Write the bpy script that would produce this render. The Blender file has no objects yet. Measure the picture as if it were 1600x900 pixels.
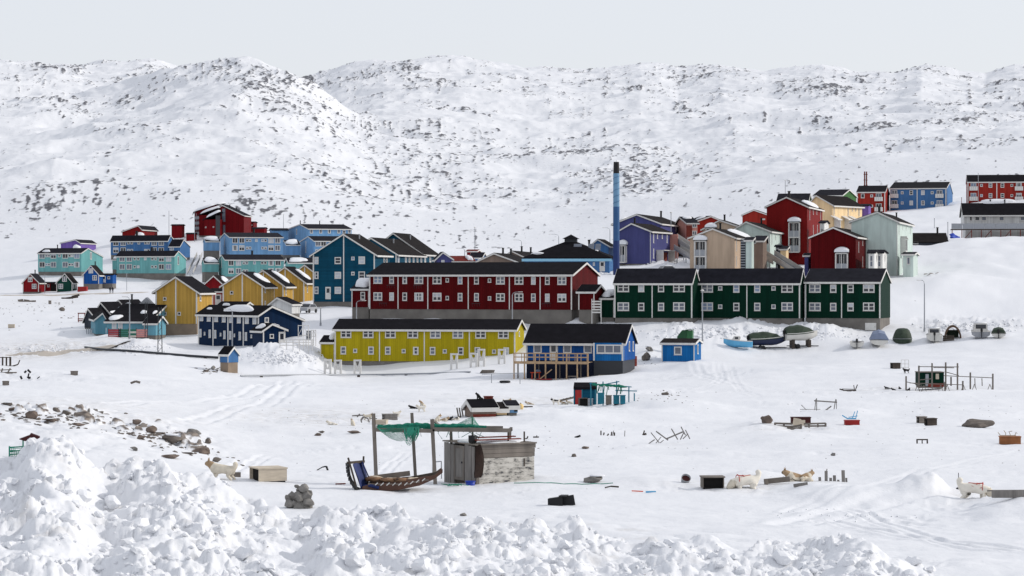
import bpy, bmesh, math, random
import numpy as np
from mathutils import Vector, Matrix

random.seed(7)
SC = bpy.context.scene
COL = SC.collection
F, CX, HZ = 4000.0, 800.0, 440.0        # focal length and eye-level line of the survey, in photo pixels
R = math.radians

# ------------------------------------------------------------------ camera
cam_data = bpy.data.cameras.new('camera')
cam = bpy.data.objects.new('camera', cam_data)
COL.objects.link(cam)
cam.location = (0, 0, 0)
cam.rotation_euler = (R(90), 0, 0)
cam_data.sensor_width = 36.0
cam_data.lens = 90.0
cam_data.shift_y = (HZ - 450) / 1600.0
cam_data.clip_start = 1.0
cam_data.clip_end = 30000.0
SC.camera = cam

# ------------------------------------------------------------------ sky and sun
SUN_AZ, SUN_EL = 80.0, 28.0             # degrees to the right of the view, degrees up
world = bpy.data.worlds.new('World')
SC.world = world
world.use_nodes = True
wn = world.node_tree.nodes
wl = world.node_tree.links
bg = wn['Background']
sky = wn.new('ShaderNodeTexSky')
sky.sky_type = 'NISHITA'
sky.sun_disc = False
sky.sun_elevation = R(SUN_EL)
sky.sun_rotation = R(SUN_AZ)
sky.altitude = 50
sky.air_density = 1.0
sky.dust_density = 2.0
sky.ozone_density = 1.0
veil = wn.new('ShaderNodeMix')          # thin high cloud that whitens the whole sky
veil.data_type = 'RGBA'
veil.inputs[0].default_value = 0.74
veil.inputs[7].default_value = (8.4, 8.6, 9.2, 1)
wl.new(sky.outputs[0], veil.inputs[6])
wl.new(veil.outputs[2], bg.inputs[0])
bg.inputs[1].default_value = 0.11
sun_data = bpy.data.lights.new('sun', 'SUN')
sun_data.energy = 2.35
sun_data.angle = R(1.0)
sun_data.color = (1.0, 0.955, 0.89)
sun = bpy.data.objects.new('sun', sun_data)
COL.objects.link(sun)
sv = Vector((math.sin(R(SUN_AZ)) * math.cos(R(SUN_EL)), math.cos(R(SUN_AZ)) * math.cos(R(SUN_EL)), math.sin(R(SUN_EL))))
sun.rotation_euler = sv.to_track_quat('Z', 'Y').to_euler()
sun.location = (200, 200, 400)
SC.view_settings.view_transform = 'Standard'
SC.view_settings.look = 'None'
SC.view_settings.exposure = 0.0
SC.view_settings.gamma = 1.0
SC.cycles.max_bounces = 6
SC.cycles.diffuse_bounces = 3

# ------------------------------------------------------------------ materials
def lin(c):
    c = c / 255.0
    return c / 12.92 if c <= 0.04045 else ((c + 0.055) / 1.055) ** 2.4
def rgb(r, g, b):
    return (lin(r), lin(g), lin(b), 1.0)

MATS = {}
def mat(name, col, rough=0.7, var=0.0, vscale=3.0, bump=0.0, bscale=8.0, metal=0.0, spec=0.3, stretch=None):
    m = bpy.data.materials.new(name)
    m.use_nodes = True
    nt = m.node_tree
    b = nt.nodes['Principled BSDF']
    b.inputs['Base Color'].default_value = col
    b.inputs['Roughness'].default_value = rough
    b.inputs['Metallic'].default_value = metal
    b.inputs['Specular IOR Level'].default_value = spec
    co = nt.nodes.new('ShaderNodeTexCoord')
    src = co.outputs['Object']
    if stretch:
        mp = nt.nodes.new('ShaderNodeMapping')
        mp.inputs['Scale'].default_value = stretch
        nt.links.new(src, mp.inputs[0]); src = mp.outputs[0]
    if var:
        n = nt.nodes.new('ShaderNodeTexNoise')
        n.inputs['Scale'].default_value = vscale
        n.inputs['Detail'].default_value = 5
        nt.links.new(src, n.inputs[0])
        hs = nt.nodes.new('ShaderNodeHueSaturation')
        mr = nt.nodes.new('ShaderNodeMapRange')
        mr.inputs[1].default_value = 0.25; mr.inputs[2].default_value = 0.75
        mr.inputs[3].default_value = 1 - var; mr.inputs[4].default_value = 1 + var
        nt.links.new(n.outputs[0], mr.inputs[0])
        nt.links.new(mr.outputs[0], hs.inputs['Value'])
        hs.inputs['Color'].default_value = col
        nt.links.new(hs.outputs[0], b.inputs['Base Color'])
    if bump:
        n2 = nt.nodes.new('ShaderNodeTexNoise')
        n2.inputs['Scale'].default_value = bscale
        n2.inputs['Detail'].default_value = 4
        nt.links.new(src, n2.inputs[0])
        bp = nt.nodes.new('ShaderNodeBump')
        bp.inputs['Strength'].default_value = 0.6
        bp.inputs['Distance'].default_value = bump
        nt.links.new(n2.outputs[0], bp.inputs['Height'])
        nt.links.new(bp.outputs[0], b.inputs['Normal'])
    MATS[name] = m
    return m

def clad(name, col, board=0.33, horizontal=False):
    """painted timber boarding: joints every `board` metres, each board a little different, weathered"""
    m = bpy.data.materials.new(name)
    m.use_nodes = True
    nt = m.node_tree; N = nt.nodes; Lk = nt.links
    b = N['Principled BSDF']
    b.inputs['Roughness'].default_value = 0.62
    b.inputs['Specular IOR Level'].default_value = 0.06
    co = N.new('ShaderNodeTexCoord')
    sp = N.new('ShaderNodeSeparateXYZ'); Lk.new(co.outputs['Object'], sp.inputs[0])
    if horizontal:
        src = sp.outputs[2]
    else:
        ad = N.new('ShaderNodeMath'); ad.operation = 'ADD'
        Lk.new(sp.outputs[0], ad.inputs[0]); Lk.new(sp.outputs[1], ad.inputs[1]); src = ad.outputs[0]
    dv = N.new('ShaderNodeMath'); dv.operation = 'DIVIDE'; dv.inputs[1].default_value = board
    Lk.new(src, dv.inputs[0])
    fr = N.new('ShaderNodeMath'); fr.operation = 'FRACT'; Lk.new(dv.outputs[0], fr.inputs[0])
    fl = N.new('ShaderNodeMath'); fl.operation = 'FLOOR'; Lk.new(dv.outputs[0], fl.inputs[0])
    wn_ = N.new('ShaderNodeTexWhiteNoise'); wn_.noise_dimensions = '1D'; Lk.new(fl.outputs[0], wn_.inputs['W'])
    gap = N.new('ShaderNodeMath'); gap.operation = 'LESS_THAN'; gap.inputs[1].default_value = 0.14
    Lk.new(fr.outputs[0], gap.inputs[0])
    no = N.new('ShaderNodeTexNoise'); no.inputs['Scale'].default_value = 0.6; no.inputs['Detail'].default_value = 6
    mpz = N.new('ShaderNodeMapping'); mpz.inputs['Scale'].default_value = (1.6, 1.6, .32)
    Lk.new(co.outputs['Object'], mpz.inputs[0]); Lk.new(mpz.outputs[0], no.inputs[0])
    # value = 0.86 + 0.18*white + 0.3*(noise-.5) - .22*gap
    a1 = N.new('ShaderNodeMath'); a1.operation = 'MULTIPLY_ADD'; a1.inputs[1].default_value = 0.20 if board < .45 else .08; a1.inputs[2].default_value = 0.60
    Lk.new(wn_.outputs[0], a1.inputs[0])
    a2 = N.new('ShaderNodeMath'); a2.operation = 'MULTIPLY_ADD'; a2.inputs[1].default_value = 0.62
    Lk.new(no.outputs[0], a2.inputs[0]); Lk.new(a1.outputs[0], a2.inputs[2])
    a3 = N.new('ShaderNodeMath'); a3.operation = 'MULTIPLY_ADD'; a3.inputs[1].default_value = -0.20 if board < .45 else -0.05
    Lk.new(gap.outputs[0], a3.inputs[0]); Lk.new(a2.outputs[0], a3.inputs[2])
    hs = N.new('ShaderNodeHueSaturation'); hs.inputs['Color'].default_value = col
    Lk.new(a3.outputs[0], hs.inputs['Value'])
    Lk.new(hs.outputs[0], b.inputs['Base Color'])
    bp = N.new('ShaderNodeBump'); bp.inputs['Strength'].default_value = 0.5; bp.inputs['Distance'].default_value = 0.03
    bp.invert = True
    Lk.new(gap.outputs[0], bp.inputs['Height']); Lk.new(bp.outputs[0], b.inputs['Normal'])
    MATS[name] = m
    return m

def roofing(name, col):
    m = mat(name, col, rough=0.9, var=0.28, vscale=0.9, bump=0.03, bscale=5.0, spec=0.04)
    return m

# ------------------------------------------------------------------ numpy noise
_rs = np.random.RandomState(11)
_perm = np.concatenate([_rs.permutation(1024)] * 3)
_gang = _rs.rand(1024) * 2 * np.pi
_gx, _gy = np.cos(_gang), np.sin(_gang)
def perlin(x, y):
    xi = np.floor(x).astype(np.int64); yi = np.floor(y).astype(np.int64)
    xf = x - xi; yf = y - yi
    u = xf * xf * xf * (xf * (xf * 6 - 15) + 10); v = yf * yf * yf * (yf * (yf * 6 - 15) + 10)
    def g(ix, iy, fx, fy):
        h = _perm[(_perm[ix & 1023] + iy) & 1023]
        return _gx[h] * fx + _gy[h] * fy
    n00 = g(xi, yi, xf, yf); n10 = g(xi + 1, yi, xf - 1, yf)
    n01 = g(xi, yi + 1, xf, yf - 1); n11 = g(xi + 1, yi + 1, xf - 1, yf - 1)
    a = n00 + u * (n10 - n00); b = n01 + u * (n11 - n01)
    return 1.5 * (a + v * (b - a))
def fbm(x, y, o=4, gain=0.5):
    s = np.zeros_like(x, dtype=float); a = 1.0
    for i in range(o):
        s += a * perlin(x * 2 ** i + 17.3 * i, y * 2 ** i - 9.1 * i); a *= gain
    return s
_jx, _jy, _jr = _rs.rand(1024), _rs.rand(1024), _rs.rand(1024)
def domes(x, y):
    """rounded lumps: one dome per jittered cell, random radius; returns height 0..1"""
    xi = np.floor(x).astype(np.int64); yi = np.floor(y).astype(np.int64)
    best = np.zeros_like(x, dtype=float)
    for dx in (-1, 0, 1):
        for dy in (-1, 0, 1):
            cx = xi + dx; cy = yi + dy
            h = _perm[(_perm[cx & 1023] + cy) & 1023]
            r = 0.35 + 0.55 * _jr[h]
            d2 = ((x - cx - _jx[h]) ** 2 + (y - cy - _jy[h]) ** 2) / (r * r)
            hh = r * np.sqrt(np.clip(1 - d2, 0, None))
            best = np.maximum(best, hh)
    return best
def smooth(a, b, x):
    t = np.clip((x - a) / (b - a), 0, 1)
    return t * t * (3 - 2 * t)
# ------------------------------------------------------------------ the lie of the land
# survey points: (bearing px, elevation py, distance m)
CP = []
for x in (-350, 0, 400, 800, 1200, 1600, 1950):
    CP += [(x, 1110, 48), (x, 990, 60), (x, 882, 75)]
CP += [(-350, 720, 108), (0, 706, 110), (0, 665, 130), (0, 634, 150), (150, 704, 115), (150, 652, 150), (300, 720, 120), (330, 716, 128), (-350, 640, 150)]
CP += [(420, 752, 104), (600, 758, 104), (800, 756, 104), (1100, 756, 104), (1300, 756, 104), (1500, 776, 97), (1700, 776, 97), (1950, 770, 100),
       (870, 790, 92), (466, 790, 92), (1560, 830, 84)]
CP += [(-350, 612, 220), (0, 610, 220), (200, 612, 220), (450, 690, 150), (800, 690, 150), (1050, 690, 150), (1250, 668, 168), (1520, 668, 168), (1700, 668, 168), (1950, 660, 168),
       (600, 660, 175), (780, 648, 192), (940, 632, 216), (1320, 612, 240), (1480, 608, 240), (1800, 606, 240), (400, 640, 200), (100, 585, 260), (600, 608, 262), (1000, 602, 280), (-350, 585, 260)]
CP += [(850, 590, 340), (960, 588, 336), (700, 585, 352), (510, 584, 366), (355, 592, 340), (1064, 569, 350), (1200, 547, 378), (1400, 536, 380), (1560, 526, 380), (1800, 524, 380),
       (1200, 572, 322), (1500, 562, 325), (240, 562, 362), (100, 557, 385), (0, 561, 380), (-350, 556, 380), (550, 584, 374), (515, 585, 378), (600, 577, 376), (700, 570, 375), (790, 563, 372), (780, 570, 366), (90, 436, 760), (60, 436, 762), (160, 434, 768), (230, 446, 752), (290, 447, 748)]
CP += [(650, 520, 398), (560, 499, 412), (740, 497, 410), (900, 500, 402), (1000, 514, 390), (1180, 512, 390), (1390, 518, 388),
       (1480, 505, 410), (1600, 478, 430), (1800, 470, 430), (1450, 452, 445), (1410, 448, 450), (1600, 430, 470), (1500, 425, 480), (1450, 418, 500),
       (1600, 385, 535), (1500, 384, 540), (1430, 388, 545), (1800, 385, 540), (1600, 373, 570), (1500, 374, 570), (1430, 381, 570), (1540, 371, 600),
       (1100, 424, 480), (1250, 415, 515), (1180, 400, 560), (1300, 372, 620), (1420, 372, 620), (1000, 412, 505), (960, 426, 480), (900, 432, 472), (820, 434, 480)]
CP += [(275, 524, 432), (355, 525, 428), (310, 537, 408), (400, 548, 388), (470, 532, 385), (440, 545, 378), (200, 532, 416), (60, 546, 400), (150, 532, 412), (-350, 545, 400),
       (450, 490, 430), (420, 492, 440), (540, 478, 468), (600, 480, 455), (500, 500, 425),
       (60, 500, 500), (60, 475, 600), (180, 465, 640), (-350, 480, 560), (0, 470, 620), (330, 480, 520), (100, 459, 715), (50, 460, 715), (150, 450, 712), (-350, 455, 720),
       (330, 436, 745), (390, 430, 755), (0, 440, 770), (240, 404, 800), (390, 400, 810), (500, 392, 830), (640, 420, 570), (700, 424, 560), (620, 400, 700), (740, 408, 640), (850, 408, 640)]
CP += [(-350, 392, 950), (0, 385, 950), (200, 366, 930), (340, 372, 850), (450, 376, 860), (600, 390, 900), (740, 396, 820), (900, 394, 760), (1050, 385, 680), (1150, 355, 720), (1300, 340, 700), (1430, 328, 745), (1560, 315, 735), (1800, 315, 735), (1500, 345, 660),
       (-350, 382, 1010), (0, 375, 1010), (300, 358, 1010), (500, 372, 1010), (700, 388, 1010), (900, 384, 1010), (1080, 352, 1010), (1250, 318, 1010), (1400, 298, 1010), (1600, 272, 1010), (1950, 262, 1010)]
CP = np.array(CP, float)
def _cs(px, d):
    return np.stack([np.asarray(px, float) / 1000.0, np.log(np.asarray(d, float)) * 1.6], -1)
_cc = _cs(CP[:, 0], CP[:, 2])
def _tps(r2):
    return 0.5 * r2 * np.log(r2 + 1e-12)
_n = len(CP)
_K = _tps(((_cc[:, None] - _cc[None]) ** 2).sum(-1)) + 2e-3 * np.eye(_n)
_Q = np.c_[np.ones(_n), _cc]
_A = np.block([[_K, _Q], [_Q.T, np.zeros((3, 3))]])
_w = np.linalg.solve(_A, np.r_[CP[:, 1], 0, 0, 0])
GX = np.arange(-400, 2001, 20.0)
GD = np.exp(np.linspace(np.log(42), np.log(1030), 200))
_gp = _cs(*[a.ravel() for a in np.meshgrid(GX, GD)])
_tab = np.empty(len(_gp))
for i in range(0, len(_gp), 4000):
    q = _gp[i:i + 4000]
    _tab[i:i + 4000] = _tps(((q[:, None] - _cc[None]) ** 2).sum(-1)) @ _w[:_n] + np.c_[np.ones(len(q)), q] @ _w[_n:]
_tab = _tab.reshape(len(GD), len(GX))
def base_py(px, d):
    fx = np.clip((px - GX[0]) / 20.0, 0, len(GX) - 1.001)
    fd = np.clip((np.log(d) - np.log(GD[0])) / (np.log(GD[1]) - np.log(GD[0])), 0, len(GD) - 1.001)
    i = fx.astype(int); j = fd.astype(int); a = fx - i; b = fd - j
    return (_tab[j, i] * (1 - a) + _tab[j, i + 1] * a) * (1 - b) + (_tab[j + 1, i] * (1 - a) + _tab[j + 1, i + 1] * a) * b

# the ploughed bank of snow along the road: its crest line
CREST = np.array([(-400, 700), (-200, 705), (0, 712), (25, 712), (48, 694), (110, 692), (150, 722), (172, 728), (205, 708), (262, 716), (300, 742), (335, 756), (385, 784), (420, 790), (450, 797), (485, 800), (505, 778), (560, 782),
                  (580, 796), (625, 794), (665, 812), (700, 808), (752, 803), (790, 806), (815, 816), (835, 808), (868, 818), (905, 812), (935, 835), (985, 846), (1040, 848), (1100, 842),
                  (1180, 852), (1250, 852), (1320, 838), (1362, 846), (1390, 868), (1450, 884), (1470, 892), (1500, 925), (2000, 960)], float)
CREST_D = 74.0
# drifts: (px, ground py, half width px, half depth m, height px)
DRIFTS = [(1425, 772, 40, 3.0, 22), (1456, 773, 24, 2.4, 20), (1330, 778, 70, 3.5, 17), (1590, 800, 70, 4, 22), (1260, 765, 40, 3, 9), (1175, 748, 60, 3, 14), (1010, 752, 60, 3, 8),
          (1090, 575, 45, 9, 8), (1040, 635, 70, 12, 11), (890, 655, 70, 10, 9), (1330, 645, 45, 8, 8), (1190, 668, 40, 6, 9), (1235, 690, 70, 8, 8), (960, 590, 50, 6, 4),
          (360, 556, 60, 8, 9), (900, 502, 16, 4, 8), (640, 503, 110, 6, 4), (780, 500, 60, 5, 3), (1200, 525, 80, 6, 9), (1060, 528, 80, 6, 6), (1290, 526, 36, 4, 8),
          (215, 548, 45, 7, 12), (165, 530, 30, 5, 6), (150, 600, 200, 20, 3), (450, 566, 60, 8, 9), (1480, 440, 60, 14, 8), (1560, 378, 70, 20, 5), (1012, 553, 20, 5, 6), (640, 600, 140, 12, 3), (845, 752, 60, 4, 5), (700, 668, 90, 6, 5), (230, 575, 120, 10, 6), (1330, 541, 14, 2.5, 5), (1362, 538, 12, 2.5, 5), (1390, 534, 10, 2.5, 5), (1446, 533, 14, 2.5, 5), (1516, 527, 14, 2.5, 5), (1572, 527, 14, 2.5, 5), (1110, 640, 70, 10, 5), (1400, 700, 80, 10, 5), (1530, 640, 70, 10, 5), (560, 700, 80, 8, 4), (430, 668, 60, 9, 4), (960, 720, 80, 7, 5)]
# rough, shovelled snow: (px, py, half width px, half depth m, lump size m, height m)
ROUGH = [(1150, 522, 170, 14, 1.6, 1.1), (1520, 512, 110, 16, 1.5, 1.3), (450, 560, 85, 16, 1.4, 1.2), (1030, 411, 60, 12, 1.6, 1.6), (210, 545, 55, 12, 1.3, 0.9), (940, 425, 34, 14, 1.6, 1.2), (80, 545, 110, 12, 1.2, 0.7), (30, 555, 60, 8, 1.0, 0.5), (1290, 520, 60, 8, 1.2, 0.8)]
# tracks pressed into the snow: polylines of (px, py), width m, depth m
TRACKS = [([(1085, 575), (1110, 590), (1150, 602), (1230, 612), (1330, 612), (1450, 600)], 1.6, .16), ([(1120, 572), (1128, 590), (1112, 603), (1070, 612)], 1.2, .14), ([(1140, 575), (1150, 600), (1190, 625)], 1.0, .14),
          ([(450, 592), (400, 610), (340, 626), (260, 632), (180, 636)], 2.2, .22), ([(480, 598), (430, 622), (370, 640), (300, 664)], 2.0, .2), ([(1600, 706), (1480, 730), (1330, 772), (1240, 800)], 1.0, .1),
          ([(1240, 820), (1330, 800), (1420, 782), (1530, 778)], 2.0, .18), ([(1280, 815), (1420, 838), (1600, 862)], .9, .14), ([(1330, 800), (1480, 850), (1620, 900)], .8, .12), ([(380, 740), (400, 722), (430, 712), (520, 705), (640, 700)], .9, .12),
          ([(385, 724), (360, 734), (340, 742)], 1.0, .12), ([(960, 668), (1100, 660), (1280, 640), (1600, 626)], .8, .1), ([(600, 742), (620, 722), (640, 708), (700, 690)], .7, .1), ([(100, 600), (300, 600), (520, 596)], 1.0, .08)]
def _first_d(px, py):
    dd = np.exp(np.linspace(np.log(78), np.log(1000), 900))
    v = base_py(np.full_like(dd, px), dd)
    k = np.argmax(v <= py)
    return dd[k]
_DR = [(a, _first_d(a, b), c, e, h) for a, b, c, e, h in DRIFTS]
_RO = [(a, _first_d(a, b), c, e, s, h) for a, b, c, e, s, h in ROUGH]
_TP = [(a, _first_d(a, b), c, e, h) for a, b, c, e, h in [(700, 766, 190, 4, .09), (1090, 768, 150, 4, .1), (1440, 800, 140, 6, .1), (520, 656, 150, 14, .13), (860, 640, 150, 16, .13), (1010, 612, 80, 10, .2), (1380, 612, 140, 14, .12), (1250, 668, 120, 10, .12), (420, 738, 120, 5, .09), (1100, 585, 120, 24, .16), (1560, 690, 90, 9, .1), (60, 590, 120, 16, .16)]]
_TR = []
for pts, w, dp in TRACKS:
    q = []
    for a, b in pts:
        d = _first_d(a, b); q.append(((a - CX) / F * d, d))
    # subdivide with Catmull-Rom so that they curve
    q = np.array(q); out = []
    for i in range(len(q) - 1):
        p0, p1, p2, p3 = q[max(i - 1, 0)], q[i], q[i + 1], q[min(i + 2, len(q) - 1)]
        for t in np.linspace(0, 1, 8, endpoint=False):
            out.append(0.5 * (2 * p1 + (p2 - p0) * t + (2 * p0 - 5 * p1 + 4 * p2 - p3) * t * t + (3 * p1 - p0 - 3 * p2 + p3) * t ** 3))
    out.append(q[-1]); _TR.append((np.array(out), w * .75, dp * .4))

def pile_shape(px, d):
    """crest of the ploughed bank, as height, and the mask of where it lies"""
    wob = 5.0 * perlin(px / 160.0, px * 0 + 3.7)
    dc = CREST_D + wob
    cp = np.interp(px, CREST[:, 0], CREST[:, 1])
    zc = (HZ - cp) / F * dc
    t = np.clip((d - 46.0) / (dc - 46.0), 0, 1)
    pyf = 1010 + (cp - 1010) * t ** 0.8
    zf = (HZ - pyf) / F * d
    zb = zc - (d - dc) * 0.85
    return np.where(d < dc, zf, zb)

def ground_z(X, Y, detail=True):
    X = np.asarray(X, float); Y = np.asarray(Y, float)
    px = CX + F * X / Y; d = Y
    Z = (HZ - base_py(px, d)) / F * d
    if not detail:
        return Z
    # broad undulation and wind-packed ripples
    far = smooth(80, 200, d)
    Z = Z + far * (0.30 * fbm(X / 22, Y / 30, 3) + .16 * fbm(X / 8 + 9, Y / 9, 2)) + 0.07 * fbm(X / 4.0, Y / 2.6, 3) + 0.022 * fbm(X / 0.9, Y / 0.7, 3) * (d < 300) + .5 * smooth(380, 520, d) * smooth(1380, 1480, px) * fbm(X / 12, Y / 14, 3)
    n = smooth(0.25, 0.8, fbm(X / 14 + 50, Y / 9, 3))
    Z = Z + n * 0.16 * domes(X / 1.3, Y / 0.9) * (d < 330)
    for a, dd_, w, e, h in _TP:
        k = np.clip(1.5 - 1.3 * (((px - a) / w) ** 2 + ((d - dd_) / e) ** 2), 0, 1)
        if (k > 0).any(): Z = Z - k * h * (domes(X / .42, Y / .5) + .7 * domes(X / .9 + 5, Y / 1.1)) * smooth(-.3, .4, fbm(X / 3 + 2, Y / 4, 2))
    for a, dd, w, e, h in _DR:
        q = ((px - a) / w) ** 2 + ((d - dd) / e) ** 2
        m = q < 6
        if m.any():
            Z = np.where(m, Z + h / F * dd * np.exp(-q * 1.1) * (1 + 0.25 * perlin(X / (w / F * dd) * 1.7, Y / e * 1.7)), Z)
    for a, dd, w, e, s, h in _RO:
        q = ((px - a) / w) ** 2 + ((d - dd) / e) ** 2
        k = np.clip(1.4 - 1.2 * q, 0, 1) * np.clip(fbm(X / 7, Y / 7, 2) + .7, 0, 1.2)
        if (k > 0).any():
            Z = Z + k * h * (domes(X / s, Y / s) * 0.6 + 0.55 * domes(X / s * 2.3 + 9, Y / s * 2.3) + 0.3 * domes(X / s * 5, Y / s * 5) + .25 * fbm(X / s / 3, Y / s / 3, 2)) * .62
    # the left outcrop's broken ground
    k = np.clip(1.2 - ((px - 150) / 240) ** 2 - ((d - 138) / 30) ** 2, 0, 1)
    Z = Z + k * (0.35 * domes(X / 2.4, Y / 3.0) + 0.18 * domes(X / 0.9, Y / 1.0))
    for pts, w, dp in _TR:
        lo = pts.min(0) - 2 * w; hi = pts.max(0) + 2 * w
        m = (X > lo[0]) & (X < hi[0]) & (Y > lo[1]) & (Y < hi[1])
        if m.any():
            xs, ys = X[m], Y[m]; best = np.full(xs.shape, 1e9)
            for i in range(len(pts) - 1):
                a = pts[i]; v = pts[i + 1] - a; l2 = v @ v + 1e-9
                t = np.clip(((xs - a[0]) * v[0] + (ys - a[1]) * v[1]) / l2, 0, 1)
                best = np.minimum(best, (xs - a[0] - t * v[0]) ** 2 + (ys - a[1] - t * v[1]) ** 2)
            best = np.sqrt(best)
            prof = -dp * np.exp(-((best - 0.42 * w) / (0.16 * w)) ** 2) + 0.6 * dp * np.exp(-((best - 0.75 * w) / (0.2 * w)) ** 2) + .12 * dp * perlin(xs / .5, ys / .5)
            Z[m] = Z[m] + prof * (best < 1.6 * w)
    # the bank
    near = d < 96
    if near.any():
        xn, yn = X[near], Y[near]; pn = px[near]; dn = d[near]
        zp = pile_shape(pn, dn)
        k = smooth(-0.25, 0.5, zp - Z[near])
        wx_ = xn + .45 * fbm(xn / .9 + 4, yn / .9, 3); wy_ = yn + .45 * fbm(xn / .9, yn / .9 + 9, 3); wx2 = xn + .12 * fbm(xn / .22 + 4, yn / .22, 2); wy2 = yn + .12 * fbm(xn / .22, yn / .22 + 9, 2)
        big = domes(wx_ / 1.9 + 3, wy_ / 1.9); mid = domes(wx_ / 0.8, wy_ / 0.8 + 7)
        sml = domes(wx2 / 0.34 + 2, wy2 / 0.34); tin = domes(wx2 / 0.15, wy2 / 0.15)
        ch = (1 - .35 * smooth(620, 900, pn)) * .3 + .95 * smooth(-.35, .45, fbm(xn / 2.3 + 11, yn / 1.9, 3))
        for bx, bd, brx, bry in ((85, 75.5, .95, 1.3), (245, 74, 1.0, 1.4), (330, 72, .9, 1.0), (560, 74, .8, .7), (180, 60, 1.2, 2.2), (60, 58, 1.0, 2), (420, 62, .8, 1.5)):
            qq = ((xn - (bx - CX) / F * bd) / brx) ** 4 + ((dn - bd) / bry) ** 4
            ch = ch * (1 - .8 * np.exp(-qq))
        slab = np.abs(perlin(xn / 1.1 + .4 * yn + 3, yn / 1.6)); slab = np.clip(slab * 2.2, 0, 1)
        zl = zp - 0.40 + 0.30 * big + ch * (0.22 * mid + 0.16 * sml + 0.07 * tin) + 0.045 * fbm(xn / .25, yn / .25, 3) + .10 * (slab - .5) + 0.24 * fbm(xn / 2.6, yn / 2.6, 3)
        zz = Z[near]; d_ = zl - zz; h_ = 0.3
        t_ = np.clip(0.5 + 0.5 * d_ / h_, 0, 1)
        Z[near] = zz + (zl - zz) * t_ + h_ * t_ * (1 - t_)
    return Z

def gz(x, y):
    return float(ground_z(np.array([x]), np.array([y]))[0])
_hitd = np.exp(np.linspace(np.log(84), np.log(1000), 2600))
def hit(px, py, dmin=84):
    """the point of the snow that lies on bearing px and elevation py"""
    dd = _hitd[_hitd >= dmin]
    dc = dd[::13]
    v = HZ - ground_z((px - CX) / F * dc, dc) / dc * F
    k = int(np.argmax(v <= py))
    if v[k] > py: k = len(dc) - 1
    dd = dd[max(0, (k - 1) * 13):k * 13 + 1]
    X = (px - CX) / F * dd
    v = HZ - ground_z(X, dd) / dd * F
    k = int(np.argmax(v <= py))
    if v[k] > py: k = len(dd) - 1
    d = float(dd[k])
    return Vector((float(X[k]), d, float(ground_z(X[k:k + 1], dd[k:k + 1])[0])))
def at(px, d):
    x = (px - CX) / F * d
    return Vector((x, d, gz(x, d)))

def grid_mesh(name, X, Y, Z, mats, attr=None, smooth_=True):
    nr, nc = X.shape
    me = bpy.data.meshes.new(name)
    co = np.stack([X, Y, Z], -1).reshape(-1, 3).astype(np.float32)
    idx = np.arange(nr * nc).reshape(nr, nc)
    q = np.stack([idx[:-1, :-1], idx[:-1, 1:], idx[1:, 1:], idx[1:, :-1]], -1).reshape(-1, 4)
    me.vertices.add(len(co)); me.vertices.foreach_set('co', co.ravel())
    me.loops.add(q.size); me.loops.foreach_set('vertex_index', q.ravel().astype(np.int32))
    me.polygons.add(len(q)); me.polygons.foreach_set('loop_start', np.arange(0, q.size, 4, dtype=np.int32))
    me.polygons.foreach_set('loop_total', np.full(len(q), 4, dtype=np.int32))
    me.polygons.foreach_set('use_smooth', np.full(len(q), smooth_, dtype=bool))
    me.update(calc_edges=True)
    if attr:
        for k, v in attr.items():
            a = me.attributes.new(k, 'FLOAT', 'POINT'); a.data.foreach_set('value', v.ravel().astype(np.float32))
    for m in mats: me.materials.append(m)
    o = bpy.data.objects.new(name, me); COL.objects.link(o)
    return o

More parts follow.
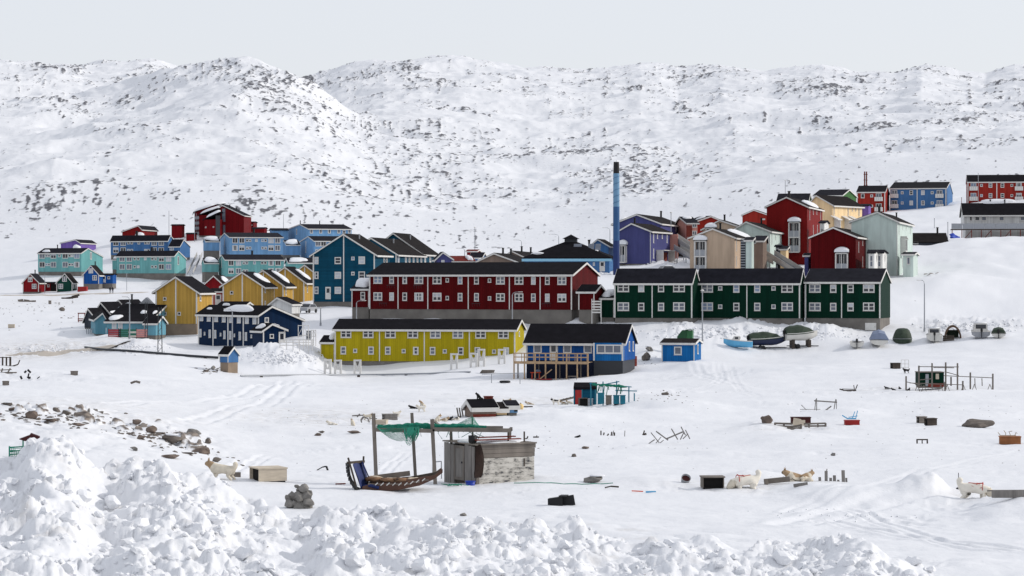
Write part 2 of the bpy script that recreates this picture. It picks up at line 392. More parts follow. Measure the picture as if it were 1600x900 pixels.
def snow_material(name, col=(0.725, 0.735, 0.76, 1), bump=0.02, bscale=6.0, dirt=True, rock=False, rocks=(rgb(54, 57, 66), rgb(112, 110, 113))):
    m = bpy.data.materials.new(name); m.use_nodes = True
    nt = m.node_tree; N = nt.nodes; L = nt.links
    b = N['Principled BSDF']; b.inputs['Roughness'].default_value = 0.55; b.inputs['Specular IOR Level'].default_value = 0.25
    co = N.new('ShaderNodeTexCoord')
    n1 = N.new('ShaderNodeTexNoise'); n1.inputs['Scale'].default_value = bscale; n1.inputs['Detail'].default_value = 6; n1.inputs['Roughness'].default_value = .65
    L.new(co.outputs['Object'], n1.inputs[0])
    bp = N.new('ShaderNodeBump'); bp.inputs['Strength'].default_value = 0.7; bp.inputs['Distance'].default_value = bump
    L.new(n1.outputs[0], bp.inputs['Height']); L.new(bp.outputs[0], b.inputs['Normal'])
    cur = N.new('ShaderNodeRGB'); cur.outputs[0].default_value = col; cur = cur.outputs[0]
    if dirt:
        at_ = N.new('ShaderNodeAttribute'); at_.attribute_name = 'dirt'
        n2 = N.new('ShaderNodeTexNoise'); n2.inputs['Scale'].default_value = 1.1; n2.inputs['Detail'].default_value = 8; n2.inputs['Roughness'].default_value = .7
        L.new(co.outputs['Object'], n2.inputs[0])
        mr = N.new('ShaderNodeMapRange'); mr.inputs[1].default_value = .45; mr.inputs[2].default_value = .72
        L.new(n2.outputs[0], mr.inputs[0])
        mu = N.new('ShaderNodeMath'); mu.operation = 'MULTIPLY'; L.new(mr.outputs[0], mu.inputs[0]); L.new(at_.outputs['Fac'], mu.inputs[1])
        mx = N.new('ShaderNodeMix'); mx.data_type = 'RGBA'; mx.inputs[7].default_value = rgb(150, 138, 120)
        L.new(mu.outputs[0], mx.inputs[0]); L.new(cur, mx.inputs[6]); cur = mx.outputs[2]
    if rock:
        at2 = N.new('ShaderNodeAttribute'); at2.attribute_name = 'rock'
        n3 = N.new('ShaderNodeTexNoise'); n3.inputs['Scale'].default_value = rock; n3.inputs['Detail'].default_value = 4
        mp = N.new('ShaderNodeMapping'); mp.inputs['Scale'].default_value = (1, .5, 2.0)
        L.new(co.outputs['Object'], mp.inputs[0]); L.new(mp.outputs[0], n3.inputs[0])
        ad = N.new('ShaderNodeMath'); ad.operation = 'ADD'
        L.new(at2.outputs['Fac'], ad.inputs[0]); L.new(n3.outputs[0], ad.inputs[1])
        mr2 = N.new('ShaderNodeMapRange'); mr2.inputs[1].default_value = .96; mr2.inputs[2].default_value = 1.16
        L.new(ad.outputs[0], mr2.inputs[0])
        n4 = N.new('ShaderNodeTexNoise'); n4.inputs['Scale'].default_value = rock * 1.7; n4.inputs['Detail'].default_value = 3
        L.new(mp.outputs[0], n4.inputs[0])
        cr = N.new('ShaderNodeValToRGB'); cr.color_ramp.elements[0].color = rocks[0]; cr.color_ramp.elements[1].color = rocks[1]
        cr.color_ramp.elements[0].position = .35; cr.color_ramp.elements[1].position = .7
        L.new(n4.outputs[0], cr.inputs[0])
        mx = N.new('ShaderNodeMix'); mx.data_type = 'RGBA'
        L.new(mr2.outputs[0], mx.inputs[0]); L.new(cur, mx.inputs[6]); L.new(cr.outputs[0], mx.inputs[7]); cur = mx.outputs[2]
    L.new(cur, b.inputs['Base Color'])
    return m

# ---- the snow-covered ground, near bank to the foot of the mountain
_ds = np.concatenate([np.arange(47, 92, 0.135), np.exp(np.linspace(np.log(92), np.log(420), 300)), np.exp(np.linspace(np.log(422), np.log(1010), 130))])
_px = np.concatenate([np.arange(-1500, -335, 30.0), np.linspace(-330, 1930, 760), np.arange(1945, 3100, 30.0)])
PXg, Dg = np.meshgrid(_px, _ds)
Xg = (PXg - CX) / F * Dg
Zg = ground_z(Xg.ravel(), Dg.ravel()).reshape(Xg.shape)
_dirt = np.zeros_like(Xg)
for a, b_, w, e, k in [(70, 547, 130, 24, .95), (210, 545, 60, 10, .4), (60, 470, 160, 60, .35), (300, 440, 70, 60, .35), (1480, 516, 130, 12, .35), (1150, 600, 60, 20, .1), (150, 460, 120, 20, .35), (780, 590, 40, 6, .2), (520, 652, 160, 20, .55), (850, 625, 160, 14, .55), (1150, 760, 110, 3, .6), (1440, 606, 110, 8, .6), (1525, 775, 60, 3, .5), (690, 655, 60, 8, .5), (1250, 668, 90, 6, .4), (140, 640, 170, 30, .4), (670, 760, 150, 3, .3), (420, 745, 60, 4, .25), (460, 392, 100, 60, .3), (1100, 400, 140, 40, .25)]:
    dd = _first_d(a, b_)
    _dirt = np.maximum(_dirt, k * np.exp(-((PXg - a) / w) ** 2 - ((Dg - dd) / e) ** 2))
_pm = (Dg < 86) & (Dg > 46)
_dirt = np.where(_pm & (PXg < 1100), np.maximum(_dirt, .38 * smooth(.1, .7, fbm(Xg / 1.6, Dg / 1.6, 3))), _dirt)
_orock = np.zeros_like(Xg)
for a, b_, w, e, sl in [(70, 652, 75, 9, .0), (285, 694, 55, 10, .35), (215, 682, 60, 8, .2), (140, 660, 60, 7, .1), (318, 706, 34, 4, .2), (345, 580, 20, 5, 0), (1012, 562, 14, 5, 0), (1450, 432, 26, 10, 0), (455, 392, 30, 30, 0)]:
    dd = _first_d(a, b_)
    _orock = np.maximum(_orock, np.exp(-((PXg - a) / w) ** 2 - ((Dg - dd + sl * (PXg - a) * .2) / e) ** 2))
_on = .55 * perlin(Xg / 1.3 + .25 * Dg, Dg / 1.9) + .45 * perlin(Xg / .6, Dg / 1.0 + 5) + .3 * perlin(Xg / 3, Dg / 4)
_or = np.where(_orock > .05, smooth(.02, .22, _on + .75 * _orock - .72), 0)
Zg = Zg + _or * (.28 + .22 * perlin(Xg / .9, Dg / 1.2))
SNOW = snow_material('snow', bump=0.05, bscale=3.5, rock=1.6, rocks=(rgb(80, 72, 68), rgb(146, 134, 122)))
ground = grid_mesh('snow_ground', Xg, Dg, Zg, [SNOW], {'dirt': _dirt, 'rock': .12 + .7 * _or})
ground['kind'] = 'structure'

# ---- the mountain: overlapping hill masses, each with its own crest line
HILLS = [  # (distance at the crest, crest line, falling-away rate)
    (1250, [(-400, 345), (-200, 330), (0, 305), (80, 272), (140, 288), (200, 302), (260, 322), (320, 347), (380, 372), (480, 400), (2000, 420)]),
    (1500, [(-400, 300), (0, 330), (300, 350), (420, 340), (520, 330), (640, 345), (740, 372), (820, 390), (2000, 420)]),
    (1950, [(-400, 120), (0, 136), (60, 130), (120, 138), (170, 136), (215, 130), (270, 108), (330, 97), (365, 91), (400, 97), (440, 108), (490, 128), (560, 182), (640, 238), (720, 292), (790, 330), (850, 362), (900, 385), (2000, 420)]),
    (1650, [(-400, 420), (740, 400), (800, 352), (850, 300), (900, 268), (960, 256), (1000, 266), (1050, 296), (1120, 322), (1250, 300), (1400, 262), (1600, 240), (2000, 220)]),
    (2250, [(-400, 420), (740, 380), (800, 300), (850, 268), (900, 240), (1000, 212), (1100, 190), (1200, 172), (1300, 178), (1400, 165), (1500, 150), (1600, 158), (2000, 150)]),
    (2700, [(-400, 100), (0, 90), (60, 96), (130, 104), (195, 96), (235, 91), (285, 100), (340, 110), (430, 132), (520, 200), (600, 260), (760, 340), (2000, 420)]),
    (3000, [(-400, 160), (400, 150), (480, 124), (540, 108), (600, 95), (660, 90), (720, 92), (800, 102), (860, 104), (920, 108), (975, 105), (1000, 101), (1025, 102), (1060, 108), (1130, 99), (1200, 107), (1285, 103), (1330, 110), (1400, 112), (1440, 105), (1500, 118), (1540, 123), (1585, 112), (1700, 112), (2000, 112)]),
]
_md = np.concatenate([np.linspace(1002, 2000, 270), np.linspace(2004, 3150, 200), np.linspace(3170, 4200, 16)])
_mpx = np.linspace(-330, 1930, 1100)
PXm, Dm = np.meshgrid(_mpx, _md)
Xm = (PXm - CX) / F * Dm
_zb = (HZ - base_py(PXm, np.full_like(PXm, 1005.0))) / F * 1005.0
_wx = PXm + 34 * fbm(Xm / 160 + 5, Dm / 160, 3)          # crest lines wander with depth
_hs = []
for dc, line in HILLS:
    line = np.array(line, float)
    dcw = dc + 90 * fbm(Xm / 300 + dc, Dm * 0 + .3, 2)
    cpy = np.interp(_wx if dc < 2600 else PXm, line[:, 0], line[:, 1])
    zc = (HZ - cpy) / F * dc
    t = (Dm - 1000) / (dcw - 1000)
    up = _zb + (zc - _zb) * np.clip(t, 0, 1) ** 1.1
    dn = zc - (Dm - dcw) * 0.16
    _hs.append(np.where(t < 1, up, dn))
_kk = 7.0
_hs = np.stack(_hs)
_mx = _hs.max(0)
Zm = _mx + _kk * np.log(np.exp((_hs - _mx) / _kk).sum(0))
_amp = smooth(1000, 1250, Dm)
_near = smooth(1002, 1120, Dm)
Zm = (_zb - 0.6) * (1 - _near) + Zm * _near
_rid = 1 - np.abs(fbm(Xm / 120, Dm / 170, 4, .55))
Zm = Zm + _amp * (6.0 * (fbm(Xm / 170, Dm / 240, 4, .45)) + 6.0 * (_rid - .7) + 1.3 * fbm(Xm / 30, Dm / 48, 2) + .5 * fbm(Xm / 8, Dm / 14, 2))
# outcrops: broken bands, denser on crests and steps
_curv = _mx - _hs.mean(0)
_cl = fbm(Xm / 85 + 31, Dm / 150, 4, .6)
_dense = .5 * _cl + .25 * (_rid - .75) * 2
def band(px, py0, rx, ry, k):
    # a rocky stretch named by bearing and elevation
    e = HZ - Zm / Dm * F
    return k * np.exp(-((PXm - px) / rx) ** 2 - ((e - py0) / ry) ** 2)
for q in [(60, 100, 90, 14, .35), (230, 112, 40, 22, .45), (420, 135, 60, 28, .5), (360, 100, 60, 10, .35), (640, 130, 160, 16, .3), (820, 130, 120, 16, .22), (1060, 112, 70, 12, .3), (1300, 150, 120, 16, .25), (1340, 166, 30, 6, .4), (1450, 112, 60, 10, .3),
          (120, 165, 60, 22, .3), (240, 285, 50, 18, .05), (70, 275, 80, 26, -.2), (120, 320, 60, 20, .0), (480, 200, 80, 40, .28), (560, 260, 120, 40, .2), (690, 230, 60, 40, .3), (1000, 285, 45, 20, .55), (860, 270, 70, 40, .25), (1100, 260, 60, 20, .25), (1250, 200, 160, 40, .12), (520, 330, 60, 20, .2), (700, 300, 70, 40, .25),
          (60, 230, 90, 30, -.3), (300, 250, 70, 30, -.1), (900, 190, 120, 22, -.3), (1300, 260, 160, 30, -.25), (780, 345, 90, 22, -.3), (600, 350, 160, 20, -.2), (330, 150, 40, 16, -.35), (1250, 320, 120, 20, -.1), (1520, 260, 120, 40, -.2)]:
    _dense = _dense + band(*q)
_skew = Xm + 0.35 * Dm
_fine = 1 - np.abs(perlin(_skew / 13.0, Dm / 24.0)) * 1.7
_fine2 = 1 - np.abs(perlin(Xm / 6.5 + 9, Dm / 17.0 + 4)) * 1.8
_sc = np.clip(Dm / 2300.0, .45, 1.1)
_fa = .5 * perlin(Xm / 3.0 + 3, Dm / 7.5) + .5 * perlin(Xm / 1.7, Dm / 5.0 + 8) + .3 * perlin(_skew / 9, Dm / 20)
_fb = .40 * perlin(Xm / 6.5 + 3, Dm / 17.0) + .5 * perlin(Xm / 3.2, Dm / 9.0 + 8) + .3 * perlin(_skew / 16, Dm / 34)
_wn = smooth(1300, 2300, Dm)
_fn = _fa * (1 - _wn) + (.55 * _fb + .55 * (.5 * perlin(Xm / 4.2 + 3, Dm / 9.5) + .5 * perlin(Xm / 2.4, Dm / 6.5 + 8))) * _wn
_kd = (1.6 * (1 - smooth(480, 700, PXm)) - 1.1 * smooth(720, 900, PXm)) * (.12 + .88 * smooth(1250, 1900, Dm))
_v = Dm + _kd * Xm + 26 * fbm(Xm / 55, Dm / 80, 2)
_q = Dm / 2300.0
_stk = .45 * perlin(Xm / (9 * _q) + 7, _v / (8 * _q)) + .55 * perlin(Xm / (4.5 * _q), _v / (5.2 * _q) + 3)
_led = np.clip(1 - np.abs(perlin(Xm / 70 + 4, _v / 30)) * 2.6, 0, 1) * smooth(-.2, .4, fbm(Xm / 130, Dm / 170, 2))
_rock = .68 * _fn + .66 * _stk + .32 * _led + _dense * .52 - .29
_rk = smooth(.0, .35, _rock)
_rk = _rk * _amp
Zm = Zm + _rk * (1.3 + .8 * perlin(Xm / 3, Dm / 6)) * (.5 + .5 * _wn)
ROCKSNOW = snow_material('mountain_snow', bump=0.5, bscale=.3, dirt=False, rock=.45)
mountain = grid_mesh('mountain', Xm, Dm, Zm, [ROCKSNOW], {'rock': .30 + .46 * np.clip((_rock + .08) * 2.2, 0, 1) * (_amp > .02)})
mountain['kind'] = 'structure'
# ------------------------------------------------------------------ object helpers
def link(o, parent=None):
    COL.objects.link(o)
    if parent is not None: o.parent = parent
    return o
def tag(o, label, cat, group=None, kind=None):
    if label: o['label'] = label
    if cat: o['category'] = cat
    if group: o['group'] = group
    if kind: o['kind'] = kind
    return o
def thing(name, label, cat, loc, rz=0.0, group=None):
    o = bpy.data.objects.new(name, None)
    o.empty_display_size = 0.3
    o.location = loc; o.rotation_euler = (0, 0, rz)
    link(o); tag(o, label, cat, group)
    return o
class MB:
    """collects boxes, bars and sheets; build() links them as one mesh"""
    def __init__(s): s.v = []; s.f = []; s.mi = []; s.sm = []
    def add(s, vs, fs, m=0, sm=False):
        o = len(s.v); s.v += [tuple(p) for p in vs]
        for f in fs: s.f.append([i + o for i in f]); s.mi.append(m); s.sm.append(sm)
    def box(s, x0, y0, z0, x1, y1, z1, m=0):
        s.add([(x0, y0, z0), (x1, y0, z0), (x1, y1, z0), (x0, y1, z0), (x0, y0, z1), (x1, y0, z1), (x1, y1, z1), (x0, y1, z1)],
              [(0, 3, 2, 1), (4, 5, 6, 7), (0, 1, 5, 4), (1, 2, 6, 5), (2, 3, 7, 6), (3, 0, 4, 7)], m)
        return s
    def bar(s, a, b, w, h=None, m=0, up=(0, 0, 1)):
        a = Vector(a); b = Vector(b); h = w if h is None else h
        t = (b - a).normalized(); up = Vector(up)
        if abs(t.dot(up)) > .97: up = Vector((0, 1, 0))
        sx = t.cross(up).normalized() * (w / 2); sz = sx.cross(t).normalized() * (h / 2)
        vs = [p + i * sx + j * sz for p in (a, b) for i, j in ((-1, -1), (1, -1), (1, 1), (-1, 1))]
        s.add(vs, [(3, 2, 1, 0), (4, 5, 6, 7), (0, 1, 5, 4), (1, 2, 6, 5), (2, 3, 7, 6), (3, 0, 4, 7)], m)
        return s
    def tube(s, pts, r, n=8, m=0, caps=True):
        pts = [Vector(p) for p in pts]; rs = r if isinstance(r, (list, tuple)) else [r] * len(pts)
        vs = []; fs = []
        for i, p in enumerate(pts):
            t = (pts[min(i + 1, len(pts) - 1)] - pts[max(i - 1, 0)]).normalized()
            u = Vector((0, 0, 1)) if abs(t.z) < .95 else Vector((0, 1, 0))
            a = t.cross(u).normalized(); b = a.cross(t)
            for k in range(n):
                q = 2 * math.pi * k / n
                vs.append(p + (a * math.cos(q) + b * math.sin(q)) * rs[i])
        for i in range(len(pts) - 1):
            for k in range(n):
                fs.append((i * n + k, i * n + (k + 1) % n, (i + 1) * n + (k + 1) % n, (i + 1) * n + k))
        s.add(vs, fs, m, True)
        if caps:
            s.add(vs[:n], [tuple(range(n))], m); s.add(vs[-n:], [tuple(range(n))[::-1]], m)
        return s
    def loft(s, secs, m=0, closed=False, caps=False, sm=True):
        n = len(secs[0]); vs = [p for q in secs for p in q]; fs = []
        for i in range(len(secs) - 1):
            for k in range(n if closed else n - 1):
                fs.append((i * n + k, i * n + (k + 1) % n, (i + 1) * n + (k + 1) % n, (i + 1) * n + k))
        s.add(vs, fs, m, sm)
        if caps:
            s.add(secs[0], [tuple(range(n))[::-1]], m); s.add(secs[-1], [tuple(range(n))], m)
        return s
    def prism(s, poly, axis, a0, a1, m=0):
        """poly of (p,q) in the plane across `axis` ('x': p=y,q=z; 'y': p=x,q=z; 'z': p=x,q=y)"""
        def P3(p, q, a): return {'x': (a, p, q), 'y': (p, a, q), 'z': (p, q, a)}[axis]
        n = len(poly)
        vs = [P3(p, q, a0) for p, q in poly] + [P3(p, q, a1) for p, q in poly]
        s.add(vs, [tuple(range(n))[::-1], tuple(range(n, 2 * n))] + [(i, (i + 1) % n, n + (i + 1) % n, n + i) for i in range(n)], m)
        return s
    def mesh(s, name, mats):
        me = bpy.data.meshes.new(name)
        me.from_pydata(s.v, [], s.f)
        if not isinstance(mats, (list, tuple)): mats = [mats]
        for m in mats: me.materials.append(m)
        me.polygons.foreach_set('material_index', s.mi)
        me.polygons.foreach_set('use_smooth', s.sm)
        bm = bmesh.new(); bm.from_mesh(me); bmesh.ops.recalc_face_normals(bm, faces=bm.faces); bm.to_mesh(me); bm.free()
        me.update()
        return me
    def build(s, name, mats, parent=None, loc=None, rot=None, label=None, kind=None):
        o = bpy.data.objects.new(name, s.mesh(name, mats)); link(o, parent)
        if loc is not None: o.location = loc
        if rot is not None: o.rotation_euler = rot
        if label: o['label'] = label
        if kind: o['kind'] = kind
        return o
def copy_tree(o, parent=None):
    c = o.copy(); COL.objects.link(c)
    if parent is not None: c.parent = parent
    for ch in list(o.children): copy_tree(ch, c)
    return c
def lump(rad, seed, sub=2, rough=.25, flat=1.0, angular=False):
    """an irregular stone-like or snow-like lump: (verts, faces)"""
    bm = bmesh.new(); bmesh.ops.create_icosphere(bm, subdivisions=sub, radius=1)
    rr = random.Random(seed)
    planes = [(Vector((rr.gauss(0, 1), rr.gauss(0, 1), rr.gauss(0, 1))).normalized(), rr.uniform(.5, .85)) for _ in range(13)]
    off = rr.uniform(0, 100)
    from mathutils import noise as mn
    for v in bm.verts:
        p = v.co.copy()
        if angular:
            for n, d in planes:
                q = p.dot(n)
                if q > d: p -= n * (q - d)
        p *= 1 + rough * mn.noise(p * 1.6 + Vector((off, off, 0))) + .4 * rough * mn.noise(p * 4 + Vector((0, off, off)))
        v.co = p * rad; v.co.z *= flat
    vs = [v.co.copy() for v in bm.verts]; fs = [[v.index for v in f.verts] for f in bm.faces]
    bm.free()
    return vs, fs

# ------------------------------------------------------------------ shared materials
M = MATS
mat('white_paint', rgb(206, 204, 200), .6, var=.1, vscale=2)
mat('glass_dark', rgb(34, 38, 46), .12, spec=.6, var=.4, vscale=.7)
mat('glass_grey', rgb(92, 98, 110), .15, spec=.6, var=.3, vscale=.7)
mat('curtain', rgb(178, 182, 188), .5, var=.15, vscale=1.2)
mat('blind_blue', rgb(128, 142, 164), .4, var=.15, vscale=1.2)
roofing('roof_felt', rgb(34, 34, 40))
roofing('roof_black', rgb(24, 23, 27))
roofing('roof_brown', rgb(33, 30, 30))
roofing('roof_red', rgb(104, 44, 40))
mat('concrete', rgb(112, 108, 103), .9, var=.28, vscale=.5, bump=.03, bscale=2, spec=.2)
mat('concrete_warm', rgb(138, 122, 106), .9, var=.25, vscale=.5, bump=.03, bscale=2, spec=.2)
mat('black_paint', rgb(26, 26, 28), .6)
mat('dark_metal', rgb(52, 54, 58), .5, metal=.3)
mat('galvanised', rgb(150, 153, 158), .5, var=.1, metal=.3)
mat('old_wood', rgb(114, 107, 100), .85, var=.35, vscale=1.6, bump=.02, bscale=6, stretch=(1, 1, .25))
mat('grey_wood', rgb(122, 118, 114), .85, var=.3, vscale=2.0, bump=.01, bscale=8, stretch=(4, 4, .6))
mat('dark_wood', rgb(70, 62, 56), .85, var=.35, vscale=2, bump=.01)
mat('new_wood', rgb(168, 142, 112), .8, var=.2, vscale=2, bump=.01, bscale=6)
mat('plywood', rgb(190, 178, 160), .8, var=.14, vscale=3, bump=.005, stretch=(1, 1, 4))
mat('rust', rgb(112, 48, 38), .85, var=.35, vscale=3)
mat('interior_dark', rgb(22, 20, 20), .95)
mat('stone', rgb(106, 99, 93), .95, var=.35, vscale=2.2, bump=.05, bscale=4, spec=.15)
mat('stone_red', rgb(110, 98, 90), .95, var=.35, vscale=2.2, bump=.05, bscale=4, spec=.15)
mat('stone_grey', rgb(124, 121, 117), .95, var=.35, vscale=3, bump=.04, bscale=6, spec=.15)
mat('net_green', rgb(54, 138, 116), .8, var=.25, vscale=3)
mat('teal_paint', rgb(30, 110, 130), .7, var=.2, vscale=2)
mat('red_paint', rgb(150, 36, 34), .6, var=.2, vscale=2)
mat('tarp_blue', rgb(24, 40, 90), .6, var=.25, vscale=3, bump=.02, bscale=4)
mat('tarp_green', rgb(50, 62, 50), .75, var=.3, vscale=2, bump=.05, bscale=3)
SNOWCAP = snow_material('snow_cap', bump=.03, bscale=3, dirt=False)

WALLS = {}
def wall(name, r, g, b, board=.33, horizontal=False):
    WALLS[name] = clad('boards_' + name, rgb(r, g, b), board, horizontal)
wall('red', 78, 8, 12); wall('scarlet', 142, 44, 36); wall('maroon', 100, 14, 20); wall('yellow', 162, 146, 26); wall('ochre', 178, 142, 70)
wall('green', 4, 40, 29); wall('navy', 10, 34, 62); wall('teal', 14, 66, 88, .3, True); wall('turquoise', 110, 166, 166, .5); wall('sky', 112, 154, 194, .5); wall('blue', 26, 98, 158)
wall('blue2', 70, 110, 156, .5); wall('royal', 26, 76, 140); wall('indigo', 74, 76, 122, .5); wall('cream', 232, 204, 160, .6); wall('beige', 190, 168, 146, .6); wall('mint', 192, 206, 200, .6)
wall('brickred', 116, 24, 24, .5); wall('grass', 64, 104, 60, .5); wall('white', 208, 208, 206); wall('purple', 110, 88, 156); wall('teal_light', 128, 176, 178, .4); wall('slate', 62, 66, 74); wall('pink', 196, 140, 128, .5); wall('bottle', 20, 62, 52); wall('ltblue', 100, 150, 166, .5); wall('deepred', 118, 22, 28)
wall('brown', 128, 112, 102, .5)

# ------------------------------------------------------------------ windows
_wc = {}
def win_mesh(w, h, cols, rows):
    k = ('f', round(w / .05), round(h / .05), cols, rows)
    if k not in _wc:
        m = MB(); c = min(.15, w * .17); t = .06
        m.box(-w / 2, -t, -h / 2, -w / 2 + c, .02, h / 2); m.box(w / 2 - c, -t, -h / 2, w / 2, .02, h / 2)
        m.box(-w / 2 + c, -t, h / 2 - c, w / 2 - c, .02, h / 2); m.box(-w / 2 + c, -t, -h / 2, w / 2 - c, .02, -h / 2 + c)
        for i in range(1, cols):
            x = -w / 2 + w * i / cols; g = .09 if cols == 2 and rows == 2 else .06
            m.box(x - g, -t + .012, -h / 2 + c, x + g, .02, h / 2 - c)
        for j in range(1, rows):
            z = -h / 2 + h * j / rows
            m.box(-w / 2 + c, -t + .02, z - .05, w / 2 - c, .02, z + .05)
        m.box(-w / 2 - .04, -t - .05, -h / 2 - .05, w / 2 + .04, .0, -h / 2 - .004)
        _wc[k] = m.mesh('window', M['white_paint'])
    return _wc[k]
def pane_mesh(w, h, glass):
    k = ('p', round(w / .05), round(h / .05), glass)
    if k not in _wc:
        m = MB(); x0, x1, z0, z1 = -w / 2 + .03, w / 2 - .03, -h / 2 + .03, h / 2 - .03
        if glass == 'half_blind':
            zc = z0 + (z1 - z0) * .55; m.box(x0, -.022, z0, x1, .01, zc); m.box(x0, -.024, zc, x1, .01, z1, 1); _wc[k] = m.mesh('pane', [M['glass_dark'], M['curtain']])
        elif glass == 'side_curtain':
            xc = x0 + (x1 - x0) * .3; xd = x0 + (x1 - x0) * .72; m.box(xc, -.022, z0, xd, .01, z1); m.box(x0, -.024, z0, xc, .01, z1, 1); m.box(xd, -.024, z0, x1, .01, z1, 1); _wc[k] = m.mesh('pane', [M['glass_dark'], M['curtain']])
        else:
            m.box(x0, -.022, z0, x1, .01, z1); _wc[k] = m.mesh('pane', M[glass])
    return _wc[k]
_wr = random.Random(5)
def window(parent, loc, rz, w, h, cols=1, rows=2, glass=None, name='window'):
    if glass is None: glass = _wr.choice(['glass_dark', 'glass_dark', 'glass_dark', 'glass_grey', 'glass_grey', 'glass_grey', 'curtain', 'half_blind', 'side_curtain', 'blind_blue'] if w > .6 else ['glass_dark', 'glass_grey'])
    o = bpy.data.objects.new(name, win_mesh(w, h, cols, rows)); link(o, parent); o.location = loc; o.rotation_euler = (0, 0, rz)
    p = bpy.data.objects.new('pane', pane_mesh(w, h, glass)); link(p, o)
    return o

# ------------------------------------------------------------------ building volumes
class Vol:
    """One gabled volume. Front face runs left to right from pixel x0 to x1, turned by phi degrees
    (negative: right end nearer). Everything is kept in metres in the volume's own frame:
    u along the front, v into the depth, z up from the wall base."""
    def __init__(s, root, x0, x1, d, phi, yb, ye, wall, roof='roof_felt', anchor='R', xs=None, W=None, ridge='u', yr=None, rf=.5, ax=None, ay=None, ye2=None,
                 oe=.35, og=.3, found=3.0, foundmat='concrete', prefix='', trims=True, name=None, label=None, cat='house', group=None, hip=False, mono=False, roofsnow=None):
        s.ph = R(phi); c = math.cos(s.ph); n = math.sin(s.ph); s.c, s.n = c, n
        t0, t1 = (x0 - CX) / F, (x1 - CX) / F
        if anchor == 'R':
            X1, Y1 = t1 * d, d
            s.L = (X1 - t0 * Y1) / (c - t0 * n); s.X0, s.Y0 = X1 - s.L * c, Y1 - s.L * n
        else:
            s.X0, s.Y0 = t0 * d, d
            s.L = (t1 * s.Y0 - s.X0) / (c - t1 * n)
        X1, Y1 = s.X0 + s.L * c, s.Y0 + s.L * n
        if W is None:
            t = (xs - CX) / F
            W = (X1 - t * Y1) / (n + t * c) if xs > x1 else (s.X0 - t * s.Y0) / (n + t * c)
        s.W = W
        s.zb = (HZ - yb) / F * d
        s.h = (yb - ye) / F * d
        s.h2 = s.h if ye2 is None else (HZ - ye2) / F * (d + W * c * .5 if ridge == 'u' else d) - s.zb
        s.ridge = ridge
        if ridge == 'u':
            s.r = rf * W; s.hr = (HZ - yr) / F * (d + s.r * c) - s.zb
        else:
            s.r = s.pu(ax); s.hr = s.zf(ax, ay)
        if root is None:
            root = thing(name, label, cat, (s.X0, s.Y0, s.zb), s.ph, group)
            s.M = Matrix.Identity(4)
        else:
            wm = Matrix.Translation((s.X0, s.Y0, s.zb)) @ Matrix.Rotation(s.ph, 4, 'Z')
            rm = Matrix.Translation(root.location) @ Matrix.Rotation(root.rotation_euler.z, 4, 'Z')
            s.M = rm.inverted() @ wm
        s.root = root
        s.prefix = prefix
        L, h, h2, r, hr = s.L, s.h, s.h2, s.r, s.hr
        # walls
        m = MB(); e = .004
        if hip:
            m.box(0, 0, 0, L, W, h)
        elif ridge == 'u':
            m.prism([(0, 0), (0, h), (r, hr), (W, h2), (W, 0)] if 0 < r < W else [(0, 0), (0, h), (W, h2), (W, 0)], 'x', 0, L)
        else:
            m.prism([(0, 0), (0, h), (r, hr), (L, h2), (L, 0)] if 0 < r < L else [(0, 0), (0, h), (L, h2), (L, 0)], 'y', 0, W)
        s.put(m, prefix + 'wall', WALLS[wall])
        if found:
            m = MB(); m.box(.06, .06, -found, L - .06, W - .06, -.005); s.put(m, prefix + 'foundation', M[foundmat])
        # roof
        if roof:
            m = MB(); t = .2; g = .03
            if hip:
                o = oe; k = [(-o, -o, h), (L + o, -o, h), (L + o, W + o, h), (-o, W + o, h), (-o, -o, h + t), (L + o, -o, h + t), (L + o, W + o, h + t), (-o, W + o, h + t), (L / 2, W / 2, hr)]
                m.add(k, [(0, 3, 2, 1), (0, 1, 5, 4), (1, 2, 6, 5), (2, 3, 7, 6), (3, 0, 4, 7), (4, 5, 8), (5, 6, 8), (6, 7, 8), (7, 4, 8)])
                s.put(m, prefix + 'roof', M[roof])
            else:
                w_ = W if ridge == 'u' else L
                s1 = (hr - h) / r if r > 0 else 0; s2 = (hr - h2) / (w_ - r) if r < w_ else 0
                A = (-oe, h - oe * s1 + g); Rr = (r, hr + g); B = (w_ + oe, h2 - oe * s2 + g)
                up = lambda q: (q[0], q[1] + t)
                ax_ = 'x' if ridge == 'u' else 'y'; a1 = (L if ridge == 'u' else W) + og
                if r > 0: m.prism([A, Rr, up(Rr), up(A)], ax_, -og, a1)
                if r < w_: m.prism([Rr, B, up(B), up(Rr)], ax_, -og, a1)
                s.put(m, prefix + 'roof', M[roof])
                # barge boards on the gables and fascias along the eaves
                if trims:
                    for a in (-og, a1):
                        b0, b1 = (a - .07, a - .004) if a < 0 else (a + .004, a + .07)
                        for P, Q, on in ((A, Rr, r > 0), (Rr, B, r < w_)):
                            if not on: continue
                            k = MB(); k.prism([(P[0], P[1] - .16), (Q[0], Q[1] - .16), (Q[0], Q[1] + .13), (P[0], P[1] + .13)], ax_, b0, b1)
                            s.put(k, prefix + 'barge_board', M['white_paint'])
                    for P, sg in ((A, -1), (B, 1)):
                        k = MB(); q0, q1 = (P[0] - .06, P[0] - .003) if sg < 0 else (P[0] + .003, P[0] + .06)
                        k.prism([(q0, P[1] - .18), (q1, P[1] - .18), (q1, P[1] + .12), (q0, P[1] + .12)], ax_, -og, a1)
                        s.put(k, prefix + 'fascia', M['white_paint'])
    # frame helpers
    def pu(s, px):
        t = (px - CX) / F
        return (t * s.Y0 - s.X0) / (s.c - t * s.n)
    def zf(s, px, py):
        return (HZ - py) / F * (s.Y0 + s.pu(px) * s.n) - s.zb
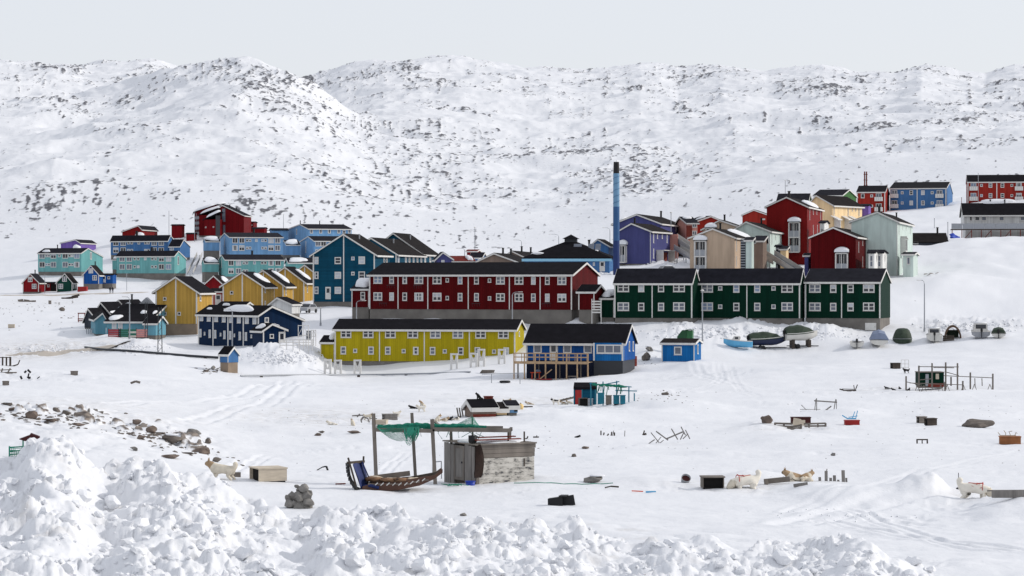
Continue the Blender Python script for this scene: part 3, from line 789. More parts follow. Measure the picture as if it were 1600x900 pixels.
    def pv(s, px, side='R'):
        t = (px - CX) / F; l = s.L if side == 'R' else 0
        X1, Y1 = s.X0 + l * s.c, s.Y0 + l * s.n
        return (X1 - t * Y1) / (s.n + t * s.c)
    def zs(s, px, py, side='R'):
        l = s.L if side == 'R' else 0
        return (HZ - py) / F * (s.Y0 + l * s.n + s.pv(px, side) * s.c) - s.zb
    def mpp(s, px): return (s.Y0 + s.pu(px) * s.n) / F
    def world(s, u, v, z):
        return Vector((s.X0 + u * s.c - v * s.n, s.Y0 + u * s.n + v * s.c, s.zb + z))
    def put(s, mb, name, mats, label=None, kind=None):
        o = mb.build(name, mats, s.root, label=label, kind=kind)
        if s.M != Matrix.Identity(4): o.matrix_local = s.M
        return o
    def _place(s, face, px, py):
        if face == 'F': return Vector((s.pu(px), 0, s.zf(px, py))), 0.0
        if face == 'R': return Vector((s.L, s.pv(px, 'R'), s.zs(px, py, 'R'))), R(90)
        return Vector((0, s.pv(px, 'L'), s.zs(px, py, 'L'))), R(-90)
    def win(s, face, px, py, w, h, cols=1, rows=2, glass=None, metres=False, name='window'):
        p, rz = s._place(face, px, py)
        k = 1.0 if metres else s.mpp(px) / (max(s.c, .2) if face == 'F' else 1)
        if face == 'F' and not metres:
            t = (px - CX) / F
            w = w * s.mpp(px) / max(.25, s.c - t * s.n); h = h * s.mpp(px)
        return window(s.root, s.M @ p, rz + s.M.to_euler().z, w, h, cols, rows, glass, name)
    def wins(s, face, xs, ys, w, h, cols=1, rows=2, glass=None, metres=False):
        for y in ys:
            for x in xs: s.win(face, x, y, w, h, cols, rows, glass, metres)
    def corner(s, face, px, w=.16, z0=0.0, z1=None):
        """upright white board on a face"""
        p, rz = s._place(face, px, HZ)
        z1 = s.h if z1 is None else z1
        m = MB()
        if face == 'F': m.box(p.x - w / 2, -.035, z0, p.x + w / 2, -.002, z1)
        elif face == 'R': m.box(s.L + .002, p.y - w / 2, z0, s.L + .035, p.y + w / 2, z1)
        else: m.box(-.035, p.y - w / 2, z0, -.002, p.y + w / 2, z1)
        return s.put(m, 'trim_board', M['white_paint'])
    def edges(s, w=.18):
        """white boards at the two front corners"""
        hl, hr_ = (s.h, s.h) if s.ridge == 'u' else (s.h, s.h2)
        for u, hh in ((0, hl), (s.L, hr_)):
            m = MB(); m.box(u - .03 if u == 0 else u - w, -.033, 0, u + w if u == 0 else u + .03, -.002, hh - .02)
            s.put(m, 'trim_board', M['white_paint'])
    def on_slope(s, a, b, side='F'):
        """a: 0..1 along the ridge, b: 0..1 from ridge to eave -> point on the roof's upper face"""
        if s.ridge == 'u':
            v = s.r * (1 - b) if side == 'F' else s.r + (s.W - s.r) * b
            z = s.hr + ((s.h if side == 'F' else s.h2) - s.hr) * b
            return Vector((a * s.L, v, z + .23))
        u = s.r + (s.L - s.r) * b if side == 'R' else s.r * (1 - b)
        z = s.hr + ((s.h2 if side == 'R' else s.h) - s.hr) * b
        return Vector((u, a * s.W, z + .23))
    def snow(s, a0, a1, b0, b1, side=None, th=.25, seed=1):
        side = side or ('F' if s.ridge == 'u' else 'R')
        rr = random.Random(seed); m = MB(); n = 22; rings = []
        ph = [rr.uniform(0, 6.28) for _ in range(4)]
        for f, zz in ((1.0, -.02), (.93, th * .55), (.7, th), (.35, th * 1.12)):
            ring = []
            for k in range(n):
                q = 2 * math.pi * k / n
                e = 1 + .14 * math.sin(2 * q + ph[0]) + .1 * math.sin(3 * q + ph[1]) + .07 * math.sin(5 * q + ph[2])
                ca, sa = math.cos(q), math.sin(q)
                ca = math.copysign(abs(ca) ** .7, ca); sa = math.copysign(abs(sa) ** .7, sa)
                a = (a0 + a1) / 2 + (a1 - a0) / 2 * ca * e * f * .9; b = (b0 + b1) / 2 + (b1 - b0) / 2 * sa * e * f * .9
                ring.append(s.on_slope(a, b, side) + Vector((0, 0, zz)))
            rings.append(ring)
        m.loft(rings, closed=True); m.add(rings[-1], [tuple(range(n))], 0, True)
        return s.put(m, 'snow_patch', SNOWCAP)
    def pipe(s, a, b=0.0, side=None, h=.9, r=.16, mt='black_paint', name='chimney'):
        p = s.on_slope(a, b, side or ('F' if s.ridge == 'u' else 'R'))
        m = MB(); m.tube([p + Vector((0, 0, -.3)), p + Vector((0, 0, h))], r, 8); m.tube([p + Vector((0, 0, h)), p + Vector((0, 0, h + .14))], r * 1.35, 8)
        return s.put(m, name, M[mt])
    def bay(s, face, pxa, pxb, y0, y1, floors=2, depth=1.3, cap=True):
        """glazed white balcony tower standing proud of a wall; y0 top, y1 bottom pixel"""
        pa, rz = s._place(face, pxa, y0); pb, _ = s._place(face, pxb, y1)
        w = (pb - pa).length if False else math.hypot(pb.x - pa.x, pb.y - pa.y)
        h = pa.z - pb.z
        m = MB(); c = .16
        for x in (0, w - c):
            for y in (-depth, -.1 - c):
                m.box(x, y, 0, x + c, y + c, h)
        zs = [i * h / floors for i in range(floors + 1)]
        for z in zs: m.box(c + .003, -depth - .01, z - .11, w - c - .003, -.003, z + .11)
        m.box(w * .48, -depth + .02, 0, w * .48 + .1, -depth + .12, h)
        o = m.build('balcony', M['white_paint'], s.root)
        o.matrix_local = s.M @ Matrix.Translation((pa.x, pa.y, pb.z)) @ Matrix.Rotation(rz, 4, 'Z')
        for i in range(floors):
            k = MB(); k.box(c, -depth + .04, zs[i] + .12, w - c, -depth + .06, zs[i] + (h / floors) * .45)
            k.build('railing', M['galvanised'], o)
            k = MB(); k.box(.3, -.09, zs[i] + .14, w - .3, -.02, zs[i + 1] - .14); k.build('glass_door', M['glass_dark'], o)
            k = MB(); k.box(w * .3, -.13, zs[i] + .14, w * .3 + .1, -.095, zs[i + 1] - .2); k.box(w * .62, -.13, zs[i] + .14, w * .62 + .1, -.095, zs[i + 1] - .2); k.build('door_frame', M['white_paint'], o)
        if cap:
            k = MB(); k.box(-.15, -depth - .2, h + .115, w + .15, .0, h + .22); k.build('canopy', M['dark_metal'], o)
            k = MB(); secs = []
            for i in range(7):
                x = -.15 + (w + .3) * i / 6; e = math.sin(math.pi * (i + .35) / 6.7) ** .38
                secs.append([(x, -depth - .15, h + .2), (x, -depth - .1, h + .2 + .45 * e), (x, -depth * .5, h + .22 + .95 * e), (x, -.05, h + .22 + 1.0 * e), (x, 0, h + .2)])
            k.loft(secs, caps=True); k.build('snow_cap', SNOWCAP, o)
        return o
    def balcony(s, px, py, w, h=1.1, depth=1.1):
        p, rz = s._place('F', px, py)
        w = w * s.mpp(px)
        m = MB(); m.box(-w / 2, -depth, -.12, w / 2, -.003, 0); m.box(-w / 2, -depth, .003, w / 2, -depth + .06, h * .95)
        m.box(-w / 2, -depth + .062, .003, -w / 2 + .06, -.003, h * .95); m.box(w / 2 - .06, -depth + .062, .003, w / 2, -.003, h * .95)
        o = m.build('balcony', M['white_paint'], s.root); o.matrix_local = s.M @ Matrix.Translation(p)
        for k in range(1, 4):
            q = MB(); q.box(-w / 2 + w * k / 4 - .03, -depth - .025, .05, -w / 2 + w * k / 4 + .03, -depth - .002, h * .95); q.build('baluster', M['galvanised'], o)
        return o
    def door(s, face, px, y0, y1, w, mt='white_paint', metres=True, glass=True):
        p, rz = s._place(face, px, y1); q, _ = s._place(face, px, y0); h = q.z - p.z
        m = MB(); m.box(-w / 2, -.07, 0, w / 2, .02, h)
        o = m.build('door', M[mt], s.root); o.matrix_local = s.M @ Matrix.Translation(p) @ Matrix.Rotation(rz, 4, 'Z')
        if glass:
            k = MB(); k.box(-w * .28, -.085, h * .52, w * .28, -.072, h * .88); k.build('door_pane', M['glass_dark'], o)
        k = MB(); k.box(w * .34, -.13, h * .44, w * .42, -.072, h * .48); k.build('handle', M['dark_metal'], o)
        return o
# ================================================================== THE TOWN
# ---------------- long dark red block, centre
b = Vol(None, 577, 893.6, 400, -20, 484, 429.5, 'red', 'roof_black', xs=934, yr=411.5, name='apartment_block', label='long dark red two-storey apartment block on a concrete base in the town centre', cat='apartment block', group='long two-storey apartment blocks')
b.edges()
for x in (622, 668.5, 731.7, 796, 844): b.corner('F', x)
rows = (439, 466)
up, lo = 437.5, 464.5
def red(y0, y1, xs, w, h, c, r, gl=None):
    for x in xs:
        k = (x - 577) / 316.0
        b.win('F', x, y0 + 1.9 * k, w, h, c, r, gl); b.win('F', x, y1 + 2.4 * k, w, h, c, r)
red(436.6, 463, (590.5, 654.5, 683, 782, 811, 878), 13.5, 12.6, 2, 2)
red(436.6, 463, (612, 632.5, 719, 744.6, 833.5, 855.3), 7, 12.6, 1, 2)
red(437, 464.6, (699, 765), 5, 6.2, 1, 1)
for k, x in enumerate((612, 654, 600, 745, 855)):
    p, rz = b._place('F', x, (445.5, 446, 473.5, 474, 474)[k])
    m = MB(); m.box(-.7, -.5, -.03, .7, -.45, .03); m.box(-.7, -.44, -.02, -.66, -.003, .02); m.box(.66, -.44, -.02, .7, -.003, .02)
    for q in range(4): m.bar((-.6 + q * .4, -.47, -.04), (-.6 + q * .4 + .05, -.47, -.5), .03)
    b.put(m, 'drying_rack', M['dark_metal']).matrix_local = b.M @ Matrix.Translation(p)
a = Vol(b.root, 549.5, 576.5, 413, -20, 480, 452, 'red', 'roof_felt', W=6.5, yr=440, rf=.5, prefix='annex_', oe=.2, og=.1)
a.edges(.14); a.win('F', 567, 462, 7, 12, 1, 2, 'glass_dark')
a.snow(.0, 1.0, .0, 1.0, th=.7, seed=3)
a = Vol(b.root, 904, 928.6, 398, -22, 484, 456, 'red', 'roof_black', xs=944, yr=446.5, prefix='porch_', oe=.3)
a.edges(.14)
m = MB(); m.box(0, -.05, 0, 1.3, .03, 1.6); b.put(m, 'vent_panel', M['galvanised']).matrix_local = Matrix.Translation((b.L - .02, 6.5, -1.9)) @ Matrix.Rotation(R(90), 4, 'Z')
m = MB()
P0 = b.world(b.L + .9, 5.0, 0)
st = thing('entrance_railing', 'white slatted entrance railing between the dark red block and the green row', 'railing', at(932, 396), R(-15))
for k in range(5):
    m = MB(); m.box(-.8, 0, 1.9 + k * .42, .75, .05, 2.12 + k * .42); m.build('slat', M['white_paint'], st)
for x in (-.75, .72):
    m = MB(); m.box(x - .06, .055, -1, x + .06, .15, 4.1); m.build('post', M['white_paint'], st)

# ---------------- long yellow block
b = Vol(None, 523, 805, 376, -10, 565.5, 515.6, 'yellow', 'roof_black', xs=819, yr=501, rf=.5, name='apartment_block', label='long bright yellow two-storey apartment block in front of the dark red one', cat='apartment block', group='long two-storey apartment blocks')
b.edges()
for x in (593, 663, 733.4): b.corner('F', x)
for k, x in enumerate((540.7, 575.4, 610, 645, 680.4, 715.5, 751, 786.6)): b.win('F', x, 521.2 + .16 * k, 16.5, 13, 2, 2)
for x in (536.5, 579.8, 606, 649.7, 676, 720, 746, 791): b.win('F', x, 547.3 + (x - 536) * .006, 8.4, 12, 1, 2)
for x in (555, 630.8, 695, 772): b.win('F', x, 547.8 + (x - 536) * .006, 6, 6, 1, 1, 'glass_grey')
b.win('R', 811, 521.5, .7, .8, 1, 1, metres=True)
a = Vol(b.root, 500.5, 522.8, 381, -10, 565, 535.5, 'yellow', 'roof_black', W=5, yr=526, prefix='annex_', oe=.2, og=.1)
a.edges(.12); a.snow(.45, 1.0, .0, .75, th=.5, seed=5)

# ---------------- green row, three stepped houses
tags = [('dark green two-storey row house with a snow-roofed side annex, left end of the stepped row', 960, 1081.5, 394, 441, 497, 1092), ('dark green two-storey row house between the two end houses of the stepped row', 1089.5, 1250, 393, 440.5, 497.3, 1257.5), ('dark green row house with a white cellar door, right end of the stepped row', 1258, 1375.5, 391, 440.5, 497.3, 1391)]
GW = [([(974, 'd', 0), (1002, 's', 0), (1033, 's', 0), (1061, 'd', 0)], (449.5, 479), (1019,)),
      ([(1105, 'd', 0), (1125.4, 'q', 0), (1150.6, 's', 0), (1183.3, 's', 0), (1208.7, 'q', 0), (1230, 'd', 0)], (450.3, 479), (1167,)),
      ([(1273.3, 'd', 0), (1302, 's', 0), (1329, 's', 0), (1357.5, 'd', 0)], (450.5, 479.2), (1315,))]
for (lab, x0, x1, d, ye, yb, xs), (ws, ys, tr) in zip(tags, GW):
    b = Vol(None, x0, x1, d, -18, yb, ye, 'green', 'roof_felt', xs=xs, yr=421.5, name='row_house', label=lab, cat='row house', group='dark green row houses', og=.12)
    b.edges()
    for x in tr: b.corner('F', x)
    for x, k, _ in ws:
        for y in ys:
            if k == 'd': b.win('F', x, y, 18, 13, 2, 2)
            elif k == 's': b.win('F', x, y + .3, 9.4, 12.5, 1, 2)
            else: b.win('F', x, y, 6.4, 6.4, 1, 1, 'glass_grey')
    if x0 == 960:
        a = Vol(b.root, 938, 959.5, 399, -18, 496, 466.5, 'green', 'roof_felt', W=6, yr=457, prefix='annex_', oe=.2, og=.1)
        a.edges(.14); a.snow(0, 1, 0, 1, th=.5, seed=9)
    if x0 == 1258:
        b.door('F', 1360.5, 504.5, 516, 1.7, 'white_paint', glass=False)

# ---------------- blue house with a timber deck
b = Vol(None, 822, 975, 338, -13, 563.5, 535.5, 'royal', 'roof_black', xs=992.5, yr=508.7, rf=.5, name='house', label='blue house with a black roof and a timber deck, right of the yellow block', cat='house', foundmat='dark_metal', oe=.5)
b.edges()
u1 = b.pu(930)
# cellar wall below the deck is a near-black navy, much darker than the house
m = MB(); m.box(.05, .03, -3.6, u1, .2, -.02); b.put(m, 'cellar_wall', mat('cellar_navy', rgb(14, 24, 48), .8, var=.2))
m = MB(); m.box(u1 - .1, -.75, 0, b.L, -.01, b.h - .03); b.put(m, 'front_wall', WALLS['blue'])
m = MB(); m.box(u1 - .05, -.7, -3.5, b.L - .04, -.02, -.01); b.put(m, 'cellar_front', M['dark_metal'])
for u in (u1 - .12, b.L - .16):
    m = MB(); m.box(u, -.79, 0, u + .2, -.753, b.h - .04); b.put(m, 'trim_board', M['white_paint'])
o = b.win('F', 953.5, 545.2, 39, 14, 3, 1, 'glass_grey'); o.location.y = -.77
for x in (840, 886.5, 918.5): b.win('F', x, 544.5, 13, 14.5, 1, 1, 'glass_grey')
b.door('F', 865, 536.8, 563, 1.05, 'white_paint')
m = MB(); m.box(b.pu(859), -.03, 0, b.pu(872), -.004, b.h); b.put(m, 'entry_panel', M['galvanised'])
for x, y in ((983, 541), (989, 541)): b.win('R', x, y, .7, 1.3, 1, 1, metres=True)
m = MB(); m.box(u1 + .6, -.78, -3.2, b.L - 1.0, -.705, -1.9); b.put(m, 'plywood_sheet', M['plywood'])
# deck
dk = thing('timber_deck', 'unpainted timber deck on tall posts along the front of the blue house', 'deck', b.world(0, 0, 0), b.ph)
D = 2.6
for k in range(8):
    m = MB(); y0 = -.80 - D + k * D / 8; m.box(-.9, y0, -.22, u1 - .2, y0 + D / 8 - .02, -.14); m.build('deck_board', M['new_wood'], dk)
m = MB(); m.box(-.9, -.9 - D, -.4, u1 - .2, -.8 - D - .01, -.06); m.build('edge_beam', M['new_wood'], dk)
nposts = 8
for k in range(nposts):
    x = -.85 + (u1 + .55) * k / (nposts - 1)
    for yy in (-.87 - D,):
        m = MB(); m.box(x - .08, yy - .08, -4.2, x + .08, yy + .08, 1.0); m.build('post', M['new_wood'], dk)
    if k % 2 == 0:
        m = MB(); m.box(x - .08, -1.2, -4.2, x + .08, -1.04, -.23); m.build('post', M['old_wood'], dk)
for z in (.42, .92):
    m = MB(); m.box(-.9, -.99 - D, z, u1 - .2, -.955 - D, z + .14); m.build('handrail', M['new_wood'], dk)
for k in range(13):
    x = -.6 + (u1 + .2) * k / 12
    m = MB(); m.box(x - .04, -.952 - D, -.05, x + .04, -.91 - D, .94); m.build('baluster', M['new_wood'], dk)
m = MB(); m.box(-.9, -1.0 - D, -2.75, u1 * .78, -.955 - D, -2.55); m.build('brace', M['old_wood'], dk)
m = MB(); m.bar((2.4, -1.05 - D, -2.6), (4.3, -1.05 - D, -1.1), .12); m.build('brace', M['new_wood'], dk)
g = gz(*(b.world(2.0, -3.5, 0).xy)) - b.zb
# things stored under and beside the deck
def prop(name, label, cat, px, py, rz=0, group=None, dmin=84):
    return thing(name, label, cat, hit(px, py, dmin), rz, group)
t = prop('sawhorse', 'orange sawhorse with a pale bundle on it in front of the timber deck', 'sawhorse', 837, 593, R(10))
m = MB()
for x in (-.5, .5):
    m.bar((x, -.3, -.1), (x, 0, .85), .07); m.bar((x, .3, -.1), (x, 0, .85), .07)
m.build('legs', mat('orange_paint', rgb(205, 74, 34), .6), t)
m = MB(); m.box(-.7, -.06, .86, .7, .06, .98); m.build('top_rail', M['orange_paint'], t)
t = prop('bundle', 'pale blue-grey bundle lying on the orange sawhorse', 'bundle', 841, 593, R(10)); t.location.z += .99
m = MB(); v, f = lump(.34, 4, 2, .3, .6); m.add([p + Vector((0, 0, .16)) for p in v], f, 0, True); m.build('wrap', M['blind_blue'], t)
t = prop('plank_sled', 'red-runnered low plank sled lying in the snow under the deck', 'sled', 850, 594.5, R(5))
m = MB(); m.box(-1, -.3, .12, 1, .3, .2); m.build('bed', M['red_paint'], t)
for y in (-.28, .28):
    m = MB(); m.tube([(-1.2, y, .35), (-1, y, .08), (1.1, y, .08)], .05, 6); m.build('runner', M['dark_metal'], t)
t = prop('trestle', 'small pale timber trestle half buried in snow before the deck', 'trestle', 895, 594, R(0))
m = MB(); m.box(-.6, -.2, .45, .6, .2, .52); m.build('top', M['old_wood'], t)
for x in (-.5, .5):
    m = MB(); m.bar((x, -.25, -.1), (x, .0, .45), .06); m.bar((x, .25, -.1), (x, .0, .45), .06); m.build('legs', M['old_wood'], t)
t = prop('barrel', 'rust red barrel standing at the right gable of the blue house', 'barrel', 990.5, 572, 0)
m = MB(); m.tube([(0, 0, -.2), (0, 0, 1.35)], .42, 14); m.build('body', M['rust'], t)
for z in (.4, .9):
    m = MB(); m.tube([(0, 0, z), (0, 0, z + .06)], .45, 14); m.build('hoop', M['rust'], t)
t = prop('pipe_railing', 'thin pipe handrail running left from the deck across the snow', 'railing', 768, 599, R(6))
m = MB(); m.tube([(-1.2, 0, 1.1), (4.0, 0, 1.25)], .05, 6); m.build('rail', M['galvanised'], t)
for x in (0, 3.6):
    m = MB(); m.tube([(x, 0, -.3), (x, 0, 1.1)], .05, 6); m.build('post', M['galvanised'], t)
t = prop('tyre', 'black tyre lying flat in the snow left of the deck', 'tyre', 789, 598)
m = MB(); n = 20; secs = []
for k in range(n):
    q = 2 * math.pi * k / n
    secs.append([((.5 + .14 * math.cos(w)) * math.cos(q) * 1.1, (.5 + .14 * math.cos(w)) * math.sin(q), .12 + .14 * math.sin(w)) for w in [2 * math.pi * j / 8 for j in range(8)]])
secs.append(secs[0]); m.loft(secs, closed=True); m.build('tread', M['black_paint'], t)
t = prop('timber_stack', 'flat stack of weathered boards on the snow before the yellow block', 'boards', 761, 583)
for k in range(3):
    m = MB(); m.box(-.95 + .1 * k, -.4, .0 + k * .14, .95 + .06 * k, .4, .12 + k * .14); m.build('board', M['old_wood'], t)

# ---------------- small blue cabin and the green container behind it
b = Vol(None, 1034, 1085, 352, -14, 565, 537, 'blue', 'roof_brown', xs=1095.5, yr=531.3, found=.5, foundmat='dark_wood', name='cabin', label='small bright blue cabin standing alone on the snow', cat='cabin', oe=.25, og=.2)
b.edges(.12); b.win('F', 1059.3, 548, 12, 13, 1, 1, 'glass_grey'); b.win('R', 1090, 545.5, .8, 1.3, 1, 1, metres=True)
m = MB(); m.box(-.3, -.5, -.35, b.L + .8, b.W + .2, -.1); b.put(m, 'skid', M['dark_wood'])
t = thing('waste_container', 'dark green metal container with a slanted front behind the blue cabin', 'container', at(1058, 366), R(-12))
gm = mat('container_green', rgb(30, 72, 44), .6, var=.2)
# front tilted to the left: the slanted part is seen from its left side
t.rotation_euler.z = R(-12); t.location.z = max(t.location.z, (HZ - 534) / F * 366)
mm = MB(); mm.prism([(0, -1.8), (0, .75), (.7, 1.65), (1.35, 1.65), (1.35, -1.8)], 'y', 0, 1.6); mm.build('body', gm, t)
mm = MB(); mm.box(1.36, .1, -1.8, 2.15, 1.55, 1.6); mm.build('end_body', mat('container_green_light', rgb(48, 96, 60), .6, var=.2), t)
mm = MB(); mm.box(1.2, -.02, 1.66, 2.2, 1.62, 1.74); mm.build('lid', gm, t)

# ---------------- small blue pump hut on a concrete plinth
b = Vol(None, 343.2, 356.5, 348, -38, 566.5, 554, 'blue2', 'roof_black', xs=372.5, yr=543.5, found=3, foundmat='concrete_warm', name='pump_hut', label='tiny blue hut on a tall concrete plinth beside the pipeline', cat='hut', oe=.15, og=.15)
b.edges(.08)
m = MB(); p, rz = b._place('R', 365, 586.5); m.box(-.3, -.005, -.02, .3, .03, .35); b.put(m, 'hatch', M['black_paint']).matrix_local = Matrix.Translation(p) @ Matrix.Rotation(rz, 4, 'Z')

# ---------------- navy block with white shutters
b = Vol(None, 309.6, 404.5, 392, -52, 543.5, 492.5, 'navy', 'roof_black', xs=472, yr=479.5, rf=.28, ye2=500.5, name='apartment_block', label='navy blue two-storey block with white shuttered windows and a gabled porch', cat='apartment block', group='long two-storey apartment blocks')
b.edges(.3)
for x in (333, 356.3, 380.3): b.corner('F', x, .3)
ysl = lambda x, a, c: a + (c - a) * (x - 310) / 95.0
for x in (315, 326.6, 338, 350, 361.3, 373.6, 386, 398): b.win('F', x, ysl(x, 495, 500.5), 5.6, 12, 1, 1, 'curtain')
for x in (313.5, 328, 336.5, 351, 360, 375, 384.5, 399.5): b.win('F', x, ysl(x, 520, 527), 3.2, 12.5, 1, 1, 'curtain')
for x in (320, 345, 366.5, 393): b.win('F', x, ysl(x, 520.5, 526), 2, 5, 1, 1, 'curtain')
b.win('R', 416.5, 500, .75, .8, 1, 1, metres=True)
b.snow(.38, .82, .15, .9, th=.45, seed=8); b.snow(.22, .34, .0, .1, th=.3, seed=4)
m = MB(); b.snow(.05, .15, .45, .6, th=.2, seed=2)
a = Vol(b.root, 411, 445.5, 383, 28, 544, 516.5, 'navy', 'roof_black', anchor='L', W=4, ridge='v', ax=424.5, ay=507, ye2=515.5, prefix='porch_', oe=.35, og=.3)
a.edges(.16); a.win('F', 424.5, 525.3, 6.4, 7, 1, 1, 'glass_dark'); a.door('F', 440.2, 518.5, 543, 1.0, 'white_paint')
a.snow(.1, .9, .3, .95, side='R', th=.25, seed=2); a.snow(.1, .9, .3, .95, side='L', th=.25, seed=6)
t = thing('ramp_railing', 'white picket railing of the ramp by the navy porch', 'railing', hit(437, 545), R(12))
for z in (.35, .75, 1.1):
    m = MB(); m.box(0, 0, z, 5.0, .06, z + .12); m.build('rail', M['white_paint'], t)
for k in range(6):
    m = MB(); m.box(k * .95, .065, -.5, k * .95 + .1, .13, 1.3); m.build('post', M['white_paint'], t)

# ---------------- ochre houses
def ochre(label, x0, x1, d, yb, ye, ax, ay, ye2, W, wins, side=None, found=3):
    b = Vol(None, x0, x1, d, -8, yb, ye, 'ochre', 'roof_black', W=W, ridge='v', ax=ax, ay=ay, ye2=ye2, anchor='R', found=found, name='row_house', label=label, cat='row house', group='ochre gabled houses', oe=.55, foundmat='concrete_warm')
    b.edges(.22); m = MB(); u = b.pu(ax)
    m.box(b.r - .11, -.034, 0, b.r + .11, -.003, b.hr - .15); b.put(m, 'trim_board', M['white_paint'])
    for x, y in wins: b.win('F', x, y, 5.2, 5.2, 1, 1, 'glass_dark')
    for x, y, w, h in (side or []): b.win('R', x, y, w, h, 1, 2, 'glass_dark', metres=True)
    m = MB(); m.box(b.L + .003, b.W - .24, 0, b.L + .035, b.W + .02, b.h2); b.put(m, 'trim_board', M['white_paint'])
    return b
b = ochre('ochre gabled house on a high concrete wall, the leftmost and nearest of the ochre houses', 243, 308, 432, 506, 455, 274.7, 433.5, 456, 10, [(257.5, 466.8), (257.5, 490), (280, 490)], [(313, 464, 1.0, 1.4)])
b = ochre('ochre gabled house with one small square window, front of the ochre row', 348, 410.5, 462, 487, 446, 378.6, 426, 447, 9, [(362, 457.2)], [(414, 452, .9, 1.3), (414, 475, .9, 1.2)])
b.snow(.55, 1.0, .05, .9, th=.3, seed=21)
b = ochre('ochre gabled house second in the row, between two snow-edged black roofs', 380, 443, 478, 482, 443, 411.5, 423, 446, 8, [], [(446.5, 455, .8, 1.5)])
b.snow(.55, 1.0, .1, .95, th=.35, seed=22)
b = ochre('ochre gabled house third in the row, just left of the tall teal house', 415, 475.5, 494, 478, 440, 445.5, 418, 440.5, 8, [], [(480, 451, .8, 1.5)])
b.snow(.6, 1.0, .2, .95, th=.35, seed=23)
b = ochre('ochre gable end peeping out just left of the tall teal house, last of the row', 446, 506, 512, 474, 437, 476, 414.5, 437, 8, [])
for lab, x0, x1, d, yb, ye, ax, ay, xs in [('red gabled house half hidden between the two front ochre houses', 318, 350, 520, 478, 446, 334, 431.5, 372)]:
    b = Vol(None, x0, x1, d, -6, yb, ye, 'deepred', 'roof_brown', W=9, ridge='v', ax=ax, ay=ay, name='house', label=lab, cat='house')
    b.snow(.3, 1, .2, 1, th=.3, seed=6)
b = Vol(None, 329, 347.5, 470, -8, 487, 456, 'pink', 'roof_black', W=4, yr=452, name='shed', label='low shed with a red door between the two front ochre houses', cat='shed', oe=.2)
b.door('F', 341, 460, 476, 1.2, 'white_paint'); m = MB(); m.box(b.pu(334.5), -.05, .2, b.L, -.01, b.h - .1); b.put(m, 'red_panel', M['red_paint'])
b = Vol(None, 419, 456, 418, -22, 490, 478, 'white', 'roof_black', xs=469, yr=466.5, name='shed', label='small white shed with a black roof beside the navy block', cat='shed', oe=.2, found=2, ridge='v', ax=434, ay=466, ye2=476)
b = Vol(None, 342, 382, 428, -30, 488, 478, 'white', 'roof_black', xs=394, yr=473, name='shed', label='low white-gabled shed peeping over the navy roof', cat='shed', oe=.2)

# ---------------- tall teal house and its two neighbours
b = Vol(None, 489, 585.5, 460, -12, 471.5, 397.5, 'teal', 'roof_brown', xs=609, ridge='v', ax=537, ay=366.5, ye2=397, name='apartment_house', label='tall dark teal three-storey gabled house with white trim', cat='house', group='dark teal gabled houses', oe=.6)
b.edges(.2); m = MB(); m.box(b.r - .1, -.034, 0, b.r + .1, -.003, b.hr - .15); b.put(m, 'trim_board', M['white_paint'])
for y in (407, 430, 453.5):
    b.win('F', 494.5, y, 6.4, 11, 1, 2); b.win('F', 528, y, 10, 10.5, 1, 2)
for y in (406.5, 430): b.win('F', 565.3, y, 10, 11.5, 1, 2, 'curtain' if y < 410 else None); b.win('F', 551.5, y - 2.8, 5.2, 5.2, 1, 1)
b.door('F', 512.7, 448.3, 467.5, 1.0, 'white_paint')
for x in (600, 604): b.win('R', x, 405, 1.0, 1.4, 1, 2, metres=True)
b.pipe(.5, .25, 'R', .7, .15, 'galvanised', 'vent')
b = Vol(None, 541, 619.5, 505, -10, 440, 397.5, 'teal', 'roof_brown', xs=663, ridge='v', ax=580, ay=372.5, ye2=397, name='apartment_house', label='teal gabled house with a wide dark roof, second behind the tall teal house', cat='house', group='dark teal gabled houses', oe=.5)
b.edges(.2)
for x in (622.5, 634, 639.5, 646, 652, 658): b.win('R', x, 404.5, 1.6, 1.5, 2, 1, metres=True)
b.pipe(.5, .3, 'R', .7, .15, 'galvanised', 'vent')
b = Vol(None, 575, 659, 530, -10, 440, 396, 'teal', 'roof_brown', xs=684, ridge='v', ax=614.5, ay=365, ye2=396.3, name='apartment_house', label='teal gabled house with the highest dark roof, rearmost of the three teal houses', cat='house', group='dark teal gabled houses', oe=.5)
b.edges(.2)
for x in (664, 672, 679): b.win('R', x, 404, 1.6, 1.5, 2, 1, metres=True)
b.pipe(.5, .3, 'R', .7, .15, 'galvanised', 'vent')

# ---------------- small roofs behind the red block
b = Vol(None, 682.5, 705.5, 470, 6, 425, 404, 'indigo', 'roof_felt', W=6, ridge='v', ax=692, ay=395, name='house', label='small bright blue gable just right of the teal houses', cat='house', oe=.4)
b.win('F', 692, 408.3, 5, 4, 1, 1, 'curtain')
b = Vol(None, 706, 741, 520, 12, 424, 409, 'deepred', 'roof_red', W=8, yr=401.5, name='house', label='low red-brown roof behind the dark red block', cat='house', oe=.2)
b.snow(.7, 1, .1, 1, th=.4, seed=31)
b = Vol(None, 734, 752, 640, -14, 415, 403, 'blue2', 'roof_felt', xs=760, yr=395.5, name='house', label='small light blue house behind the low red-brown roof', cat='house', oe=.2)
b = Vol(None, 729.5, 744.5, 690, -14, 404, 393, 'deepred', 'roof_red', W=4, yr=391, name='shed', label='tiny dark red shed up behind the small light blue house', cat='shed', oe=.2, found=2)
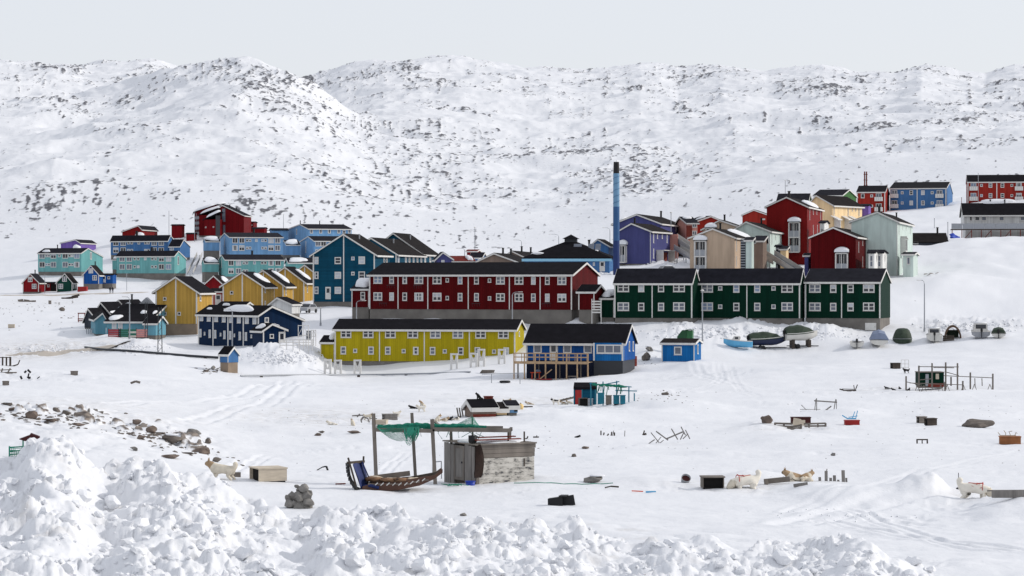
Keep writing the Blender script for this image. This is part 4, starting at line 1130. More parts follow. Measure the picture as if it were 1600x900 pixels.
for i, (x0, x1, ax, xs, d, lab) in enumerate([(741, 812, 772, 838, 500, 'tan gabled house with a grey-brown roof behind the dark red block'), (775, 836, 800, 866, 530, 'tan house whose grey-brown roof reaches the black pyramid roof')]):
    b = Vol(None, x0, x1, d, -8, 430, 411 if i == 0 else 410, 'brown', 'roof_brown', ridge='v', xs=xs, ax=ax, ay=396.5 if i == 0 else 393, name='house', label=lab, cat='house', group='tan houses behind the red block', oe=.4)
    b.pipe(.35, .1, 'R', 1.1, .2); b.pipe(.8, .1, 'R', 1.1, .2)
    if i == 0: b.snow(.0, .5, .6, 1, 'L', .3, 12)
b = Vol(None, 819, 952, 474, -8, 432, 404, 'blue2', 'roof_black', W=14, yr=374, hip=True, name='power_station', label='blue building with a black pyramid roof and a cupola, left of the chimney stack', cat='building', oe=.35)
b.put(MB().box(-.4, -.4, b.h - .5, b.L + .4, -.05, b.h - .02), 'fascia', mat('pale_blue_paint', rgb(140, 190, 215), .6, var=.06))
m = MB(); x, y = b.L / 2, b.W / 2
m.box(x - 1.1, y - 1.1, b.hr - 1.2, x + 1.1, y + 1.1, b.hr + .1); b.put(m, 'cupola', M['dark_metal'])
m = MB(); m.add([(x - 1.5, y - 1.5, b.hr + .1), (x + 1.5, y - 1.5, b.hr + .1), (x + 1.5, y + 1.5, b.hr + .1), (x - 1.5, y + 1.5, b.hr + .1), (x, y, b.hr + .95)], [(0, 3, 2, 1), (0, 1, 4), (1, 2, 4), (2, 3, 4), (3, 0, 4)]); b.put(m, 'cupola_roof', M['roof_black'])
for x, w in ((.60, 1.5), (.76, 1.1), (.84, 1.0)):
    p = Vector((x * b.L, b.W * .28, b.h + (b.hr - b.h) * .52)); m = MB()
    m.prism([(-.5, -.6), (.7, .55), (.7, .9), (-.62, -.3)], 'x', -w / 2, w / 2)
    b.put(m, 'skylight', M['glass_grey']).matrix_local = Matrix.Translation(p)
    v, f = lump(.42, int(x * 100), 2, .2, .5); m = MB(); m.add([q * 1 + Vector((-.2, -.75, -.45)) for q in v], f, 0, True)
    b.put(m, 'snow_patch', SNOWCAP).matrix_local = Matrix.Translation(p)
b.win('F', 928, 412.5, 3.2, 5, 1, 1, 'curtain'); b.door('F', 941, 408, 424, 1.0, 'white_paint')
v, f = lump(1.6, 77, 2, .3, .25); m = MB(); m.add([q + Vector((2.6, 2.2, b.h + .9)) for q in v], f, 0, True); b.put(m, 'snow_patch', SNOWCAP)
b = Vol(None, 922, 951, 560, -10, 410, 384.5, 'blue2', 'roof_brown', W=11, ridge='v', ax=934, ay=374.5, name='house', label='light blue gabled house between the pyramid roof and the chimney stack', cat='house', oe=.35)
t = thing('flue_pipe', 'short black flue pipe beside the pyramid roof', 'chimney', at(920.5, 495), 0)
z0 = (HZ - 377) / F * 495 - t.location.z
m = MB(); m.tube([(0, 0, -.5), (0, 0, z0)], .2, 10); m.build('pipe', M['black_paint'], t)
m = MB(); m.tube([(0, 0, z0), (0, 0, z0 + .3)], .27, 10); m.build('cap', M['black_paint'], t)

# ---------------- blue chimney stack
t = thing('chimney_stack', 'tall round chimney stack in three shades of blue with a black top', 'chimney', at(963, 470), 0)
zz = lambda py: (HZ - py) / F * 470 - t.location.z
segs = [('shaft_section', 445, 376, .60, rgb(28, 48, 98)), ('shaft_section', 376, 323, .59, rgb(46, 84, 128)), ('shaft_section', 323, 271, .575, rgb(104, 142, 172))]
for k, (nm, y0, y1, r, c) in enumerate(segs):
    m = MB(); m.tube([(0, 0, zz(y0) - (1 if k == 0 else 0)), (0, 0, zz(y1))], r, 24); m.build(nm, mat('stack_blue_%s' % 'abc'[k], c, .55, var=.1, vscale=1), t)
m = MB(); m.tube([(0, 0, zz(271)), (0, 0, zz(262)), (0, 0, zz(253))], [.56, .54, .5], 20); m.build('flue_top', M['black_paint'], t)
m = MB(); m.tube([(0, 0, zz(253)), (0, 0, zz(250))], .03, 5); m.build('lightning_rod', M['dark_metal'], t)
m = MB()
for k in range(60):
    q = k * .55; m.tube([(.6 * math.cos(q), .6 * math.sin(q), zz(323) + (zz(272) - zz(323)) * k / 60), (.6 * math.cos(q + .55), .6 * math.sin(q + .55), zz(323) + (zz(272) - zz(323)) * (k + 1) / 60)], .035, 4, caps=False)
m.build('wind_spiral', MATS['stack_blue_b'], t)

# ---------------- left far blocks
def block(label, wallc, x0, x1, d, phi, yb, ye, yr, rf, xs, ye2, dbl, sml, rows, group='two-storey blocks on the left hillside', dw=(8.4, 8.4), topsml=(), found=3, anchor=None, roof='roof_felt'):
    b = Vol(None, x0, x1, d, phi, yb, ye, wallc, roof, anchor=anchor or ('R' if phi < 0 else 'L'), xs=xs, yr=yr, rf=rf, ye2=ye2, found=found, name='apartment_block', label=label, cat='apartment block', group=group, oe=.3, og=.15)
    for y in rows:
        for x in dbl: b.win('F', x, y, dw[0], dw[1], 2, 1)
        for x in sml: b.win('F', x, y, 4, 4, 1, 1)
    for x in topsml: b.win('F', x, rows[0], 4, 4, 1, 1)
    return b
b = block('turquoise two-storey block at the far left above the three little gabled houses', 'turquoise', 59.5, 127, 770, -26, 424.5, 395.5, 388.5, .3, 160.5, 401, (66, 83.6, 102, 120), (73, 76.6, 109, 113), (399.6, 413.4), topsml=(93,))
b.win('R', 142, 399.5, .9, 2.2, 1, 1, metres=True); b.pipe(.3, 0); b.snow(.05, .25, .5, .9, th=.3, seed=2)
b = block('medium blue two-storey block behind a turquoise one, upper left of the town', 'blue2', 173, 262.5, 800, -24, 398, 375.5, 368.3, .35, 272, None, (181, 192.6, 241, 252), (200.8, 206, 227.4, 232), (379.6, 391), topsml=(217,))
a = Vol(b.root, 264, 281, 795, -24, 402, 385, 'blue2', 'roof_felt', xs=297, yr=375, rf=.35, prefix='wing_', oe=.2, og=.15)
a.win('F', 268.5, 388.5, 6.5, 5, 2, 1)
b.pipe(.42, 0, h=1.2, r=.4)
b = block('turquoise two-storey block on a concrete base behind the leftmost ochre house', 'turquoise', 182, 272.5, 760, -24, 427, 400, 392.8, .32, 290.5, 404.5, (191, 202, 252.4, 263.4), (210.6, 216, 238, 243.4), (404.4, 416.8), topsml=(227,))
b.win('R', 278.5, 407, .8, 2.6, 1, 1, metres=True); b.pipe(.55, .05, h=1.0, r=.35)
a = Vol(b.root, 175.5, 181.5, 772, -24, 421, 406, 'turquoise', 'roof_felt', W=5, yr=402, prefix='annex_', oe=.15, og=.1)
a.snow(0, 1, 0, 1, th=.5, seed=4)
b = block('light blue two-storey block with a left annex, below the maroon complex', 'sky', 359, 442, 770, 14, 397.5, 371, 364.5, .5, 344, None, (367.2, 377.8, 423.4, 433.6), (386, 390.6, 410.2, 415), (375.7, 387.4), topsml=(400.5,))
b.win('L', 351, 378, .7, 3.2, 1, 2, metres=True); b.pipe(.55, 0, h=1.0, r=.3)
a = Vol(b.root, 321.5, 343.5, 776, 14, 391.5, 377.5, 'sky', 'roof_felt', anchor='L', W=6, yr=371, prefix='annex_', oe=.15, og=.1); a.snow(0, 1, .0, 1, th=.5, seed=14)
b = block('turquoise two-storey block with a left annex, above the ochre row', 'turquoise', 352, 443.5, 730, 14, 432, 406.3, 398.7, .5, 341.5, None, (361, 372.6, 423.4, 434.4), (381, 385.6, 409.6, 414.4), (410.7, 423.3), topsml=(397.6,))
b.win('L', 346.5, 411, .7, 2.6, 1, 2, metres=True); b.pipe(.52, 0, h=1.0, r=.3)
a = Vol(b.root, 319.5, 341.5, 737, 14, 425, 411.5, 'turquoise', 'roof_felt', anchor='L', W=6, yr=404, prefix='annex_', oe=.15, og=.1); a.snow(0, 1, .0, 1, th=.5, seed=15)
b = block('light blue block highest on the slope behind the tall teal house', 'sky', 482, 549.5, 840, 24, 384, 357.8, 351, .35, 446, None, (), (), (), found=3)
for x in (486.5, 501, 514.5, 529.5, 537.5, 546): b.win('F', x, 361.3, 4.6, 6.4, 1, 1)
b.win('L', 463.5, 362, .9, 1.8, 1, 1, metres=True); b.pipe(.0, 0, h=1.0); b.pipe(.45, 0, h=1.0)
b = block('light blue block partly hidden behind the tall teal house', 'sky', 491, 548, 790, 20, 404, 376.8, 369.8, .4, 469, None, (497, 505.5), (), (380.5, 394))
b.win('L', 478, 386, .7, 3.6, 1, 2, metres=True)
a = Vol(b.root, 447.5, 469, 797, 20, 398.5, 383, 'sky', 'roof_felt', anchor='L', W=6, yr=376, prefix='annex_', oe=.15, og=.1); a.snow(0, 1, .0, 1, th=.5, seed=17)
b = Vol(None, 425, 450, 850, 14, 377, 360, 'sky', 'roof_felt', anchor='L', W=5, yr=357.5, name='house', label='low pale blue house at the left end of the highest light blue block', cat='house', found=3, trims=False)
b = Vol(None, 452, 500, 640, 12, 436, 411, 'turquoise', 'roof_felt', anchor='L', W=8, yr=404, name='house', label='turquoise house end showing between the ochre row and the tall teal house', cat='house', oe=.2)
b.snow(0, .6, .1, 1, th=.4, seed=41)
b = Vol(None, 95, 125, 830, -8, 396, 380, 'purple', 'roof_felt', ridge='v', xs=150, ax=118, ay=375, ye2=379.5, name='house', label='purple gabled house peeping over the far left turquoise block', cat='house', oe=.3)
v, f = lump(1.4, 3, 2, .2, .8); m = MB(); m.add([q + Vector((b.L - 1, -.6, b.h - 1.6)) for q in v], f, 0, True); b.put(m, 'snow_cap', SNOWCAP)
b = Vol(None, 191, 221, 850, -8, 382, 362, 'rust' if 'rust' in WALLS else 'brickred', 'roof_felt', ridge='v', xs=246, ax=216, ay=353, ye2=358, name='house', label='brown-red gabled house above the medium blue block', cat='house', oe=.35)
v, f = lump(1.6, 8, 2, .2, .8); m = MB(); m.add([q + Vector((b.L - .4, -.6, b.h - 1.4)) for q in v], f, 0, True); b.put(m, 'snow_cap', SNOWCAP)
b = Vol(None, 268, 284, 860, -6, 372, 352.5, 'deepred', 'roof_felt', W=4, yr=351.3, name='shed', label='small dark red shed left of the maroon complex', cat='shed', oe=.15, found=4, trims=False)
b = Vol(None, 291, 303, 845, -6, 378, 366, 'deepred', 'roof_felt', W=4, yr=364.6, name='shed', label='tiny dark red hut at the foot of the maroon complex', cat='shed', oe=.15, found=4, trims=False)
# ---------------- maroon complex on the hill
b = Vol(None, 344.5, 381, 850, -6, 378, 322.5, 'maroon', 'roof_felt', W=12, ridge='v', ax=344.5, ay=319.5, ye2=337, anchor='L', name='apartment_complex', label='tall maroon stepped complex with snowy sloping roofs on the left hill', cat='apartment block', oe=.3)
m = MB(); m.box(b.pu(347), -.05, b.zf(347, 346.5), b.pu(352), -.004, b.zf(347, 326)); b.put(m, 'glazed_strip', M['glass_grey'])
m = MB(); m.box(b.pu(347), -.05, b.zf(347, 364), b.pu(352), -.004, b.zf(347, 351.5)); b.put(m, 'glazed_strip', M['glass_grey'])
a = Vol(b.root, 319, 344.3, 846, -6, 368, 343, 'maroon', 'roof_felt', W=10, ridge='v', ax=344.3, ay=331.5, anchor='R', prefix='wing_', oe=.6, trims=False)
a.snow(-.05, 1.05, -.1, 1.15, 'L', 1.0, 51)
m = MB(); m.box(a.pu(337), -.06, .0, a.L - .1, -.004, a.h - .3 + 1.6); a.put(m, 'glazing', M['glass_dark'])
a.win('F', 321.5, 355, 2, 2, 1, 1); a.win('F', 333.5, 354.5, 2, 2, 1, 1)
a2 = Vol(b.root, 311, 340, 856, -6, 368, 336, 'maroon', 'roof_felt', W=10, ridge='v', ax=340, ay=326, anchor='R', prefix='wing_', oe=.6, trims=False); a2.snow(-.05, 1.05, -.1, 1.15, 'L', 1.0, 52)
a3 = Vol(b.root, 304, 343, 868, -6, 368, 331.5, 'maroon', 'roof_felt', W=10, ridge='v', ax=340, ay=319.8, anchor='R', prefix='wing_', oe=.5, trims=False); a3.snow(-.05, 1.05, -.1, 1.15, 'L', 1.0, 53)
for k in range(4):
    p = a3.world(a3.pu(305) + k * 1.05, -.2 - k * 2.1, 0)
    for f in range(5):
        m = MB(); z = -1.5 + f * 1.75; m.box(0, -.9, z, 1.0, -.05, z + .12); m.box(0, -.9, z + .12, 1.0, -.85, z + .9); o = m.build('balcony', M['galvanised'], b.root)
        o.matrix_local = (Matrix.Translation(b.root.location) @ Matrix.Rotation(b.root.rotation_euler.z, 4, 'Z')).inverted() @ Matrix.Translation(p) @ Matrix.Rotation(R(-6), 4, 'Z')
    m = MB(); m.box(-.06, -.95, -5, .06, -.83, 8.2 - k * .8); o = m.build('post', M['galvanised'], b.root); o.matrix_local = (Matrix.Translation(b.root.location) @ Matrix.Rotation(b.root.rotation_euler.z, 4, 'Z')).inverted() @ Matrix.Translation(p)
b.pipe(.3, .3, 'R', .8); b.pipe(.4, .55, 'R', .8)
b = Vol(None, 381.5, 396, 862, -6, 362, 348, 'maroon', 'roof_felt', W=6, yr=347, name='shed', label='small maroon box building right of the maroon complex', cat='building', oe=.1, found=4, trims=False)
b.win('F', 393.5, 351.5, 2, 2, 1, 1)
b = Vol(None, 394, 412.5, 838, -6, 372, 357.5, 'maroon', 'roof_felt', W=5, yr=356, name='shed', label='low dark red building just above the light blue block with the left annex', cat='building', oe=.1, found=4, trims=False)

# ---------------- three little gabled houses at the far left
def cottage(label, wallc, roof, x0, x1, d, yb, ye, ax, ay, W, wins, found=2):
    b = Vol(None, x0, x1, d, -6, yb, ye, wallc, roof, W=W, ridge='v', ax=ax, ay=ay, ye2=ye, anchor='L', name='cottage', label=label, cat='house', group='little gabled cottages', oe=.3, og=.25, found=found)
    b.edges(.18)
    for x, y in wins: b.win('F', x, y, 7, 7.6, 2, 2)
    return b
b = cottage('little dark red gabled cottage, leftmost of the little cottages', 'deepred', 'roof_felt', 35.6, 60.5, 718, 456, 441.5, 47.5, 428.5, 6.5, [(47.2, 436.4), (53.4, 447.3)]); b.pipe(.7, 0)
a = Vol(b.root, 61, 88, 724, -6, 458, 443, 'deepred', 'roof_felt', W=4, yr=441.5, prefix='annex_', trims=False, oe=.2); a.door('F', 68, 445, 456.5, 1.1); a.win('F', 75.5, 446.5, 3.5, 4, 1, 1)
m = MB(); m.box(a.pu(79), -.06, 0, a.L, -.004, a.h - .1); a.put(m, 'dark_opening', M['interior_dark'])
b = cottage('little dark green gabled cottage between the red and the blue cottages', 'bottle', 'roof_brown', 88.4, 113, 716, 455.5, 441.5, 101.5, 428, 5, [(100.8, 436), (95, 447.3)])
for x in (115, 118.5): b.win('R', x, 446.5, 1.0, 1.5, 1, 2, metres=True)
b = cottage('little bright blue gabled cottage with a side porch and wooden steps', 'royal', 'roof_brown', 130, 154.5, 714, 443.5, 429.3, 142.2, 415.5, 5.5, [(142, 423), (148, 434)], found=3); b.pipe(.8, 0)
a = Vol(b.root, 155.5, 176, 718, -6, 443, 430, 'royal', 'roof_brown', W=4, yr=428.5, prefix='porch_', trims=False, oe=.2); a.door('F', 162.5, 431, 441.5, 1.0); a.win('F', 170, 434, 4, 4, 1, 1)
t = thing('wooden_steps', 'pale wooden steps in front of the blue cottage porch', 'steps', hit(163, 449), R(-6))
for k in range(5):
    m = MB(); m.box(-1.3, -.3 * k, 1.6 - k * .35, 1.0, .32 - .3 * k, 1.7 - k * .35); m.build('step', M['new_wood'], t)
for x in (-1.3, .95):
    m = MB(); m.box(x, .33, -.5, x + .12, .45, 2.4); m.build('post', M['new_wood'], t)
t = thing('red_container', 'small red shipping box beside the green cottage', 'container', at(128.5, 708), R(-4))
m = MB(); m.box(-1.3, 0, -.3, 1.2, 1.6, 1.4); m.build('body', M['red_paint'], t)
for k in range(6):
    m = MB(); m.box(-1.25 + k * .42, -.05, -.2, -1.15 + k * .42, -.003, 1.35); m.build('rib', M['red_paint'], t)

# ---------------- low dark-roofed school left of the ochre house
b = Vol(None, 166, 232, 424, -8, 524, 503, 'ltblue', 'roof_black', W=14, yr=476.5, rf=.75, anchor='L', name='school', label='low light blue building with a big black roof left of the leftmost ochre house', cat='building', oe=.3)
for x in (178.5, 188): b.win('F', x, 509, 7, 8.5, 1, 1, 'curtain')
b.win('F', 228, 510, 6, 7, 1, 1, 'glass_grey')
b.snow(.0, .3, .72, .98, th=.3, seed=61); b.snow(.6, .78, .45, .6, th=.25, seed=62); b.snow(.92, 1.0, .45, .62, th=.25, seed=63)
a = Vol(b.root, 226, 243.5, 420, -8, 524, 506, 'ltblue', 'roof_black', W=6, yr=495, prefix='wing_', oe=.2)
a = Vol(b.root, 149, 165.5, 432, 12, 522, 499, 'ltblue', 'roof_black', xs=142, ridge='v', ax=160, ay=490, anchor='L', prefix='wing_', oe=.3, trims=True)
for i, (x0, x1, ax, ay, ye, d) in enumerate([(132, 150, 138, 483, 498, 452), (146, 176, 158, 473.5, 494, 458), (164, 205, 186, 470, 490, 466)]):
    a = Vol(b.root, x0, x1, d, -14, 512, ye, 'slate', 'roof_black', W=9, ridge='v', ax=ax, ay=ay, prefix='wing_', oe=.3, anchor='R')
    if i: a.snow(.0, .9, .75, 1.0, 'R', .3, 65 + i)
for x0, x1, ax, ay, y in ((186, 216, 200, 472.5, 480), (216, 242, 230, 464.5, 477)):
    d = 436; k = d / F; m = MB(); mx = lambda p: (p - (x0 + x1) / 2) * k
    m.prism([(mx(x0), -(y + 3 - y) * k), (mx(x1), -3 * k), (mx(x1), 0), (mx(ax), (y - ay) * k), (mx(x0), 0)], 'y', -1.2, 1.2)
    o = b.put(m, 'roof_lantern', M['galvanised'])
    p = Vector(((( x0 + x1) / 2 - CX) / F * d, d, (HZ - y) / F * d)); o.matrix_local = (Matrix.Translation(b.root.location) @ Matrix.Rotation(b.root.rotation_euler.z, 4, 'Z')).inverted() @ Matrix.Translation(p)
b.pipe(.2, .05, h=1.6)
# coloured board fence
fc = thing('board_fence', 'low fence of red, green and pink boards in front of the light blue school', 'fence', hit(169, 526), R(-4))
cols = [('fence_red', rgb(150, 54, 58)), ('fence_dark', rgb(44, 40, 40)), ('fence_green', rgb(44, 100, 78)), ('fence_pale', rgb(196, 190, 176)), ('fence_pink', rgb(192, 132, 126))]
for nm, c in cols: mat(nm, c, .7, var=.15)
for k, (i, w) in enumerate([(0, 1.7), (1, .35), (2, 1.3), (3, 1.3), (4, 1.9)]):
    x = sum([1.7, .35, 1.3, 1.3, 1.9][:k])
    for j in range(4):
        m = MB(); m.box(x + .02, 0, -.1 + j * .33, x + w - .02, .05, .18 + j * .33); m.build('board', M[cols[i if not (i == 3 and j % 2) else 2][0]], fc)
    m = MB(); m.box(x - .05, .055, -.5, x + .05, .15, 1.35); m.build('post', M['dark_wood'], fc)
st = thing('red_stair', 'dark red timber stair and railing at the left end of the black roofs', 'stair', hit(132, 503), R(-8))
for x in (-1.2, 0, 1.2):
    m = MB(); m.box(x - .06, 0, -.5, x + .06, .1, 1.7); m.build('post', M['rust'], st)
for z in (.1, .45, 1.5):
    m = MB(); m.box(-1.3, -.05, z, 1.3, -.003, z + .2); m.build('rail', M['rust'], st)
fc = thing('picket_fence', 'short pale picket fence by the left corner of the light blue school', 'fence', hit(142, 522), R(0))
for k in range(10):
    m = MB(); m.box(-.8 + k * .3, 0, -.3, -.65 + k * .3, .05, 1.0); m.build('picket', M['galvanised'], fc)

# ---------------- right-hand group: indigo houses
b = Vol(None, 958, 1032, 540, -14, 416, 350, 'indigo', 'roof_brown', xs=1070, ridge='v', ax=995, ay=335.7, ye2=349.5, name='terrace_house', label='indigo gabled house, the higher one just right of the chimney stack', cat='house', group='indigo houses by the chimney', oe=.4)
for x in (1056, 1062): b.win('R', x, 357, .5, 1.2, 1, 1, 'curtain', metres=True)
b.pipe(.95, .0, 'R', 1.2, .22); b.snow(.0, .3, .45, .8, 'L', .5, 71)
b = Vol(None, 966, 1016.5, 500, -18, 412, 361.5, 'indigo', 'roof_brown', xs=1047, ridge='v', ax=987, ay=349.8, ye2=361.5, name='terrace_house', label='indigo gabled house with a white glazed balcony, the lower one beside the chimney stack', cat='house', group='indigo houses by the chimney', oe=.4)
b.edges(.1)
for x, y, h in ((1021, 372, 1.9), (1027, 369.5, .9), (1034.5, 369.5, .9), (1042, 372, 1.9), (1021, 396, 1.9)): b.win('R', x, y, .6, h, 1, 1, 'curtain', metres=True)
b.bay('F', 968.5, 980, 384, 410, 1, 1.4)
m = MB(); v0, v1 = b.pv(1025), b.pv(1043); m.box(b.L + .1, v0, -.2, b.L + 1.5, v0 + .12, 2.6); m.box(b.L + .1, v1, -.2, b.L + 1.5, v1 + .12, 2.6); m.box(b.L + .02, v0, 2.61, b.L + 1.7, v1 + .12, 2.75); b.put(m, 'porch_frame', M['white_paint'])
m = MB(); m.box(b.L + .004, v0 + .8, 0, b.L + .06, v1 - .4, 2.3); b.put(m, 'door', M['rust'])
m = MB(); m.box(b.L - .1, b.W - .1, 0, b.L + 1.6, b.W + .25, b.h - .3); b.put(m, 'side_wall', WALLS['pink'])
b.pipe(.1, .05, 'R', .9, .2)
# red house with a black and white roof, pink walls
b = Vol(None, 1090, 1125, 560, 12, 380, 345.5, 'scarlet', 'roof_felt', W=9, ridge='v', ax=1110, ay=338.5, anchor='L', ye2=344.5, name='terrace_house', label='red gabled house with a snow-streaked roof and pink side walls behind the stairs', cat='house', oe=.4)
b.snow(.1, .4, .2, .9, 'L', .25, 72)
a = Vol(b.root, 1074, 1090, 552, 12, 390, 349, 'pink', 'roof_felt', W=9, yr=340, rf=.6, anchor='L', prefix='wing_', oe=.3)
a.snow(.1, .95, .1, .4, th=.25, seed=73)
a.door('F', 1077, 353, 370, 1.3, 'rust', glass=False)
for y in (352, 364): a.win('F', 1085, y, 7, 7, 2, 1, 'glass_grey')
# stairs between the houses
def stair(label, pxa, pya, da, pxb, pyb, db, n=12, w=1.3, floor=None):
    A = Vector(((pxa - CX) / F * da, da, (HZ - pya) / F * da)); B = Vector(((pxb - CX) / F * db, db, (HZ - pyb) / F * db))
    t = thing('outdoor_stair', label, 'stair', A, 0, 'covered stairs between the houses')
    D = B - A; nrm = Vector((-D.y, D.x, 0)).normalized()
    for s_ in (-w / 2, w / 2):
        m = MB(); m.bar(nrm * s_, D + nrm * s_, .1, .35); m.build('stringer', M['galvanised'], t)
        m = MB(); m.bar(nrm * s_ + Vector((0, 0, .55)), D + nrm * s_ + Vector((0, 0, .55)), .06, .75); m.build('side_panel', mat('grey_panel', rgb(168, 166, 162), .7, var=.1) if 'grey_panel' not in M else M['grey_panel'], t)
    for k in range(n):
        p = D * ((k + .5) / n); m = MB(); m.bar(p - nrm * w * .45, p + nrm * w * .45, .3, .06); m.build('tread', M['galvanised'], t)
    for k in (0, .5, 1):
        p = D * k; zg = gz(*(A + p).xy) - A.z; m = MB(); m.bar(p + Vector((0, 0, -.2)), Vector((p.x, p.y, min(zg - .5, p.z - 1))), .16); m.build('post', M['galvanised'], t)
    return t
stair('grey outdoor stair with railings running down to the right from the indigo houses', 1053, 372, 520, 1084, 392, 505)
stair('lower grey outdoor stair running down toward the beige house from the indigo houses', 1058, 389, 510, 1086, 406, 498, 9)
stair('long grey covered stair descending in front of the pale mint and beige houses', 1178, 392, 505, 1214, 412, 495, 12, 1.6)
stair('grey stair continuing down to the right behind the roof ridge of the green row', 1203, 398, 500, 1250, 428, 480, 14, 1.8)

stair('grey timber stair climbing the slope between the turquoise and light blue blocks', 297, 428, 752, 312, 398, 805, 16, 1.6)
# beige houses
b = Vol(None, 1098, 1165, 530, -12, 405, 358, 'beige', 'roof_brown', W=9, ridge='v', ax=1125, ay=344.5, name='terrace_house', label='beige gabled house with a snow-capped balcony behind the nearer beige one', cat='house', group='beige gabled houses', oe=.4, xs=None)
b.pipe(.6, .05, 'R', 1.1, .2)
b.bay('F', 1103.5, 1119.5, 357, 380, 1, 1.2)
b = Vol(None, 1078, 1148, 480, -14, 432, 371.5, 'beige', 'roof_brown', xs=1178, ridge='v', ax=1114, ay=358, ye2=371.5, name='terrace_house', label='beige gabled house with a white glazed balcony tower rising above the green row', cat='house', group='beige gabled houses', oe=.4)
b.bay('F', 1086, 1104.5, 377, 425, 2, 1.3)
b.pipe(.25, .1, 'R', 1.1, .2); b.snow(.55, 1.0, .05, .95, 'R', .5, 74)
for x, y, h in ((1150.5, 384, 2.0), (1150.5, 408, 2.0)): b.win('R', x, y, .55, h, 1, 1, 'curtain', metres=True)
a = Vol(b.root, 1157, 1165, 476, -14, 432, 375.5, 'slate', None, W=2, yr=375, prefix='stairwell_', trims=False, found=0)
for k in range(14):
    m = MB(); z = .6 + k * .48; m.box(.05, -.12, z, a.L - .05, -.01, z + .2); a.put(m, 'slat', M['galvanised'])
a = Vol(b.root, 1165.2, 1174.5, 474, -14, 432, 376, 'mint', 'roof_felt', xs=1178, yr=372, rf=.9, prefix='wing_', found=0, oe=.2)
a = Vol(b.root, 1178, 1192, 488, -14, 432, 377, 'brown', 'roof_felt', xs=1198, yr=370, rf=.9, prefix='wing_', found=0, oe=.2)
# pale mint house, middle
b = Vol(None, 1142, 1203, 505, -14, 425, 361.5, 'mint', 'roof_brown', xs=1228, ridge='v', ax=1166, ay=347.3, ye2=361.5, name='terrace_house', label='pale mint gabled house between the beige houses and the tall brick-red one', cat='house', group='pale mint gabled houses', oe=.4)
b.edges(.1); b.pipe(.75, .1, 'R', 1.1, .2)
for x, y, h in ((1206, 374, 2.0), (1211.5, 370.5, .9), (1218.5, 370.5, .9), (1224.5, 374, 2.0)): b.win('R', x, y, .45, h, 1, 1, 'glass_grey', metres=True)
a = Vol(b.root, 1212, 1219, 500, -14, 425, 386, 'slate', 'roof_felt', W=3, yr=384, prefix='porch_', found=0, trims=False, oe=.1)
for k in range(5):
    m = MB(); m.box(.05, -.1, 1.6 + k * .7, a.L - .05, -.01, 1.9 + k * .7); a.put(m, 'slat', M['galvanised'])
a = Vol(b.root, 1219.2, 1228, 498, -14, 425, 390, 'cream', 'roof_felt', xs=1232, yr=386, rf=.9, prefix='porch_', found=0, oe=.1)
# tall brick red house
b = Vol(None, 1198, 1261, 520, -14, 420, 322.5, 'brickred', 'roof_brown', xs=1285, ridge='v', ax=1229, ay=308.7, ye2=323, name='terrace_house', label='tall brick-red house with a two-floor white glazed balcony', cat='house', group='tall gabled houses on the right', oe=.4)
b.bay('F', 1233, 1250.5, 348, 394, 2, 1.3)
for x, y, h in ((1265, 335, 2.2), (1270.5, 331.5, 1.0), (1276, 331.5, 1.0), (1282, 335, 2.2), (1270.5, 359, 2.0), (1277, 359, 2.0)): b.win('R', x, y, .5, h, 1, 1, 'curtain', metres=True)
b.pipe(.15, .0, 'R', 1.1, .25); b.snow(.45, 1.0, .2, 1.0, 'R', .5, 75)
a = Vol(b.root, 1281, 1288, 516, -14, 372, 349, 'white', 'roof_felt', xs=1295, yr=346, prefix='porch_', oe=.2, trims=False); a.win('F', 1284.5, 358, 5, 10, 2, 1)
b = Vol(None, 1160, 1200, 640, -12, 352, 336, 'scarlet', 'roof_brown', W=8, ridge='v', ax=1178, ay=328.5, name='house', label='red gabled house just left of and behind the tall brick-red house', cat='house', oe=.3)
b.win('F', 1193, 342.5, 5, 2, 1, 1)
b = Vol(None, 1215, 1262, 640, -12, 330, 314, 'grass', 'roof_felt', W=9, yr=303.5, name='house', label='house with a dark green-grey roof just behind the tall brick-red house', cat='house', oe=.3)
# cream house
b = Vol(None, 1262, 1301, 560, -34, 362, 320.3, 'cream', 'roof_brown', xs=1347, ridge='v', ax=1276, ay=306, ye2=320.3, name='terrace_house', label='cream house with a brown roof right of the tall brick-red house', cat='house', group='tall gabled houses on the right', oe=.5)
for x, y, h in ((1303, 329, 2.0), (1325, 331, 1.6), (1331.5, 327, .9), (1337, 327, .9), (1342, 330, 2.0)): b.win('R', x, y, .35, h, 1, 1, 'glass_grey', metres=True)
for k, x in enumerate((1303.5, 1320, 1330)):
    p, rz = b._place('R', x, 360); m = MB(); m.prism([(0, 0), (0, 3.1), (1.6, 2.3), (1.6, 0)], 'x', 0, .15); m.prism([(-.1, 3.1), (-.1, 3.25), (1.8, 2.35), (1.8, 2.2)], 'x', -.4, 1.6)
    b.put(m, 'porch_screen', M['white_paint']).matrix_local = Matrix.Translation(p) @ Matrix.Rotation(R(180), 4, 'Z') @ Matrix.Rotation(R(90), 4, 'Z')
b = Vol(None, 1345, 1357, 575, -14, 345, 322, 'purple', 'roof_felt', W=5, yr=320, name='house', label='narrow violet wall showing at the right end of the cream house', cat='house', oe=.2, trims=False)
b = Vol(None, 1272, 1315.5, 680, -22, 330, 305.5, 'grass', 'roof_felt', xs=1338, yr=297, rf=.45, name='house', label='green gabled house behind the cream house', cat='house', oe=.3)
